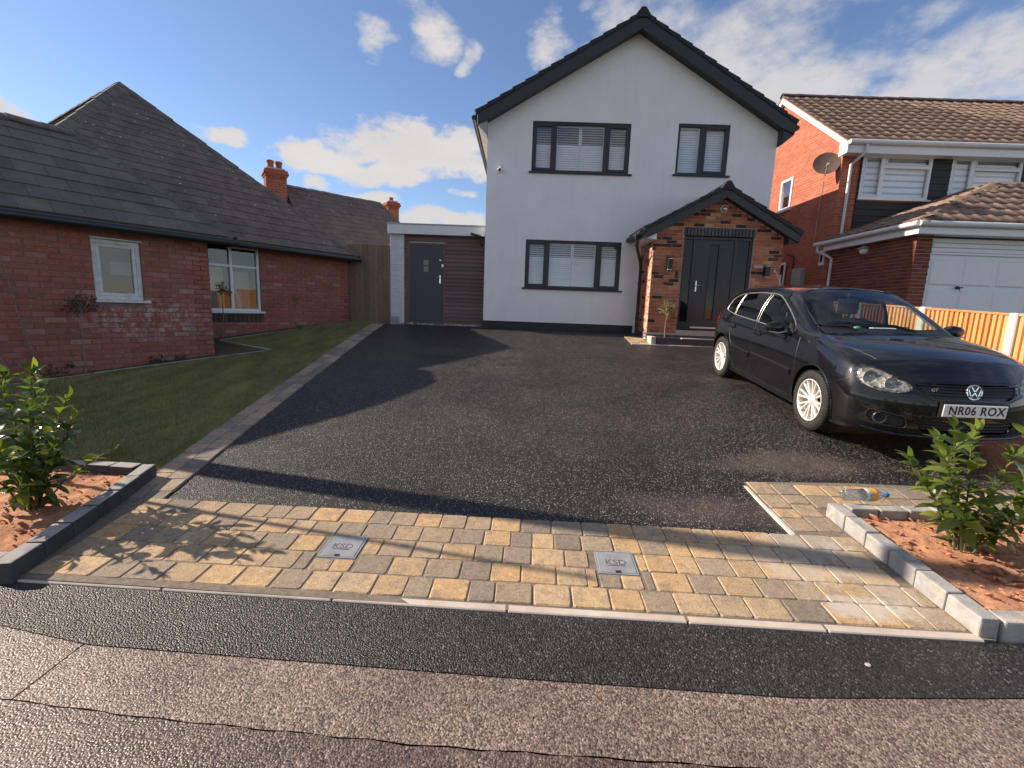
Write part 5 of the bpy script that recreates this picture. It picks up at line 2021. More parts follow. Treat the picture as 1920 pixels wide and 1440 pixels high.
def chimney(base, ang, w, d, z0, z1, pots, label):
    c = thing('chimney', base, label, 'chimney', 'brick chimneys on the roofs at the left')
    u = Vector((math.cos(ang), math.sin(ang), 0))
    v = Vector((-u.y, u.x, 0))
    B = Vector((base[0], base[1], 0))
    box = lambda m, hw, hd, za, zb: m.obox(B - u * hw - v * hd + Zv * za, u * 2 * hw, v * 2 * hd, (0, 0, zb - za))
    m = MB(); box(m, w / 2 - .01, d / 2 - .01, z0, z1 - .22)
    st_ = m.build('stack', M_mortar, c)
    pr_ = [brick_proto('brick', 600 + i, M_brick_chim) for i in range(2)]
    pc = Pieces('brick', st_, 'stack_brickwork', 120)
    lay_bricks(pc, pr_, B - u * (w / 2 - .01) - v * (d / 2 - .01), u, brick_rects(0, w - .02, z0, z1 - .22), .001)
    lay_bricks(pc, pr_, B + u * (w / 2 - .01) - v * (d / 2 - .01), v, brick_rects(0, d - .02, z0, z1 - .22), .001)
    lay_bricks(pc, pr_, B - u * (w / 2 - .01) + v * (d / 2 - .01), -v, brick_rects(0, d - .02, z0, z1 - .22), .001)
    pc.finish(M_brick_chim)
    m = MB()
    for i, (o, za, zb) in enumerate(((.025, z1 - .219, z1 - .16), (.06, z1 - .159, z1 - .09), (.035, z1 - .089, z1 - .02))):
        box(m, w / 2 + o, d / 2 + o, za, zb)
    n_ = 6
    for i in range(n_):
        for s in (-1, 1):
            p = B - u * (w / 2) + u * (w * (i + .25) / n_) + v * (s * (d / 2 + .005)) + Zv * (z1 - .30)
            m.obox(p - v * .02, u * (w / n_ * .5), v * .04, (0, 0, .08))
    m.build('corbel', M_brick_chim, c, bevel=.004)
    m = MB()
    m.prism([B - u * (w / 2 - .03) - v * (d / 2 - .03) + Zv * (z1 - .0199), B + u * (w / 2 - .03) - v * (d / 2 - .03) + Zv * (z1 - .0199), B + u * (w / 2 - .03) + v * (d / 2 - .03) + Zv * (z1 - .0199), B - u * (w / 2 - .03) + v * (d / 2 - .03) + Zv * (z1 - .0199)], (0, 0, .07))
    m.build('flaunching', M_conc, c, bevel=.02)
    for du, dv, h, r in pots:
        m = MB()
        m.lathe(B + u * du + v * dv + Zv * (z1 + .03), (0, 0, 1), [(r, 0), (r * .86, .02), (r * .80, h * .75), (r * .98, h * .78), (r * .98, h * .93), (r * .82, h), (r * .55, h), (r * .55, h - .1), (0, h - .1)], 14)
        m.build('pot', M_brick_chim, c, smooth=True)
    m = MB(); box(m, w / 2 + .03, d / 2 + .03, z0 + .05, z0 + .16); m.build('flashing', plain('lead', (.16, .16, .17), .6), c)


chimney((-8.30, 16.15, 4.6), rad(35), .62, .62, 4.55, 5.74, [(-.13, -.05, .27, .12), (.13, .05, .29, .12)], 'brick chimney with two pots standing on the bungalow roof ridge')
chimney((-5.38, 19.6, 4.2), rad(35), .46, .52, 4.1, 5.57, [(0, 0, .17, .09)], 'slim brick chimney with one stubby pot beyond the extension, far end of the roofs')

# ------------------------------------------------------------------ telegraph pole out of frame, whose shadow crosses the drive
tp = thing('telegraph_pole', (-6.25, 4.43, gz(4.43)), 'tall brown timber telegraph pole standing in front of the bungalow', 'telegraph pole')
m = MB(); m.tube([(-6.25, 4.43, .0), (-6.25, 4.43, 4), (-6.25, 4.43, 8.6)], [.125, .115, .10], 14); m.build('pole', M_gate, tp, smooth=True)
m = MB(); m.box(-6.30, -6.20, 4.29, 4.57, 8.2, 8.3); m.build('crossarm', M_gate, tp)
# thin post out of view, added to cast a thin shadow line
tp = thing('shadow_post', (-5.4, 3.66, gz(3.6)), 'unseen thin grey post added to cast a thin shadow line on the paving', 'post')
m = MB(); m.tube([(-5.4, 3.66, .0), (-5.4, 3.66, 3.6)], .021, 8); m.build('shaft', M_steel, tp, smooth=True)
# ------------------------------------------------------------------ neighbouring brick house on the right
GX, FY, RYR, REAR = 8.0, 12.65, 15.8, 18.95
RZ, EZ = 8.32, 5.98
PT2 = (RZ - EZ) / (RYR - (FY - .22))
nh = thing('brick_house', (11, 13, .9), 'red brick house with brown pantiled roof, white windows and attached garage on the right', 'house')
GWIN = [(14.78, 15.42, 4.80, 5.72), (16.05, 16.6, 4.80, 5.72)]
XE = 17.0


def gable_mat():
    m, t, b, pos, geo, out = material('gable_brick')
    px, py, pz_ = t.sep(pos)
    co = t.node('ShaderNodeCombineXYZ')
    t.put(co.inputs[0], t.math('ADD', px, py))
    t.put(co.inputs[1], pz_)
    bt = t.node('ShaderNodeTexBrick')
    t.put(bt.inputs['Vector'], co.outputs[0])
    bt.inputs['Color1'].default_value = c4((0.37, 0.095, 0.050))
    bt.inputs['Color2'].default_value = c4((0.50, 0.155, 0.085))
    bt.inputs['Mortar'].default_value = c4((0.44, 0.27, 0.20))
    bt.inputs['Scale'].default_value = 1.0
    bt.inputs['Brick Width'].default_value = .225
    bt.inputs['Row Height'].default_value = .075
    bt.inputs['Mortar Size'].default_value = .006
    bt.inputs['Mortar Smooth'].default_value = .2
    bt.inputs['Bias'].default_value = -.1
    c = t.mix(t.mapr(t.noise(pos, 2.2, 5.0, .65), .4, .7, 0, .4), bt.outputs['Color'], (0.27, 0.075, 0.045))
    c = t.mix(t.mapr(t.noise(pos, 9.0, 4.0, .7), .60, .72, 0, .5), c, (0.52, 0.22, 0.13))
    t.put(b.inputs['Base Color'], c)
    b.inputs['Roughness'].default_value = .9
    h = t.math('SUBTRACT', t.math('MULTIPLY', t.noise(pos, 60.0, 4.0), .5), t.math('MULTIPLY', bt.outputs['Fac'], 1.0))
    t.put(b.inputs['Normal'], t.bump(h, .8, .008))
    return m


M_gable = gable_mat()
M_backing = M_mortar
m = MB()
topz = lambda y: RZ - .12 - PT2 * abs(y - RYR)
wall_panel(m, (GX, REAR, 0), (0, -1, 0), [(0, .5), (REAR - FY, .5), (REAR - FY, topz(FY)), (REAR - RYR, topz(RYR)), (0, topz(REAR))],
           [(REAR - b, REAR - a, c, d) for a, b, c, d in GWIN], .28)
gw = m.build('gable_wall', M_gable, nh)
FWIN = [(8.50, 10.25, 4.62, 5.70), (10.73, 12.50, 4.64, 5.70)]
m = MB()
wall_panel(m, (GX + .281, FY, 0), (1, 0, 0), [(0, .5), (XE - GX - .28, .5), (XE - GX - .28, topz(FY)), (0, topz(FY))], [(a - GX - .281, b - GX - .281, c, d) for a, b, c, d in FWIN], .28)
m.build('front_wall', M_gable, nh)
m = MB()
m.box(GX + .285, XE, REAR - .28, REAR, .5, 5.8)
m.prism([(XE + .001, FY, .5), (XE + .001, REAR, .5), (XE + .001, REAR, 5.7), (XE + .001, RYR, topz(RYR)), (XE + .001, FY, 5.7)], (.27, 0, 0))
m.build('rear_wall', M_gable, nh)
# dark hung panels between and below the windows
m = MB()
zc = 3.55
while zc < 5.72:
    z2 = min(zc + .165, 5.74)
    for a, b in ((8.46, 14.2),):
        sp = [(a, b)] if z2 < 4.60 else [(8.46, 8.495), (10.255, 10.725), (12.505, 14.2)]
        for s, e in sp:
            m.prism([(s, FY - .002, zc), (s, FY - .045, zc), (s, FY - .026, z2 + .01), (s, FY - .002, z2 + .01)], (e - s, 0, 0))
    zc += .165
m.build('hung_panel', M_hung, nh)


def up_window(x0, x1, z0, z1, flag):
    win = bpy.data.objects.new('window', None)
    place(win, nh, ((x0 + x1) / 2, FY, z0))
    y0, y1 = FY - .03, FY + .05
    m = MB()
    f = .065
    xm = x0 + (x1 - x0) * .31
    zm = z1 - (z1 - z0) * .27
    m.box(x0, x1, y0, y1, z1 - f, z1 - .003); m.box(x0, x1, y0, y1, z0 + .003, z0 + f)
    m.box(x0 + .002, x0 + f, y0, y1, z0 + f, z1 - f); m.box(x1 - f, x1 - .002, y0, y1, z0 + f, z1 - f)
    m.box(xm - .045, xm + .045, y0, y1, z0 + f, z1 - f)
    m.box(xm + .045, x1 - f, y0 + .001, y1, zm - .035, zm + .035)
    for (a, b, c, d) in ((x0 + f, xm - .045, z0 + f, z1 - f), (xm + .045, x1 - f, zm + .035, z1 - f)):
        for q in ((a, b, d - .03, d), (a, b, c, c + .03), (a, a + .03, c + .03, d - .03), (b - .03, b, c + .03, d - .03)):
            m.box(q[0], q[1], y0 - .012, y0 + .03, q[2], q[3])
    m.build('frame', M_white, win, bevel=.005)
    m = MB()
    m.quad((x0 + f, y0 + .045, z0 + f), (x1 - f, y0 + .045, z0 + f), (x1 - f, y0 + .045, z1 - f), (x0 + f, y0 + .045, z1 - f))
    m.build('pane', M_glass, win, fixn=False)
    m = MB(); m.box(x0 - .03, x1 + .03, FY - .11, FY + .01, z0 - .04, z0 + .002); m.build('sill', M_white, win, bevel=.006)
    z = z0 + .05
    me = None
    k = 0
    while z < z1 - .05:                                    # day-and-night roller blind: broad pale bands
        m = MB(); m.box(x0 + .05, x1 - .05, FY + .10 + .002 * (k % 2), FY + .104 + .002 * (k % 2), z, z + (.105 if k % 2 == 0 else .052))
        m.build('blind_band', M_slat if k % 2 == 0 else M_sheer, win)
        z += .105 if k % 2 == 0 else .048
        k += 1
    return win


M_sheer = plain('sheer_blind_band', (.38, .40, .42), .7)
for w_ in FWIN:
    up_window(*w_, 0)
m = MB()
m.quad((8.2, FY + 1.2, 4.4), (12.8, FY + 1.2, 4.4), (12.8, FY + 1.2, 5.9), (8.2, FY + 1.2, 5.9))
m.build('room', M_room, nh, fixn=False)
for a, b, c, d in GWIN:
    win = bpy.data.objects.new('window', None)
    place(win, nh, (GX, (a + b) / 2, c))
    m = MB()
    f = .075
    x0, x1 = GX - .03, GX + .05
    m.box(x0, x1, a, b, d - f, d - .002); m.box(x0, x1, a, b, c + .002, c + f)
    m.box(x0, x1, a + .001, a + f, c + f, d - f); m.box(x0, x1, b - f, b - .001, c + f, d - f)
    m.build('frame', M_white, win, bevel=.006)
    m = MB(); m.quad((GX + .02, a + f, c + f), (GX + .02, b - f, c + f), (GX + .02, b - f, d - f), (GX + .02, a + f, d - f)); m.build('pane', M_glass, win, fixn=False)
    m = MB(); m.box(GX - .09, GX + .01, a - .04, b + .04, c - .05, c + .001); m.build('sill', M_white, win, bevel=.006)
    m = MB(); m.quad((GX + .22, a, c), (GX + .22, b, c), (GX + .22, b, d), (GX + .22, a, d)); m.build('blind', plain('pale_window_blind', (.55, .58, .62), .7), win, fixn=False)

# roof
pcs = Pieces('roof_tile', nh, 'roof_tiles', 300)
X0 = GX - .13
ye = FY - .30
zt = lambda y: RZ - PT2 * abs(y - RYR)
roof_face([(X0, ye, zt(ye)), (XE + .3, ye, zt(ye)), (XE + .3, RYR, RZ), (X0, RYR, RZ)], M_rooftile, .30, .335, .020, part=nh, pan=True, store=pcs)
roof_face([(XE + .3, 2 * RYR - ye, zt(ye)), (X0, 2 * RYR - ye, zt(ye)), (X0, RYR, RZ), (XE + .3, RYR, RZ)], M_rooftile, .30, .335, .02, tiles=False, part=nh)
ridge_line(nh, (X0, RYR, RZ + .035), (XE + .3, RYR, RZ + .035), plain('dark_ridge', (.055, .035, .03), .85), r=.10, L=.45, drop=.08)
for sg in (-1, 1):
    m = MB()
    yy = RYR + sg * (RYR - ye)
    m.prism([(X0 + .02, RYR, RZ - .02), (X0 + .02, yy, zt(ye) - .02), (X0 + .02, yy, zt(ye) - .20), (X0 + .02, RYR, RZ - .215)], (.025, 0, 0))
    m.build('bargeboard', M_white, nh, bevel=.004)
    m = MB()
    m.prism([(X0 + .046, RYR, RZ - .19), (X0 + .046, yy, zt(ye) - .175), (X0 + .046, yy, zt(ye) - .185), (X0 + .046, RYR, RZ - .20)], (GX - X0 - .05, 0, 0))
    m.build('verge_soffit', M_white, nh)
m = MB()                                                  # box end at the foot of the verge
m.prism([(X0 + .018, ye - .005, zt(ye) - .02), (X0 + .018, FY + .02, zt(FY) - .10), (X0 + .018, FY + .02, zt(ye) - .32), (X0 + .018, ye - .005, zt(ye) - .30)], (.030, 0, 0))
m.build('box_end', M_white, nh, bevel=.004)
m = MB(); m.box(X0 + .05, XE + .2, ye, ye + .022, zt(ye) - .30, zt(ye) - .03); m.build('fascia', M_white, nh, bevel=.004)
m = MB(); m.box(X0 + .05, XE + .2, ye + .023, FY - .002, zt(ye) - .298, zt(ye) - .286); m.build('soffit', M_white, nh)
M_wg = plain('white_gutter', (.66, .66, .67), .4, var=.06)
m = MB(); m.lathe((X0 + .03, ye - .055, zt(ye) - .06), (1, 0, 0), [(0, 0), (.058, 0), (.058, XE - X0), (0, XE - X0)], 12); m.build('gutter', M_wg, nh, smooth=True)
m = MB()
m.tube([(8.33, ye - .05, zt(ye) - .10), (8.33, ye - .05, zt(ye) - .26), (8.28, ye + .05, zt(ye) - .36), (8.20, FY - .05, zt(ye) - .50), (8.20, FY - .05, 3.70)], .036, 10)
m.build('downpipe', M_wg, nh, smooth=True)

# garage
AY = 9.93
AE = 3.30
pb = [brick_proto('brick', 700 + i, M_brick_right) for i in range(5)]
m = MB()
m.box(GX + .011, GX + .23, AY + .24, FY - .003, .2, AE)
m.box(GX + .011, GX + .336, AY + .011, AY + .238, .2, AE)
gar = m.build('garage_wall', M_mortar, nh)
m = MB(); m.box(GX + .24, 14, FY - .35, FY - .004, .2, AE); m.box(13.8, 14, AY + .3, FY - .36, .2, AE); m.build('garage_rear', M_gable, nh)
pcs2 = Pieces('brick', gar, 'garage_brickwork', 300)
lay_bricks(pcs2, pb, (GX + .011, FY, 0), (0, -1, 0), brick_rects(.004, FY - AY - .012, 1.0, AE), .002)
lay_bricks(pcs2, pb, (GX, AY + .011, 0), (1, 0, 0), brick_rects(0, .336, 1.0, AE), .002)
pcs2.finish(M_brick_right)
# garage door
gx0, gx1, gz1 = 8.34, 12.6, 2.97
m = MB(); m.box(gx0 - .0, gx0 + .05, AY + .06, AY + .14, .4, 3.27); m.box(gx0 + .05, gx1, AY + .06, AY + .14, 2.945, 2.99); m.build('door_frame', M_white, nh, bevel=.004)
for i in range(3):
    z0 = 2.992 + i * .093
    m = MB(); m.prism([(gx0 + .052, AY + .06, z0), (gx0 + .052, AY + .052, z0 + .006), (gx0 + .052, AY + .066, z0 + .088), (gx0 + .052, AY + .09, z0 + .088), (gx0 + .052, AY + .09, z0)], (gx1 - gx0 - .06, 0, 0))
    m.build('head_board', M_white, nh, bevel=.003)
gdz0 = .55
m = MB(); m.box(gx0 + .053, gx1, AY + .095, AY + .13, gdz0, 2.942); gdoor = m.build('garage_door', M_white, nh)
px = gx0 + .10
zs = [(.62, 1.20), (1.26, 1.72), (1.78, 2.26), (2.33, 2.86)]
while px < gx1 - .3:
    for za, zb in zs:
        m = MB()
        m.add([(px, AY + .094, za), (px + .60, AY + .094, za), (px + .60, AY + .094, zb), (px, AY + .094, zb),
               (px + .03, AY + .078, za + .03), (px + .57, AY + .078, za + .03), (px + .57, AY + .078, zb - .03), (px + .03, AY + .078, zb - .03)],
              [(4, 5, 6, 7), (0, 1, 5, 4), (1, 2, 6, 5), (2, 3, 7, 6), (3, 0, 4, 7)])
        m.build('panel', M_white, gdoor)
    px += .69
m = MB(); m.lathe((9.06, AY + .094, 2.295), (0, -1, 0), [(.035, 0), (.035, .02), (.014, .025), (.014, .06), (0, .06)], 12); m.box(8.99, 9.13, AY + .02, AY + .035, 2.285, 2.305); m.box(9.05, 9.07, AY + .02, AY + .035, 2.24, 2.30)
m.build('handle', M_black, gdoor)
# garage roof: side slope, hipped front, ridge running back to the house
ex, ey, ez = GX - .20, AY - .25, 3.545
TX, TY, TZ = 10.95, 11.62, 4.80
eF = 14.2
roof_face([(ex, FY - .005, ez), (ex, ey, ez), (TX, TY, TZ), (TX, FY - .005, TZ)], M_rooftile, .30, .335, .02, part=nh, pan=True, store=pcs)
roof_face([(ex, ey, ez), (eF, ey, ez), (eF, TY, TZ), (TX, TY, TZ)], M_rooftile, .30, .335, .02, part=nh, pan=True, store=pcs)
m = MB(); m.box(TX + .05, eF, TY + .05, FY - .004, TZ - .12, TZ - .06); m.build('roof_top', M_rooftile, nh)
pcs.finish(M_rooftile)
ridge_line(nh, (ex, ey, ez), (TX, TY, TZ), M_rooftile, r=.11, L=.36, drop=.08, name='hip_tile')
ridge_line(nh, (TX, TY, TZ), (TX, FY - .02, TZ), M_rooftile, r=.10, L=.36, drop=.07)
ridge_line(nh, (TX, TY, TZ), (eF, TY, TZ), M_rooftile, r=.10, L=.36, drop=.07)
m = MB(); m.box(ex + .03, ex + .05, ey + .03, FY - .004, ez - .25, ez - .03); m.box(ex + .051, eF, ey + .03, ey + .05, ez - .25, ez - .03); m.build('garage_fascia', M_white, nh, bevel=.004)
m = MB(); m.box(ex + .052, GX + .01, ey + .051, FY - .005, ez - .248, ez - .238); m.box(GX + .011, eF, ey + .051, AY + .06, ez - .248, ez - .238); m.build('garage_soffit', M_white, nh)
m = MB()
m.lathe((ex - .03, ey - .02, ez - .06), (0, 1, 0), [(0, 0), (.055, 0), (.055, FY - ey + .3), (0, FY - ey + .3)], 12)
m.lathe((ex - .02, ey - .03, ez - .06), (1, 0, 0), [(0, 0), (.055, 0), (.055, eF - ex), (0, eF - ex)], 12)
m.build('garage_gutter', M_wg, nh, smooth=True)
m = MB()
m.tube([(ex - .03, FY + .15, ez - .10), (ex - .03, FY + .15, ez - .25), (ex + .10, FY - .05, ez - .36), (GX - .05, FY - .20, ez - .45), (GX - .05, FY - .20, .9)], .036, 10)
m.build('downpipe', M_wg, nh, smooth=True)
# things on the side wall
t_ = thing('satellite_dish', (GX - .3, 12.85, 5.35), 'brown oval satellite dish at the top corner of the sunlit gable', 'satellite dish')
M_dish = plain('brown_dish', (.115, .070, .060), .55)
m = MB()
dc = Vector((GX - .28, 12.83, 5.50)); da = Vector((-.45, -1.0, .35)).normalized()
m.lathe(dc - da * .05, da, [(0, .0), (.10, .006), (.20, .024), (.28, .048), (.30, .056), (.302, .062), (.28, .055), (.20, .031), (.10, .013), (0, .007)], 28)
m.build('dish', M_dish, t_, smooth=True)
m = MB(); m.tube([dc - da * .05, dc + Vector((.10, .03, -.05)), (GX - .002, 12.93, 5.42)], .02, 8); m.build('bracket', M_black, t_, smooth=True)
m = MB(); m.tube([dc + Vector((0, 0, -.30)), dc + da * .30 + Vector((0, 0, -.20))], .011, 6); m.lathe(dc + da * .28 + Vector((0, 0, -.19)), -da, [(0, -.05), (.03, -.05), (.03, .04), (0, .05)], 10); m.build('feed_arm', M_conc, t_)
m = MB(); m.box(GX - .16, GX - .002, 13.55, 14.0, 1.6, 2.95)
o = thing_mesh(m.build('meter_cupboard', plain('grey_gauge_box', (.33, .34, .37), .5), None, bevel=.02), (GX, 13.8, 1.6)); tag(o, 'pale grey tall meter cupboard on the shaded side wall', 'cupboard')
m = MB(); m.box(GX - .05, GX + .0, 12.78, 12.98, 2.95, 3.36); m.build('vent_frame', M_white, nh, bevel=.01)
m = MB(); m.box(GX - .052, GX - .0505, 12.83, 12.93, 3.04, 3.28); m.build('vent_pane', M_dark, nh)
dw = bpy.data.objects.new('side_door', None); place(dw, nh, (GX, 15.2, 1.0))
m = MB(); m.box(GX - .03, GX - .001, 14.6, 15.45, 1.0, 3.15); m.build('leaf', M_dark, dw)
m = MB()
for a, b in ((14.55, 14.62), (15.43, 15.5)):
    m.box(GX - .06, GX - .032, a, b, 1.0, 3.2)
m.box(GX - .06, GX - .032, 14.62, 15.43, 3.13, 3.2)
m.box(GX - .058, GX - .034, 14.72, 14.95, 2.1, 2.85)
m.build('frame', M_white, dw, bevel=.004)
m = MB(); m.tube([(GX - .03, 14.2, .9), (GX - .03, 14.2, 3.3), (GX - .03, 14.6, 3.45)], .022, 8); m.build('waste_pipe', M_gutterb, nh, smooth=True)
m = MB(); m.tube([(GX - .02, 13.35, 3.4), (GX - .02, 13.30, 5.2)], .008, 6); m.build('aerial_cable', M_conc, nh)
t_ = thing('bulkhead_light', (GX, 11.35, 3.1), 'round white bulkhead light under the gutter of the garage wall', 'wall light')
m = MB(); m.lathe((GX - .002, 11.35, 3.17), (-1, 0, 0), [(0, 0), (.10, 0), (.10, .05), (.07, .085), (0, .09)], 18); m.build('lens', M_white, t_, smooth=True)
m = MB(); m.box(GX - .11, GX - .003, 11.22, 11.48, 3.20, 3.235); m.build('hood', M_conc, t_, bevel=.006)

# ------------------------------------------------------------------ garden fence between the drives
fe = thing('boundary_fence', (6.15, 7, gz(7.0)), 'new orange timber close-board fence with concrete posts beside the dark car', 'fence')
FX = 6.15
posts = [11.27, 9.93, 8.59, 7.26, 5.92, 4.58]
M_post = rough_mat('new_concrete_post', (.52, .48, .45), (.66, .62, .58), 5, .9, .3, 150)
top = lambda y: 1.70 + .060 * (y - 5.9)
for y in posts:
    m = MB(); m.box(FX - .055, FX + .055, y - .055, y + .055, gz(y) - .3, top(y) + .008); m.build('post', M_post, fe, bevel=.012)
for y1, y0 in zip(posts[:-1], posts[1:]):
    a, b = y0 + .057, y1 - .057
    n_ = 16
    w_ = (b - a) / n_
    for i in range(n_):
        s = a + i * w_
        za, zb = gz(s) + .17, top(s) - .03
        m = MB()
        m.prism([(FX - .020, s - .010, za), (FX - .046, s - .008, za), (FX - .020, s + w_ - .012, za), (FX - .006, s + w_ - .012, za)], (random.uniform(-.002, .002), .002, zb - za + random.uniform(-.004, .004)))
        m.build('board', M_fence, fe)
    m = MB(); m.obox((FX - .04, a, top(a) - .028), (.075, 0, 0), (0, b - a, top(b) - top(a)), (0, 0, .028)); m.build('capping_rail', M_fence, fe, bevel=.004)
    m = MB(); m.obox((FX - .022, a, gz(a) + .01), (.044, 0, 0), (0, b - a, gz(b) - gz(a)), (0, 0, .15)); m.build('gravel_board', M_post, fe, bevel=.004)
    m = MB()
    for f_ in (.3, .8):
        z_ = gz(a) + .17 + (top(a) - gz(a) - .2) * f_
        m.obox((FX + .0, a, z_ - .04), (.05, 0, 0), (0, b - a, top(b) - top(a)), (0, 0, .07))
    m.build('arris_rail', M_fence, fe)
# low ground of the neighbour's drive
# ------------------------------------------------------------------ the parked hatchback
def pchip(xs, ys, x):
    xs, ys, x = np.asarray(xs, float), np.asarray(ys, float), np.asarray(x, float)
    h = np.diff(xs)
    d = np.diff(ys) / h
    m_ = np.zeros(len(xs))
    for i in range(1, len(xs) - 1):
        if d[i - 1] * d[i] > 0:
            w1, w2 = 2 * h[i] + h[i - 1], h[i] + 2 * h[i - 1]
            m_[i] = (w1 + w2) / (w1 / d[i - 1] + w2 / d[i])
    m_[0], m_[-1] = d[0], d[-1]
    i = np.clip(np.searchsorted(xs, x) - 1, 0, len(xs) - 2)
    t = np.clip((x - xs[i]) / h[i], 0, 1)
    return ((2 * t ** 3 - 3 * t ** 2 + 1) * ys[i] + (t ** 3 - 2 * t ** 2 + t) * h[i] * m_[i] + (-2 * t ** 3 + 3 * t ** 2) * ys[i + 1] + (t ** 3 - t ** 2) * h[i] * m_[i + 1])


# longitudinal lines: x -> (half width y, height z).  x forward from the middle of the wheelbase
XS = [-2.00, -1.95, -1.80, -1.60, -1.30, -0.90, -0.40, 0.05, 0.30, 0.60, 0.80, 0.98, 1.15, 1.40, 1.65, 1.85, 1.98, 2.06, 2.10]
L_ = {
    0: ([0] * 19, [.30, .24, .21, .20, .19, .18, .18, .18, .18, .18, .18, .18, .18, .18, .18, .19, .20, .21, .24]),
    1: ([.55, .68, .74, .76, .76, .76, .76, .76, .76, .76, .76, .76, .76, .76, .76, .75, .72, .66, .60], [.30, .235, .205, .195, .185, .175, .175, .175, .175, .175, .175, .175, .175, .175, .18, .185, .195, .21, .24]),
    2: ([.64, .77, .825, .84, .845, .845, .842, .842, .842, .842, .842, .842, .842, .842, .845, .84, .82, .76, .68], [.36, .30, .27, .26, .25, .235, .235, .235, .235, .235, .235, .235, .235, .24, .25, .255, .26, .27, .29]),
    3: ([.68, .80, .853, .868, .87, .868, .862, .860, .860, .860, .862, .864, .866, .870, .868, .862, .845, .79, .71], [.46, .44, .43, .43, .43, .43, .43, .43, .43, .43, .43, .43, .43, .43, .43, .42, .41, .40, .40]),
    4: ([.70, .81, .858, .874, .880, .880, .879, .879, .879, .879, .879, .879, .879, .880, .876, .866, .845, .80, .72], [.62] * 3 + [.62] * 12 + [.60, .575, .55, .53]),
    5: ([.70, .80, .845, .862, .872, .873, .872, .871, .870, .868, .866, .864, .862, .858, .848, .830, .81, .775, .70], [.78, .80, .805, .805, .80, .79, .785, .785, .785, .785, .785, .785, .785, .785, .77, .73, .69, .65, .62]),
    6: ([.66, .745, .79, .812, .825, .832, .834, .835, .835, .833, .828, .820, .815, .808, .795, .775, .745, .715, .65], [.93, 1.00, 1.02, 1.025, 1.015, 1.00, .985, .975, .968, .958, .952, .945, .935, .905, .865, .815, .765, .715, .675]),
    7: ([.63, .69, .735, .755, .765, .773, .775, .770, .762, .752, .765, .760, .750, .735, .71, .685, .655, .62, .56], [.97, 1.05, 1.10, 1.15, 1.18, 1.185, 1.185, 1.17, 1.135, 1.075, 1.00, .973, .963, .938, .90, .845, .79, .735, .695]),
    8: ([.58, .62, .645, .655, .655, .660, .662, .660, .662, .683, .700, .690, .66, .63, .60, .57, .54, .51, .46], [.99, 1.07, 1.17, 1.27, 1.335, 1.365, 1.375, 1.365, 1.305, 1.175, 1.075, 1.000, .980, .955, .918, .862, .805, .748, .705]),
    9: ([.36, .40, .44, .47, .48, .49, .49, .48, .47, .46, .45, .44, .42, .40, .38, .36, .34, .32, .29], [1.005, 1.09, 1.20, 1.325, 1.405, 1.443, 1.458, 1.443, 1.370, 1.225, 1.115, 1.020, 1.000, .975, .940, .885, .825, .762, .717]),
    10: ([0] * 19, [1.01, 1.10, 1.215, 1.345, 1.430, 1.470, 1.485, 1.470, 1.395, 1.250, 1.138, 1.038, 1.015, .990, .957, .902, .842, .776, .728]),
}
NP = 11


def section(x):
    ys = np.array([float(pchip(XS, L_[k][0], x)) for k in range(NP)])
    zs = np.array([float(pchip(XS, L_[k][1], x)) for k in range(NP)])
    return ys, zs


def nose(V):
    """plan-view curvature of bumper, bonnet lip and tail"""
    x, y, z = V[:, 0].copy(), V[:, 1], V[:, 2]
    wf = np.clip((x - 1.15) / .95, 0, 1) ** 1.6
    x2 = x - wf * (.225 * (np.abs(y) / .85) ** 2.4)
    x2 = x2 - wf * np.clip((z - .50) / .28, 0, 1.3) ** 1.4 * .075 * np.clip((x - 1.85) / .2, 0, 1)
    x2 = x2 - np.clip((x - 2.0) / .1, 0, 1) * np.clip((.30 - z) / .1, 0, 1) * .05
    wr = np.clip((-x - 1.3) / .7, 0, 1) ** 1.6
    x2 = x2 + wr * (.22 * (np.abs(y) / .85) ** 2.4)
    out = V.copy()
    out[:, 0] = x2 + .03 * np.clip((x - 1.6) / .5, 0, 1)
    return out


def car_shell():
    xs = np.concatenate([np.linspace(-2.0, -1.8, 10), np.linspace(-1.78, 1.8, 150), np.linspace(1.82, 2.10, 22)])
    per = []
    SUB = 7
    for x in xs:
        ys, zs = section(x)
        # Catmull-Rom through the control points, mirrored at both ends
        P = np.stack([ys, zs], 1)
        ext = np.vstack([P[1] * [-1, 1], P, P[-2] * [-1, 1]])
        pts = []
        for i in range(NP - 1):
            p0, p1, p2, p3 = ext[i], ext[i + 1], ext[i + 2], ext[i + 3]
            for s in range(SUB):
                t = s / SUB
                c = .5 * ((2 * p1) + (p2 - p0) * t + (2 * p0 - 5 * p1 + 4 * p2 - p3) * t ** 2 + (-p0 + 3 * p1 - 3 * p2 + p3) * t ** 3)
                pts.append(c)
        pts.append(P[-1])
        half = np.array(pts)
        full = np.vstack([half, (half[1:-1] * [-1, 1])[::-1]])
        per.append(np.column_stack([np.full(len(full), x), full]))
    # caps: shrink the end rings to the middle
    def cap(ring, steps, dx):
        c = np.array([ring[0, 0], 0, .50])
        res = []
        for k in range(1, steps + 1):
            f = 1 - (k / steps)
            r = c + (ring - c) * max(f, .004)
            r[:, 0] = ring[0, 0] + dx * (1 - f ** 2) ** .8
            res.append(r)
        return res
    rings = cap(per[0], 12, -.045)[::-1] + per + cap(per[-1], 20, .05)
    n = len(rings[0])
    V = nose(np.vstack(rings))
    F = []
    for j in range(len(rings) - 1):
        for i in range(n):
            k = (i + 1) % n
            F.append((j * n + i, j * n + k, (j + 1) * n + k, (j + 1) * n + i))
    return V, F


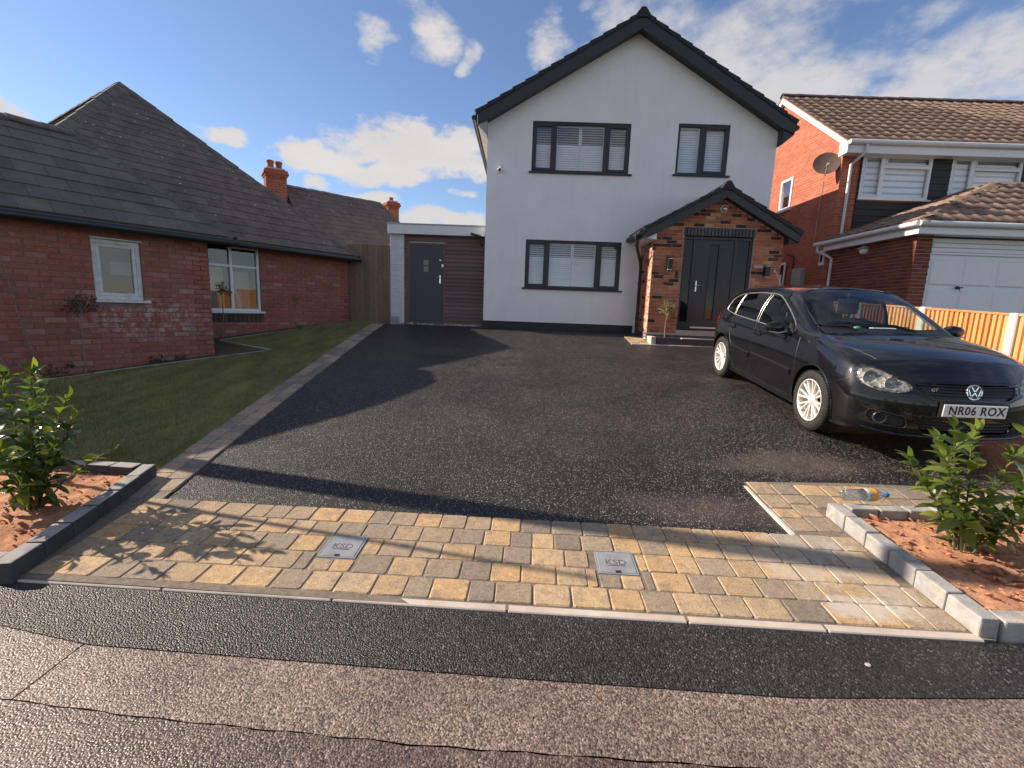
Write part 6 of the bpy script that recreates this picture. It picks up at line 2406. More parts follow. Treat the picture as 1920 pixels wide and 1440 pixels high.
Vc, Fc = car_shell()
me = bpy.data.meshes.new('tmp')
me.from_pydata([tuple(v) for v in Vc], [], Fc)
cb = bmesh.new()
cb.from_mesh(me)
bpy.data.meshes.remove(me)
bmesh.ops.remove_doubles(cb, verts=cb.verts, dist=.0004)
bmesh.ops.recalc_face_normals(cb, faces=cb.faces)
car_tree = BVHTree.FromBMesh(cb)


def surf(axis, a, b, far=3.0, sgn=1):
    """point on the shell seen along an axis: 'y' -> side (x, z), 'x' -> front (y, z), 'z' -> top (x, y)"""
    if axis == 'y':
        o, d = Vector((a, far * sgn, b)), Vector((0, -sgn, 0))
    elif axis == 'x':
        o, d = Vector((far * sgn, a, b)), Vector((-sgn, 0, 0))
    else:
        o, d = Vector((a, b, far)), Vector((0, 0, -1))
    h = car_tree.ray_cast(o, d)
    return (h[0], h[1]) if h[0] is not None else (None, None)


def round_poly(poly, r, k=4):
    out = []
    n = len(poly)
    for i in range(n):
        p, a, b = Vector(poly[i]), Vector(poly[i - 1]), Vector(poly[(i + 1) % n])
        u, v = (a - p), (b - p)
        rr_ = min(r, u.length * .45, v.length * .45)
        s, e = p + u.normalized() * rr_, p + v.normalized() * rr_
        for j in range(k + 1):
            t = j / k
            q = s * (1 - t) ** 2 + p * 2 * t * (1 - t) + e * t ** 2
            out.append((q.x, q.y))
    return out


AX = {'y': (0, 2, 1), 'x': (1, 2, 0), 'z': (0, 1, 2)}


def cut_region(poly, axis, filt):
    """split the shell exactly along a convex polygon and return the faces inside"""
    ia, ib, ic = AX[axis]
    amin, amax = min(p[0] for p in poly) - .06, max(p[0] for p in poly) + .06
    bmin, bmax = min(p[1] for p in poly) - .06, max(p[1] for p in poly) + .06
    A = sum(poly[i][0] * poly[(i + 1) % len(poly)][1] - poly[(i + 1) % len(poly)][0] * poly[i][1] for i in range(len(poly)))
    if A < 0:
        poly = poly[::-1]
    near = [f for f in cb.faces if filt(f) and amin < f.calc_center_median()[ia] < amax and bmin < f.calc_center_median()[ib] < bmax]
    for i in range(len(poly)):
        p, q = poly[i], poly[(i + 1) % len(poly)]
        no = Vector((0, 0, 0))
        no[ia], no[ib] = q[1] - p[1], -(q[0] - p[0])
        if no.length < 1e-7:
            continue
        co = Vector((0, 0, 0))
        co[ia], co[ib] = p[0], p[1]
        near = [f for f in near if f.is_valid]
        es = {e for f in near for e in f.edges}
        vs = {v for f in near for v in f.verts}
        r_ = bmesh.ops.bisect_plane(cb, geom=near + list(es) + list(vs), dist=1e-5, plane_co=co, plane_no=no)
        near = [g for g in r_['geom'] if isinstance(g, bmesh.types.BMFace)]
    ins = []
    k = len(poly)
    for f in near:
        if not f.is_valid:
            continue
        c = f.calc_center_median()
        a, b = c[ia], c[ib]
        if all((poly[(i + 1) % k][0] - poly[i][0]) * (b - poly[i][1]) - (poly[(i + 1) % k][1] - poly[i][1]) * (a - poly[i][0]) >= -1e-7 for i in range(k)):
            ins.append(f)
    return ins


def take(faces, name, mat, parent, offset=0.0, thick=None):
    """move faces out of the shell into a part of their own"""
    vid, vs, fs = {}, [], []
    for f in faces:
        idx = []
        for v in f.verts:
            if v not in vid:
                vid[v] = len(vs)
                vs.append((v.co + v.normal * offset).to_tuple())
            idx.append(vid[v])
        fs.append(idx)
    bmesh.ops.delete(cb, geom=faces, context='FACES')
    if name is None:
        return None
    me = bpy.data.meshes.new(name)
    me.from_pydata(vs, [], fs)
    me.materials.append(mat)
    me.polygons.foreach_set('use_smooth', [True] * len(me.polygons))
    o = bpy.data.objects.new(name, me)
    link(o, parent)
    return o


M_paint = plain('black_metallic_paint', (.0035, .0038, .0056), .40, metal=.0, coat=1.0, spec=.12, var=.1)
M_paint.node_tree.nodes['Principled BSDF'].inputs['Coat Roughness'].default_value = .035
M_glasscar = glass_mat('car_glass', (.80, .90, .85), 1.1)
M_glassrear = glass_mat('tinted_car_glass', (.10, .115, .11), 1.25)
M_trim = plain('bright_window_trim', (.36, .36, .36), .38, metal=.7)
M_tyre = rough_mat('tyre_rubber', (.018, .017, .016), (.040, .037, .034), 20, .85, .3, 200)
M_alloy = plain('silver_alloy', (.74, .71, .67), .40, metal=.35, var=.08)
M_lensclear = glass_mat('headlamp_lens', (.80, .80, .76), 1.3)
M_reflector, _t, _b, _pos, _geo, _out = material('headlamp_reflector')
_v = _t.voro(_pos, 26.0)
_r, _g, _bb = _t.sep(_v.outputs['Color'])
_t.put(_b.inputs['Base Color'], _t.ramp(_r, [(0, (.16, .16, .15)), (.3, (.40, .39, .37)), (.6, (.66, .65, .61)), (1, (.85, .83, .77))]))
_b.inputs['Metallic'].default_value = .35
_b.inputs['Roughness'].default_value = .22
_t.put(_b.inputs['Normal'], _t.bump(_t.math('ADD', _r, _v.outputs['Distance']), .7, .02))
M_seat = plain('grey_seat_cloth', (.030, .031, .033), .9)
M_dash = plain('dark_dashboard', (.012, .012, .013), .7)
M_redlens = plain('red_lamp_lens', (.25, .01, .01), .15, coat=1)
M_plate = plain('white_number_plate', (.72, .72, .74), .35, var=.03)
M_platetext = plain('plate_characters', (.012, .012, .012), .5)
M_badgeblue = plain('badge_blue', (.015, .025, .06), .25)

car = thing('parked_car', (0, 0, 0), 'black five-door hatchback parked on the tarmac, nose towards the road', 'car')
fw, rw = Vector((3.430, 5.306, 0)), Vector((3.366, 7.812, 0))
fw.z, rw.z = gz(fw.y) + .002, gz(rw.y) + .002
yaw, pit, rol = -0.0472, 0.0809, 0.010
fwd = Vector((math.sin(yaw) * math.cos(pit), -math.cos(yaw) * math.cos(pit), -math.sin(pit)))
l0 = Vector((0, 0, 1)).cross(fwd).normalized()
u0 = fwd.cross(l0)
left = l0 * math.cos(rol) + u0 * math.sin(rol)
upv = fwd.cross(left)
org = Vector((4.05, 6.193, .486))
car.rotation_mode = 'QUATERNION'
car.rotation_quaternion = Matrix((fwd, left, upv)).transposed().to_quaternion()
car.location = org
ORIG[car] = org


def cpart(mb, name, mat, parent=None, smooth=False, bevel=0, segs=1):
    o = bpy.data.objects.new(name, mb.mesh(name, mat, smooth, bevel, segs))
    if smooth:
        try:
            o.data.set_sharp_from_angle(angle=rad(38))
        except Exception:
            pass
    link(o, parent or car)
    return o


WB = 1.289
RT = .322
# wheel openings
for xw in (WB, -WB):
    circ = [(xw + .375 * math.cos(2 * math.pi * i / 36), .325 + .375 * math.sin(2 * math.pi * i / 36)) for i in range(36)]
    take(cut_region(circ, 'y', lambda f: abs(f.calc_center_median().y) > .56), None, None, car)
# side windows
belt = lambda x: float(np.interp(x, [-1.5, -.9, 0, .8], [1.052, 1.022, .995, .972]))
SIDE = {
    'front_door_glass': ([(-.21, belt(-.21)), (.70, belt(.70)), (.60, 1.035), (.36, 1.175), (.12, 1.290), (-.02, 1.335), (-.19, 1.352)], M_glasscar),
    'rear_door_glass': ([(-1.00, belt(-1.0)), (-.275, belt(-.275)), (-.255, 1.353), (-.60, 1.348), (-.97, 1.322)], M_glassrear),
    'quarter_glass': ([(-1.36, belt(-1.36) + .02), (-1.045, belt(-1.045)), (-1.02, 1.317), (-1.16, 1.295), (-1.33, 1.225)], M_glassrear),
}
for nm, (poly, mt) in SIDE.items():
    pl = round_poly(poly, .03, 3)
    for sg in (1, -1):
        fs = cut_region(pl, 'y', lambda f: f.calc_center_median().y * sg > .3)
        take(fs, nm, mt, car)
WS = round_poly([(.905, -.650), (.905, .650), (.70, .665), (.45, .628), (.17, .565), (.135, .45), (.12, 0), (.135, -.45), (.17, -.565), (.45, -.628), (.70, -.665)][::-1], .03, 3)
WS = [(.935, 0), (.915, .40), (.86, .655), (.60, .640), (.38, .605), (.19, .555), (.145, .42), (.128, 0), (.145, -.42), (.19, -.555), (.38, -.605), (.60, -.640), (.86, -.655), (.915, -.40)]
fs = cut_region(WS, 'z', lambda f: f.calc_center_median().z > .93)
take(fs, 'windscreen', M_glasscar, car)
RWN = [(-1.60, -.50), (-1.60, .50), (-1.90, .54), (-1.90, -.54)]
fs = cut_region(RWN, 'z', lambda f: f.calc_center_median().z > .95)
take(fs, 'rear_window', M_glassrear, car)
# headlamps
for sg in (1, -1):
    hp = [(sg * a, b) for a, b in ((.430, .640), (.52, .604), (.64, .602), (.755, .640), (.806, .705), (.792, .790), (.738, .822), (.66, .810), (.54, .750), (.447, .688))]
    hp = round_poly(hp, .03, 2)
    fs = cut_region(hp, 'x', lambda f: f.calc_center_median().x > 1.3 and f.calc_center_median().y * sg > .2)
    hl = bpy.data.objects.new('headlight', None)
    link(hl, car)
    # bowl behind the lens
    vid, vs, fl = {}, [], []
    for f in fs:
        idx = []
        for v in f.verts:
            if v not in vid:
                vid[v] = len(vs)
                vs.append((v.co - Vector((.045, sg * .012, -.002))).to_tuple())
            idx.append(vid[v])
        fl.append(idx)
    me = bpy.data.meshes.new('reflector_bowl')
    me.from_pydata(vs, [], fl)
    me.materials.append(M_reflector)
    o = bpy.data.objects.new('reflector_bowl', me)
    link(o, hl)
    take(fs, 'lens', M_lensclear, hl, .001)
    for yy, zz, r_ in ((.70, .715, .062), (.575, .680, .055)):
        p, nrm = surf('x', sg * yy, zz)
        if p is None:
            continue
        c = p - Vector((.055, 0, 0))
        m = MB()
        m.lathe(c, (1, 0, 0), [(0, -.012), (r_ * .55, -.008), (r_, .018), (r_ * 1.02, .022), (r_ * .96, .022)], 18)
        m.lathe(c, (1, 0, 0), [(.014, -.01), (.014, .016), (0, .020)], 10)
        cpart(m, 'lamp_unit', M_chrome, hl, smooth=True)
    m = MB()
    pts = [surf('x', sg * y_, z_)[0] for y_, z_ in ((.50, .626), (.58, .628), (.66, .640), (.74, .668))]
    m.tube([p - Vector((.012, 0, 0)) for p in pts if p is not None], .009, 6)
    cpart(m, 'indicator', M_reflector, hl, smooth=True)
# grille openings
GR = [(-.415, .650), (-.30, .600), (.30, .600), (.415, .650), (.40, .695), (-.40, .695)]
GR = [(.30, .590), (.395, .640), (.43, .700), (.30, .712), (0, .716), (-.30, .712), (-.43, .700), (-.395, .640), (-.30, .590)]
fs = cut_region(GR, 'x', lambda f: f.calc_center_median().x > 1.5)
take(fs, 'grille', M_black, car, -.018)
LG = round_poly([(.36, .285), (.42, .40), (-.42, .40), (-.36, .285)], .03, 2)
fs = cut_region(LG, 'x', lambda f: f.calc_center_median().x > 1.5)
take(fs, 'lower_grille', M_black, car, -.022)
FOG = []
for sg in (1, -1):
    fp = [(sg * a, b) for a, b in ((.475, .300), (.70, .322), (.735, .372), (.725, .445), (.49, .408), (.465, .34))]
    fs = cut_region(round_poly(fp, .02, 2), 'x', lambda f: f.calc_center_median().x > 1.2 and f.calc_center_median().y * sg > .2)
    take(fs, 'fog_lamp_recess', M_black, car, -.020)
# tail lamps
for sg in (1, -1):
    tp_ = [(-1.90, .80), (-1.62, .82), (-1.60, .93), (-1.72, .99), (-1.92, 1.0)]
    fs = cut_region(tp_, 'y', lambda f: f.calc_center_median().y * sg > .35 and f.calc_center_median().x < -1.4)
    take(fs, 'tail_light', M_redlens, car, .003)

bmesh.ops.recalc_face_normals(cb, faces=cb.faces)
me = bpy.data.meshes.new('body')
cb.to_mesh(me)
cb.free()
me.materials.append(M_paint)
me.polygons.foreach_set('use_smooth', [True] * len(me.polygons))
body = bpy.data.objects.new('body', me)
link(body, car)


def on_surf(axis, pts, sgn=1, off=.0):
    out = []
    for a, b in pts:
        p, n_ = surf(axis, a, b, sgn=sgn)
        if p is not None:
            if n_.dot(Vector((0, sgn, 0)) if axis == 'y' else Vector((1, 0, 0)) if axis == 'x' else Vector((0, 0, 1))) < 0:
                n_ = -n_
            out.append(p + n_ * off)
    return out


def densify(pts, k=6, closed=False):
    out = []
    n = len(pts)
    for i in range(n if closed else n - 1):
        a, b = pts[i], pts[(i + 1) % n]
        for j in range(k):
            out.append((a[0] + (b[0] - a[0]) * j / k, a[1] + (b[1] - a[1]) * j / k))
    if not closed:
        out.append(pts[-1])
    return out


def curve_tube(name, pts, r, mat, parent=None, closed=False, n=6):
    if len(pts) < 3:
        return
    m = MB()
    m.tube(pts, r, n, closed=closed)
    return cpart(m, name, mat, parent, smooth=True)


# bright strip round the side glass, black pillars between the panes
for sg in (1, -1):
    outl = [(-1.385, belt(-1.38) + .012), (-1.0, belt(-1.0) - .010), (-.2, belt(-.2) - .010), (.72, belt(.72) - .010), (.61, 1.05), (.37, 1.19), (.13, 1.305), (-.02, 1.352), (-.20, 1.368), (-.60, 1.364), (-.98, 1.337), (-1.17, 1.31), (-1.345, 1.238)]
    curve_tube('window_trim', on_surf('y', densify(round_poly(outl, .05, 3), 3, True), sg, .002), .0065, M_trim, closed=True)
    for x0, x1, z0, z1 in ((-.270, -.215, belt(-.24), 1.353), (-1.038, -1.005, belt(-1.02), 1.318)):
        m = MB()
        q = [on_surf('y', [(x0, z0 + (z1 - z0) * i / 8), (x1, z0 + (z1 - z0) * i / 8)], sg, .003) for i in range(9)]
        vs, fs = [], []
        for a in q:
            if len(a) == 2:
                vs += a
        for i in range(len(vs) // 2 - 1):
            fs.append((2 * i, 2 * i + 1, 2 * i + 3, 2 * i + 2))
        m.add(vs, fs)
        cpart(m, 'door_pillar', M_black)
        [curve_tube('pillar_trim', [x[e_] + Vector((0, sg * .002, 0)) for x in q if len(x) == 2], .0032, M_trim) for e_ in (0, 1)]
    # shut lines
    for pts in ([(-.25, 1.0), (-.255, .75), (-.25, .45), (-.24, .27), (.55, .26), (.86, .27), (.90, .45), (.90, .70), (.86, .93)],
                [(-1.03, 1.0), (-1.06, .86), (-1.02, .72), (-.92, .58), (-.88, .40), (-.84, .30), (-.74, .27), (-.25, .265)]):
        curve_tube('door_gap', on_surf('y', densify(pts, 8), sg, -.0022), .0036, M_black)
    curve_tube('sill_gap', on_surf('y', densify([(-.85, .245), (.85, .245)], 30), sg, .002), .004, M_black)
    # rubbing strip, handles, arch lips
    for a, b in ((-.88, -.29), (-.21, .83)):
        m = MB()
        top_ = on_surf('y', densify([(a, .575), (b, .555)], 20), sg, .012)
        bot_ = on_surf('y', densify([(a, .525), (b, .505)], 20), sg, .012)
        b2 = on_surf('y', densify([(a - .004, .59), (b + .004, .57)], 20), sg, .0)
        b3 = on_surf('y', densify([(a - .004, .51), (b + .004, .49)], 20), sg, .0)
        n_ = len(top_)
        vs = b2 + top_ + bot_ + b3
        fs = [(r * n_ + i, r * n_ + i + 1, (r + 1) * n_ + i + 1, (r + 1) * n_ + i) for r in range(3) for i in range(n_ - 1)]
        m.add(vs, fs)
        cpart(m, 'rubbing_strip', M_paint, smooth=True)
    for xh in (-.10, -.93):
        p, nn_ = surf('y', xh - .02, .845, sgn=sg)
        m = MB()
        m.lathe(p - Vector((0, sg * .0, 0)), (0, sg, 0), [(0, -.004), (.048, -.004), (.05, .002), (.042, .003), (0, .001)], 16)
        cpart(m, 'handle_cup', M_black, smooth=True)
        m = MB()
        m.tube([p + Vector((.085, sg * .006, .002)), p + Vector((.06, sg * .030, .003)), p + Vector((-.06, sg * .032, .004)), p + Vector((-.09, sg * .008, .004))], [.010, .015, .015, .010], 8)
        cpart(m, 'door_handle', M_paint, smooth=True)
    for xw in (WB, -WB):
        pts = [(xw + .378 * math.cos(rad(a)), .325 + .378 * math.sin(rad(a))) for a in range(-14, 195, 5)]
        cc = on_surf('y', pts, sg, .001)
        curve_tube('wheel_arch_lip', cc, .010, M_paint)
        m = MB()                                          # dark liner
        vs, fs = [], []
        for i in range(27):
            an = rad(-30 + i * 240 / 26)
            for y_ in (.83, .55):
                vs.append((xw + .383 * math.cos(an), sg * y_, .325 + .383 * math.sin(an)))
        for i in range(26):
            fs.append((2 * i, 2 * i + 1, 2 * i + 3, 2 * i + 2))
        vs.append((xw, sg * .55, .325))
        k = len(vs) - 1
        for i in range(26):
            fs.append((2 * i + 1, k, 2 * i + 3))
        m.add(vs, fs)
        cpart(m, 'arch_liner', M_black)
    # mirrors
    mr = bpy.data.objects.new('door_mirror', None)
    link(mr, car)
    m = MB()
    yb = .86
    prof = [(0, 0), (.055, .006), (.082, .03), (.088, .075), (.080, .105), (.074, .112)]
    m.lathe((0, 0, 0), (-1, 0, 0), prof, 22)
    m.v = [(.60 + x_ * 1.0 + .05, sg * (yb + .135) + y_ * 1.28, 1.005 + z_ * (.88 if z_ > 0 else .80)) for x_, y_, z_ in m.v]
    cpart(m, 'housing', M_paint, mr, smooth=True)
    m = MB()
    m.lathe((0, 0, 0), (-1, 0, 0), [(0, 0), (.074, 0)], 22)
    m.v = [(.545, sg * (yb + .135) + y_ * 1.25, 1.005 + z_ * .84) for x_, y_, z_ in m.v]
    cpart(m, 'mirror_glass', M_chrome, mr)
    m = MB()
    m.tube([(.62, sg * (yb - .04), .955), (.615, sg * (yb + .05), .958), (.60, sg * (yb + .12), .975)], [.034, .028, .03], 10)
    cpart(m, 'arm', M_black, mr, smooth=True)
    m = MB()
    m.prism([(.73, sg * .842, .972), (.60, sg * .842, .985), (.60, sg * .822, 1.075), (.63, sg * .815, 1.06)], (0, sg * .012, 0))
    cpart(m, 'corner_plate', M_black, mr)
    m = MB()
    m.tube([(.665, sg * (yb + .03), .975), (.672, sg * (yb + .13), .952), (.66, sg * (yb + .23), .968)], [.006, .012, .006], 8)
    cpart(m, 'indicator_strip', M_trim, mr, smooth=True)

# bonnet outline, bumper join, boot join
for sg in (1, -1):
    curve_tube('bonnet_gap', on_surf('z', densify([(.97, sg * .735), (1.25, sg * .715), (1.55, sg * .675), (1.78, sg * .610)], 10), 1, -.002), .0032, M_black)
    curve_tube('bumper_gap', on_surf('y', densify([(1.645, .60), (1.72, .645), (1.80, .672)], 6), sg, .0), .004, M_black)
    # bonnet creases running to the grille corners
curve_tube('bonnet_lip_gap', on_surf('x', densify([(-.60, .765), (-.43, .722), (-.25, .735), (0, .740), (.25, .735), (.43, .722), (.60, .765)], 8), 1, .0), .004, M_black)
curve_tube('bumper_top_gap', on_surf('x', densify([(-.44, .62), (-.30, .575), (.30, .575), (.44, .62)], 10), 1, .001), .004, M_black)
# scuttle under the windscreen, wipers
m = MB()
q0 = on_surf('z', densify([(1.005, -.66), (1.025, -.3), (1.03, 0), (1.025, .3), (1.005, .66)], 6), 1, .002)
q1 = on_surf('z', densify([(.87, -.66), (.925, -.3), (.942, 0), (.925, .3), (.87, .66)], 6), 1, .006)
n_ = min(len(q0), len(q1))
m.add(q0[:n_] + q1[:n_], [(i, i + 1, n_ + i + 1, n_ + i) for i in range(n_ - 1)])
cpart(m, 'scuttle', M_black)
def ws(x, y):
    """the screen surface between cowl and header"""
    ys_, zs_ = section(x)
    return Vector((x, y, float(np.interp(abs(y), [0, ys_[9], ys_[8]], [zs_[10], zs_[9], zs_[8]]))))


for ya, yb_ in ((.30, -.32), (-.30, -.62)):
    m = MB()
    b0 = Vector((.975, ya, 1.040))
    m.tube([b0, ws(.90, (ya * .7 + yb_ * .3)) + Vector((.01, 0, .03)), ws(.865, yb_) + Vector((.01, 0, .02))], [.010, .008, .006], 6)
    m.tube([ws(.90, ya - .02) + Vector((0, 0, .014)), ws(.83, yb_ - .05) + Vector((0, 0, .014))], .006, 6)
    cpart(m, 'wiper', M_black, smooth=True)
# windscreen surround
cc = [ws(x_, y_) + Vector((.004, 0, .004)) for x_, y_ in densify(WS, 3, True)]
curve_tube('screen_seal', cc, .007, M_black, closed=True)
for sg in (1, -1):
    curve_tube('roof_channel', on_surf('z', densify([(.10, sg * .585), (-.4, sg * .595), (-1.0, sg * .59), (-1.5, sg * .585)], 8), 1, .001), .006, M_black)

# grille bars, badge, plate
FXo = lambda y, z, off: (surf('x', y, z)[0] or Vector((2.0, y, z))) + Vector((off, 0, 0))
for z0, hw in ((.622, .375), (.648, .395), (.672, .405), (.696, .41)):
    pts = [FXo(-hw + 2 * hw * i / 24, z0, -.006) for i in range(25)]
    curve_tube('grille_bar', pts, .0052, M_gutterb)
for z0, hw in ((.31, .36), (.34, .375), (.37, .39)):
    curve_tube('lower_grille_bar', [FXo(-hw + 2 * hw * i / 20, z0, -.012) for i in range(21)], .006, M_gutterb)
for sg in (1, -1):
    for k in range(5):
        z0 = .330 + k * .021
        a, b = (.49, .715)
        pts = [FXo(sg * (a + (b - a) * i / 10), z0 - .010 + .035 * (i / 10), -.010) for i in range(11)]
        curve_tube('fog_grille_bar', pts, .0045, M_gutterb)
    fl_ = bpy.data.objects.new('fog_lamp', None)
    link(fl_, car)
    c = FXo(sg * .645, .372, -.004)
    ax_ = Vector((1, sg * .28, 0)).normalized()
    m = MB(); m.lathe(c - ax_ * .015, ax_, [(.050, 0), (.056, .012), (.052, .020), (.044, .016), (.042, 0)], 22); cpart(m, 'ring', plain('satin_ring', (.12, .12, .12), .3, metal=.8), fl_, smooth=True)
    m = MB(); m.lathe(c - ax_ * .016, ax_, [(0, .0), (.030, .004), (.043, .014)], 20); cpart(m, 'lens', M_dash, fl_, smooth=True)
    curve_tube('fog_surround', [FXo(sg * a_, b_, .001) for a_, b_ in densify(round_poly([(.475, .300), (.70, .322), (.735, .372), (.725, .445), (.49, .408), (.465, .34)], .02, 2), 2, True)], .005, M_gutterb, closed=True)
curve_tube('bumper_lip', on_surf('x', densify([(-.74, .262), (-.5, .225), (0, .22), (.5, .225), (.74, .262)], 10), 1, .004), .014, M_paint)
bc = FXo(.012, .658, .006)
ba = Vector((1, 0, .18)).normalized()
bd = bpy.data.objects.new('badge', None)
link(bd, car)
m = MB(); m.lathe(bc - ba * .014, ba, [(0, .006), (.052, .006), (.056, .012), (.066, .014), (.069, .006), (.069, 0)], 32); cpart(m, 'ring', M_chrome, bd, smooth=True)
m = MB(); m.lathe(bc - ba * .012, ba, [(0, .0075), (.053, .0075)], 28); cpart(m, 'field', M_badgeblue, bd)
sv = Vector((0, 1, 0)); tv = ba.cross(sv) * -1
if tv.z < 0: tv = -tv
def stroke(mb, a, b, w_=.0085):
    A, B = bc + sv * a[0] + tv * a[1], bc + sv * b[0] + tv * b[1]
    d_ = (B - A)
    s_ = d_.cross(ba).normalized() * w_
    mb.obox(A - s_ / 2 - ba * .006, d_, s_, ba * .006)
m = MB()
V_ = [((-.028, .047), (-.002, .006)), ((.028, .047), (.002, .006))]
W_ = [((-.050, .020), (-.026, -.044)), ((-.026, -.044), (-.001, -.004)), ((.001, -.004), (.026, -.044)), ((.026, -.044), (.050, .020))]
for a, b in V_ + W_:
    stroke(m, a, b)
cpart(m, 'emblem', M_chrome, bd)
pc_ = FXo(.04, .470, .014)
pl_ = bpy.data.objects.new('number_plate', None)
link(pl_, car)
m = MB(); m.box(pc_.x - .010, pc_.x, -.26, .26, .447, .558); cpart(m, 'plate', M_plate, pl_, bevel=.004)
tm = text_mesh('NR06 ROX', .105, .0008, spacing=1.08, bold=.0018)
tm.materials.append(M_platetext)
tm.transform(Matrix.Scale(.86, 4, Vector((1, 0, 0))))
tm.transform(Matrix(((0, 0, 1, pc_.x + .001), (1, 0, 0, .012), (0, 1, 0, .503), (0, 0, 0, 1))))
o = bpy.data.objects.new('characters', tm); link(o, pl_)
m = MB(); m.lathe((pc_.x, -.225, .503), (1, 0, 0), [(.007, 0), (.005, .003), (0, .003)], 8); m.lathe((pc_.x, .235, .503), (1, 0, 0), [(.004, 0), (0, .002)], 8); cpart(m, 'screw', M_steel, pl_)
m = MB(); m.box(pc_.x - .03, pc_.x - .0105, -.275, .275, .435, .57); cpart(m, 'plate_holder', M_black)
tm = text_mesh('GT', .040, .002, spacing=1.0, bold=.0015)
tm.materials.append(M_chrome)
gp = FXo(-.30, .660, .004)
tm.transform(Matrix(((0, 0, 1, gp.x), (1, 0, 0, gp.y), (0, 1, 0, .660), (0, 0, 0, 1))))
o = bpy.data.objects.new('grille_letters', tm); link(o, car)
# roof aerial
m = MB(); m.tube([(-1.42, 0, 1.40), (-1.44, 0, 1.425)], [.022, .012], 8); m.tube([(-1.44, 0, 1.42), (-1.80, 0, 1.72)], [.004, .0025], 6); cpart(m, 'aerial', M_black, smooth=True)
# underside so that no light leaks through
m = MB(); m.box(-1.85, 1.75, -.70, .70, .17, .20); cpart(m, 'underbody', M_black)

# cabin
m = MB(); m.box(-1.75, .95, -.76, .76, .25, .30); cpart(m, 'cabin_floor', M_dash)
m = MB()
m.prism([(.88, -.72, .62), (.90, -.72, .90), (.70, -.72, .955), (.44, -.72, .93), (.40, -.72, .82), (.52, -.72, .62)], (0, 1.44, 0))
dash = cpart(m, 'dashboard', M_dash, bevel=.02)
m = MB(); m.prism([(.62, -.52, .95), (.44, -.52, .93), (.44, -.52, .985), (.58, -.52, .995)], (0, .32, 0)); cpart(m, 'instrument_hood', M_dash, bevel=.02)


def seat(x, y, w, rear=False):
    s = bpy.data.objects.new('rear_seat' if rear else 'front_seat', None)
    link(s, car)
    m = MB(); m.box(x - .25, x + .25, y - w / 2, y + w / 2, .40, .56); cpart(m, 'cushion', M_seat, s, bevel=.05, segs=3, smooth=True)
    m = MB(); m.prism([(x - .22, y - w / 2, .50), (x - .10, y - w / 2, .52), (x - .24, y - w / 2, 1.07), (x - .33, y - w / 2, 1.06)], (0, w, 0)); cpart(m, 'backrest', M_seat, s, bevel=.04, segs=3, smooth=True)
    for yy in ([y] if not rear else [y - .36, y + .36]):
        m = MB(); m.box(x - .345, x - .255, yy - .125, yy + .125, 1.115, 1.28); cpart(m, 'headrest', M_seat, s, bevel=.04, segs=3, smooth=True)
        m = MB(); m.tube([(x - .29, yy - .05, 1.04), (x - .30, yy - .05, 1.13)], .008, 6); m.tube([(x - .29, yy + .05, 1.04), (x - .30, yy + .05, 1.13)], .008, 6); cpart(m, 'headrest_post', M_steel, s)


seat(-.05, .37, .50)
seat(-.05, -.37, .50)
seat(-.95, 0, 1.25, True)
m = MB()
cw = Vector((.36, -.37, .90)); aw = Vector((-.85, 0, .52)).normalized()
uw = Vector((0, 1, 0)); vw = aw.cross(uw)
m.tube([cw + (uw * math.cos(2 * math.pi * i / 28) + vw * math.sin(2 * math.pi * i / 28)) * .185 for i in range(28)], .014, 8, closed=True)
m.tube([cw - uw * .18, cw - aw * .03, cw + uw * .18], .016, 6); m.tube([cw - aw * .03, cw - vw * .18], .016, 6)
m.lathe(cw - aw * .04, aw, [(0, 0), (.06, 0), (.065, .03), (0, .045)], 14)
cpart(m, 'steering_wheel', M_dash, smooth=True)
m = MB(); m.box(.20, .225, -.11, .11, 1.285, 1.345); m.tube([(.215, 0, 1.34), (.21, 0, 1.40)], .01, 6); cpart(m, 'rear_view_mirror', M_black, bevel=.01)
m = MB(); m.prism([(.80, .12, .962), (.55, .10, .962), (.50, .12, 1.03), (.56, .12, 1.035)], (0, .26, 0)); cpart(m, 'folded_paper', plain('pale_paper', (.55, .62, .58), .8), bevel=.004)
m = MB(); m.lathe((.56, -.05, .955), (0, 0, 1), [(0, 0), (.045, .008), (.055, .045), (.035, .085), (0, .095)], 14); cpart(m, 'air_freshener', plain('teal_pot', (.06, .30, .24), .4), smooth=True)

# wheels
wheel_meshes = {}


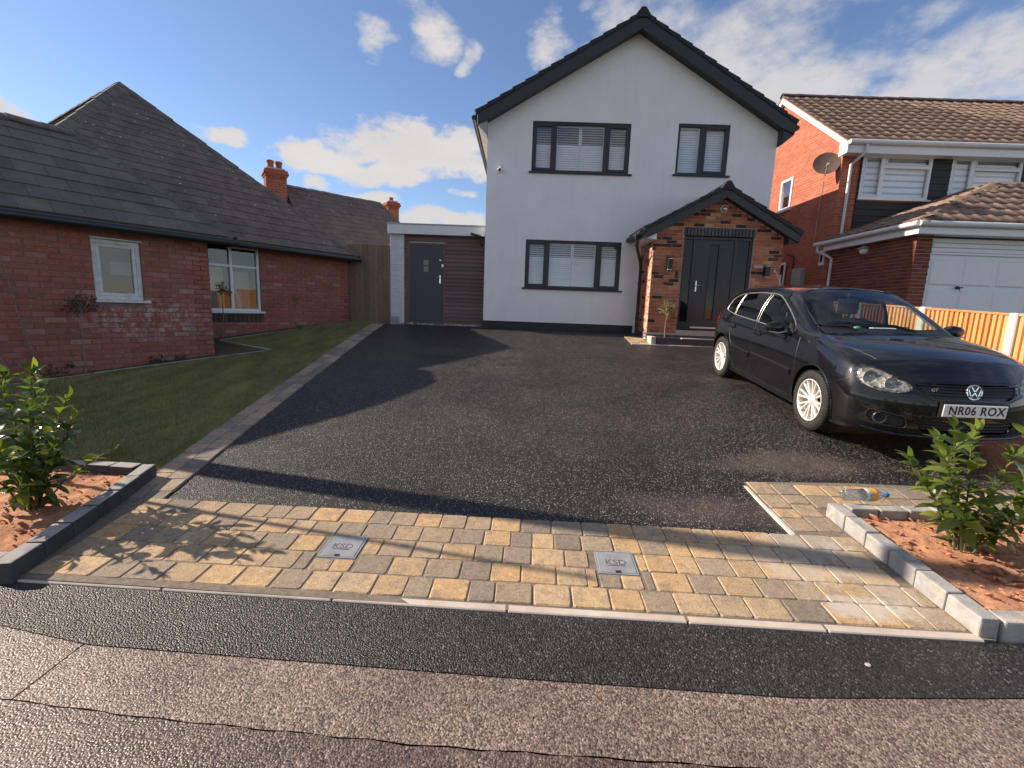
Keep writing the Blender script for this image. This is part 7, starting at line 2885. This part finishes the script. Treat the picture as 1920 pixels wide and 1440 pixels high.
def wheel(x, sg, spin):
    w_ = bpy.data.objects.new('wheel', None)
    w_.location = (x, sg * .765, RT)
    w_.rotation_mode = 'QUATERNION'
    w_.rotation_quaternion = Quaternion((0, 1, 0), rad(spin))
    link(w_, car)
    if sg not in wheel_meshes:
        d = {}
        m = MB()
        hw = .112
        m.lathe((0, 0, 0), (0, sg, 0), [(.222, -hw + .01), (.25, -hw), (.295, -hw + .006), (.316, -hw + .025), (RT, -hw + .05), (RT, hw - .05), (.317, hw - .025), (.297, hw - .004), (.262, hw + .003), (.240, hw - .004), (.224, hw - .012), (.222, -hw + .01)], 56)
        d['tyre'] = m.mesh('tyre', M_tyre, True)
        m = MB()                                            # tread grooves as dark bands and sipes
        for k in range(64):
            a = 2 * math.pi * k / 64
            for s2 in (-1, 1):
                c = Vector((math.cos(a) * (RT - .001), s2 * .075 * sg, math.sin(a) * (RT - .001)))
                t_ = Vector((-math.sin(a), 0, math.cos(a)))
                r_ = Vector((math.cos(a), 0, math.sin(a)))
                m.obox(c - t_ * .005 - Vector((0, .025, 0)) - r_ * .006, t_ * .010, Vector((0, .05, 0)), r_ * .0095)
        d['tread_block'] = m.mesh('tread_block', M_tyre)
        m = MB()
        m.lathe((0, 0, 0), (0, sg, 0), [(.224, .100), (.226, .106), (.221, .109), (.213, .106), (.208, .085), (.200, .02), (.196, -.10), (.224, -.10)], 56)
        d['rim'] = m.mesh('rim', M_alloy, True)
        m = MB()
        m.lathe((0, 0, 0), (0, sg, 0), [(0, .020), (.150, .020), (.155, .0), (0, .0)], 40)
        d['brake_disc'] = m.mesh('brake_disc', plain('brake_disc', (.16, .15, .14), .4, metal=.7), True)
        m = MB()
        m.lathe((0, 0, 0), (0, sg, 0), [(.0, .094), (.030, .094), (.034, .090), (.058, .084), (.066, .074), (.068, .05)], 28)
        d['hub'] = m.mesh('hub', M_alloy, True)
        m = MB()
        for k in range(8):
            for dlt in (-9.2, 9.2):
                a0 = 2 * math.pi * k / 8 + rad(dlt * .55)
                a1 = 2 * math.pi * k / 8 + rad(dlt * 1.02)
                p0 = Vector((math.cos(a0) * .056, 0, math.sin(a0) * .056))
                p1 = Vector((math.cos(a1) * .210, 0, math.sin(a1) * .210))
                t0 = Vector((-math.sin(a0), 0, math.cos(a0))) * .0075
                t1 = Vector((-math.sin(a1), 0, math.cos(a1))) * .0088
                y0, y1, dep = sg * .083, sg * .101, -sg * .024
                e = Vector((0, 1, 0))
                vs = [p0 - t0 + e * y0, p0 + t0 + e * y0, p1 + t1 + e * y1, p1 - t1 + e * y1]
                vs += [v + e * dep for v in (p0 - t0 * 1.5, p0 + t0 * 1.5, p1 + t1 * 1.5, p1 - t1 * 1.5)]
                vs[4:] = [p0 - t0 * 1.5 + e * (y0 + dep), p0 + t0 * 1.5 + e * (y0 + dep), p1 + t1 * 1.5 + e * (y1 + dep), p1 - t1 * 1.5 + e * (y1 + dep)]
                m.add(vs, [(0, 1, 2, 3), (7, 6, 5, 4), (0, 4, 5, 1), (1, 5, 6, 2), (2, 6, 7, 3), (3, 7, 4, 0)])
        d['spokes'] = m.mesh('spokes', M_alloy, False, .002)
        wheel_meshes[sg] = d
    for nm, me in wheel_meshes[sg].items():
        o = bpy.data.objects.new(nm, me)
        link(o, w_)


for x, sp in ((WB, 8), (-WB, 20)):
    wheel(x, 1, sp)
    wheel(x, -1, sp)
# ------------------------------------------------------------------ plants
M_laurel = leaf_mat('laurel_leaf', [(0, (.045, .080, .016)), (.4, (.085, .130, .024)), (.75, (.14, .19, .032)), (1, (.22, .25, .05))], .28, .38)
M_laurelL = leaf_mat('dark_laurel_leaf', [(0, (.028, .052, .013)), (.5, (.055, .092, .019)), (.85, (.11, .16, .028)), (1, (.22, .25, .04))], .22, .30)
M_stem = plain('green_brown_stem', (.09, .085, .035), .7)
M_bark = rough_mat('pale_bark', (.16, .13, .10), (.28, .23, .18), 20, .9, .5, 90)
M_olive = leaf_mat('olive_leaf', [(0, (.13, .13, .055)), (.5, (.22, .21, .10)), (1, (.34, .32, .18))], .5, .2)
M_dull = leaf_mat('dull_green_leaf', [(0, (.030, .036, .016)), (.6, (.055, .062, .026)), (1, (.10, .10, .045))], .55, .2)


def leaf_mesh(name, seed, L, W, mat, curl=.25, fold=.22):
    """an ovate leaf: midrib, folded halves, tip curling down; x along the leaf, z up"""
    rr = random.Random(seed)
    st = [0, .14, .34, .56, .78, 1.0]
    wd = [.05, .60, .98, .95, .60, .0]
    vs, fs = [], []
    tw = rr.uniform(-.25, .25)
    for t, w in zip(st, wd):
        x = L * t
        zc = L * (.10 * math.sin(math.pi * t) - curl * t * t * .6)
        for s in (-1, 0, 1):
            yy = s * W / 2 * w
            vs.append((x, yy, zc + abs(yy) * fold + rr.uniform(-.012, .012) * L * (abs(s)) + tw * yy * t))
    for i in range(5):
        for s in (0, 1):
            a = i * 3 + s
            fs.append((a, a + 1, a + 4, a + 3))
    me = bpy.data.meshes.new(name)
    me.from_pydata(vs, [], fs)
    me.materials.append(mat)
    me.polygons.foreach_set('use_smooth', [True] * len(me.polygons))
    me.update()
    return me


def orient(d, up=Vector((0, 0, 1)), roll=0.0):
    d = d.normalized()
    s = up.cross(d)
    if s.length < 1e-3:
        s = Vector((0, 1, 0))
    s.normalize()
    u = d.cross(s)
    q = Matrix((d, s, u)).transposed().to_quaternion()
    return q @ Quaternion((1, 0, 0), roll)


def laurel(base, stems, label, mat, L, W, seed, spread, height, group='laurel shrubs in the planters', step=.042):
    rr = random.Random(seed)
    t_ = thing('laurel_shrub', base, label, 'shrub', group)
    B = Vector(base)
    lm = [leaf_mesh('leaf', seed + i, L, W, mat, rr.uniform(.05, .45), rr.uniform(.1, .35)) for i in range(6)]
    sm = MB()
    n = 0
    for k, (az, lean, h) in enumerate(stems):
        az = rad(az)
        dirv = Vector((math.cos(az), math.sin(az), 0))
        p0 = B + dirv * rr.uniform(.01, .05) + Vector((0, 0, -.03))
        pts = []
        for i in range(7):
            f = i / 6
            pts.append(p0 + dirv * (lean * spread * f ** 1.3) + Vector((rr.uniform(-.012, .012), rr.uniform(-.012, .012), h * height * f * (1 - .10 * lean * f))))
        sm.tube(pts, [.0075 - .0045 * i / 6 for i in range(7)], 6)
        tot = h * height
        s = rr.uniform(.10, .18) if rr.random() < .75 else .04
        ang = rr.uniform(0, 6.28)
        while s < tot:
            f = s / tot
            i = min(5, int(f * 6))
            p = pts[i].lerp(pts[i + 1], f * 6 - i)
            ax = (pts[i + 1] - pts[i]).normalized()
            ang += 2.4 + rr.uniform(-.4, .4)
            side = Vector((math.cos(ang), math.sin(ang), 0))
            side = (side - ax * side.dot(ax)).normalized()
            up_ = .95 if f > .86 else (.55 if f > .5 else .22)
            d = side + ax * (up_ + rr.uniform(-.25, .25))
            q = orient(d, Vector((0, 0, 1)), rr.uniform(-.5, .5))
            sc = rr.uniform(.50, 1.18) * (.75 if f > .93 else 1)
            inst('leaf', rr.choice(lm), t_, p, q, (sc, sc * rr.uniform(.9, 1.1), sc))
            n += 1
            s += step * rr.uniform(.7, 1.3)
        for e in range(2):
            d = (pts[-1] - pts[-2]).normalized() + Vector((rr.uniform(-.5, .5), rr.uniform(-.5, .5), 0))
            inst('leaf', rr.choice(lm), t_, pts[-1], orient(d, Vector((1, .3, .2)), rr.uniform(-.6, .6)), (.7, .7, .7))
    sm.build('stem', M_stem, t_, smooth=True)
    return t_


rg = random.Random(41)
laurel((-3.23, 2.90, gz(2.9) + .055), [(20, .20, 1.0), (0, .75, .72), (-25, .95, .60), (60, .5, .80), (120, .7, .75), (180, .8, .85), (230, .9, .62), (290, .75, .70), (330, .45, .86), (90, .25, .92), (160, .35, .95), (-10, .55, .45), (250, .4, .5), (310, .9, .35), (30, .9, .4)],
       'dark glossy laurel shrub with sunlit leaves in the left planter', M_laurelL, .134, .066, 11, .40, .98, step=.026)
laurel((2.93, 2.86, gz(2.86) + .055), [(200, .85, .86), (170, .35, 1.0), (150, .75, .72), (100, .6, .85), (60, .45, .95), (20, .7, .80), (-20, .8, .66), (250, .55, .70), (290, .7, .55), (330, .5, .72), (220, .95, .48), (130, .3, .66), (0, .95, .5), (180, .6, .55)],
       'bright green laurel shrub standing in the right planter in front of the car', M_laurel, .134, .064, 23, .40, .86, step=.022)
laurel((3.72, 2.98, gz(2.98) + .055), [(180, .75, .80), (200, .9, .62), (150, .6, .92), (90, .5, .9), (40, .6, .8), (-30, .6, .8), (240, .8, .6), (280, .6, .7), (210, .6, .5), (120, .2, 1.0)],
       'green laurel shrub cut by the right edge of the picture', M_laurel, .134, .064, 37, .46, .86, step=.028)


def standard_shrub(base, trunk_h, crown_c, crown_r, nleaf, L, W, mat, name, label, seed, lean=(0, 0), squash=(1, 1, 1), open_=0.0, group=None, tr=.012):
    rr = random.Random(seed)
    t_ = thing(name, base, label, 'shrub' if 'tree' not in name else 'small tree', group)
    B = Vector(base)
    C = B + Vector(crown_c)
    m = MB()
    top_ = C - Vector((0, 0, crown_r * .3))
    pts = [B + (top_ - B) * f + Vector((rr.uniform(-.008, .008), rr.uniform(-.008, .008), 0)) for f in (0, .25, .5, .75, 1)]
    pts[0] = B - Vector((0, 0, .03))
    m.tube(pts, [tr, tr * .92, tr * .85, tr * .8, tr * .6], 8)
    tips = []
    for i in range(26):
        d = Vector((rr.gauss(0, 1), rr.gauss(0, 1), rr.gauss(.25, 1))).normalized()
        e = C + Vector((d.x * squash[0], d.y * squash[1], d.z * squash[2])) * crown_r * rr.uniform(.55, 1.0)
        m.tube([top_, (top_ + e) / 2 + Vector((0, 0, .02)), e], [tr * .35, tr * .25, tr * .1], 5)
        tips.append((top_, e))
    m.build('trunk', M_bark, t_, smooth=True)
    # crown: many small leaves in clumps along the twigs
    lm = leaf_mesh('crown', seed, L, W, mat, .2, .2)
    lv = np.array([v.co[:] for v in lm.vertices])
    lf = [tuple(p.vertices) for p in lm.polygons]
    V, F = [], []
    for i in range(nleaf):
        a, e = rr.choice(tips)
        f = rr.uniform(.35, 1.05)
        p = a.lerp(e, f) + Vector((rr.gauss(0, .16), rr.gauss(0, .16), rr.gauss(0, .14))) * crown_r * (.8 - open_ * .4)
        d = (p - C) + Vector((rr.gauss(0, .6), rr.gauss(0, .6), rr.gauss(.2, .6))) * crown_r
        M = Matrix.LocRotScale(p, orient(d, Vector((0, 0, 1)), rr.uniform(-.8, .8)), Vector((1, 1, 1)) * rr.uniform(.6, 1.25))
        b = len(V)
        for v in lv:
            V.append(tuple(M @ Vector(v)))
        F += [tuple(j + b for j in q) for q in lf]
    m = MB()
    m.v, m.f, m.mi = V, F, [0] * len(F)
    m.build('crown', mat, t_, smooth=True, fixn=False)
    return t_


standard_shrub((3.235, 10.43, 1.032), .6, (.0, .0, .62), .175, 620, .045, .017, M_olive, 'topiary_tree', 'small pale ball-headed olive standard on the step left of the door', 51, squash=(1, 1, 1.12), tr=.016)
standard_shrub((-6.05, 6.33, gz(6.33)), .9, (.0, .04, .98), .21, 420, .042, .016, M_dull, 'standard_shrub', 'spindly dull green standard shrub before the small flaking window', 61, squash=(1.25, 1.25, .9), open_=1, group='thin standards in the bungalow beds', tr=.010)
standard_shrub((-5.83, 9.07, gz(9.07)), .9, (.03, .02, 1.02), .17, 260, .04, .016, M_dull, 'standard_shrub', 'thin dark standard shrub in front of the tall white bungalow window', 71, squash=(1.1, 1.1, .9), open_=1, group='thin standards in the bungalow beds', tr=.010)
standard_shrub((-5.03, 10.37, gz(10.37)), .5, (.02, .03, .68), .11, 70, .035, .015, M_dull, 'standard_shrub', 'nearly bare little shrub against the plain wall near the side gate', 81, squash=(1, 1, 1.2), open_=1, group='thin standards in the bungalow beds', tr=.007)
cl = thing('climbing_stem', (-6.45, 6.05, gz(6.05)), 'bare brown climbing stem leaning up the bungalow wall at the left edge', 'climber')
m = MB()
m.tube([(-6.40, 6.05, gz(6.05) - .03), (-6.43, 6.02, .75), (-6.49, 5.95, 1.25), (-6.52, 5.88, 1.95), (-6.60, 5.75, 2.3)], [.012, .011, .009, .007, .004], 7)
m.tube([(-6.57, 5.86, gz(5.85) - .03), (-6.60, 5.80, .62), (-6.66, 5.70, .98)], [.014, .012, .010], 7)
m.build('stem', M_bark, cl, smooth=True)
for i, (x, y, z, h, nl) in enumerate(((-5.72, 7.2, 0, .12, 60), (-5.55, 7.45, 0, .10, 50), (-6.35, 6.25, 0, .22, 120), (-5.0, 10.42, 0, .10, 40))):
    standard_shrub((x, y, gz(y) + .01), .03, (0, 0, h * .6), h, nl, .05, .02, M_dull, 'low_plant', ('low dark weed at the foot of the wall right of the spindly standard', 'small tuft of weeds at the wall foot near the wing corner', 'dark leafy clump at the wall foot behind the left planter', 'little weed clump under the nearly bare shrub')[i], 90 + i, squash=(1.3, 1.3, .7), open_=.5, group='low plants in the bungalow beds', tr=.004)

# ------------------------------------------------------------------ water bottle lying on the planter edge
def bottle():
    a = Vector((2.475, 3.352, gz(3.36) + .112 + .046))
    ax = Vector((.985, .10, .0)).normalized()
    t_ = thing('plastic_bottle', (2.6, 3.36, gz(3.36) + .11), 'crumpled clear plastic water bottle with orange label and blue cap lying on the kerb blocks', 'bottle')
    mt, t, b, pos, geo, out = material('clear_crumpled_plastic')
    tr = t.node('ShaderNodeBsdfTransparent'); tr.inputs[0].default_value = (.90, .92, .94, 1)
    gl = t.node('ShaderNodeBsdfGlossy'); gl.inputs['Roughness'].default_value = .12
    df = t.node('ShaderNodeBsdfTranslucent'); df.inputs[0].default_value = (.85, .86, .88, 1)
    bp = t.bump(t.voro(pos, 65.0).outputs['Distance'], .9, .012)
    t.put(gl.inputs['Normal'], bp)
    m1 = t.node('ShaderNodeMixShader'); m1.inputs[0].default_value = .28
    t.l.new(tr.outputs[0], m1.inputs[1]); t.l.new(df.outputs[0], m1.inputs[2])
    m2 = t.node('ShaderNodeMixShader')
    lw = t.node('ShaderNodeLayerWeight'); lw.inputs[0].default_value = .45; t.put(lw.inputs['Normal'], bp)
    t.put(m2.inputs[0], t.math('ADD', t.math('MULTIPLY', lw.outputs['Facing'], .7), .12, clamp=True))
    t.l.new(m1.outputs[0], m2.inputs[1]); t.l.new(gl.outputs[0], m2.inputs[2])
    t.l.new(m2.outputs[0], out.inputs[0])
    prof = [(0, .004), (.030, .0), (.042, .008), (.045, .03), (.042, .05), (.045, .07), (.041, .09), (.045, .11), (.042, .13), (.046, .16), (.047, .20), (.046, .245), (.040, .275), (.026, .305), (.0155, .325), (.0145, .335), (.0145, .345)]
    m = MB(); m.lathe(a, ax, prof, 28)
    rr = random.Random(9)
    m.v = [(v[0] + rr.uniform(-1, 1) * .0022, v[1] + rr.uniform(-1, 1) * .0022, v[2] + rr.uniform(-1, 1) * .0022) for v in m.v]
    m.build('bottle_wall', mt, t_, smooth=True)
    m = MB(); m.lathe(a + ax * .158, ax, [(.0475, 0), (.0485, .04), (.0478, .088)], 28)
    lab, t, b, pos, geo, out = material('bottle_label')
    px, py, pz_ = t.sep(pos)
    s = t.math('ADD', px, t.math('MULTIPLY', t.noise(pos, 30, 3), .03))
    c = t.ramp(t.mapr(s, a.x + .165, a.x + .262), [(0, (.72, .74, .66)), (.30, (.70, .73, .70)), (.36, (.10, .55, .60)), (.46, (.12, .50, .55)), (.50, (.78, .30, .04)), (.9, (.85, .42, .06)), (1, (.75, .25, .03))], 'LINEAR')
    t.put(b.inputs['Base Color'], c)
    b.inputs['Roughness'].default_value = .35
    m.build('label', lab, t_, smooth=True)
    m = MB(); m.lathe(a + ax * .335, ax, [(0, 0), (.0185, 0), (.0195, .004), (.0195, .022), (.017, .027), (.012, .028), (.012, .036), (0, .037)], 20); m.build('cap', plain('blue_cap', (.03, .22, .55), .35), t_, smooth=True)


bottle()
# bits of litter and a dry leaf
m = MB(); m.lathe((1.64, 1.905, .006), (0, 0, 1), [(0, .004), (.010, .005), (.013, .001), (0, 0)], 8)
o = thing_mesh(m.build('pebble', M_conc, None), (1.64, 1.905, .004)); tag(o, 'single pale pebble on the dark footway strip', 'pebble')
m = MB(); m.add([(2.72, 3.93, gz(3.93) + .012), (2.80, 3.91, gz(3.91) + .02), (2.84, 3.94, gz(3.94) + .012), (2.78, 3.97, gz(3.97) + .016)], [(0, 1, 2, 3)]); m.prism([(2.74, 3.93, gz(3.93) + .013), (2.82, 3.925, gz(3.93) + .013), (2.80, 3.955, gz(3.95) + .013)], (0, 0, .012))
o = thing_mesh(m.build('dry_leaf', rough_mat('dry_leaf', (.28, .18, .10), (.45, .32, .2), 40, .9), None), (2.78, 3.94, gz(3.94))); tag(o, 'crumpled brown dry leaf on the tarmac behind the bottle', 'leaf')
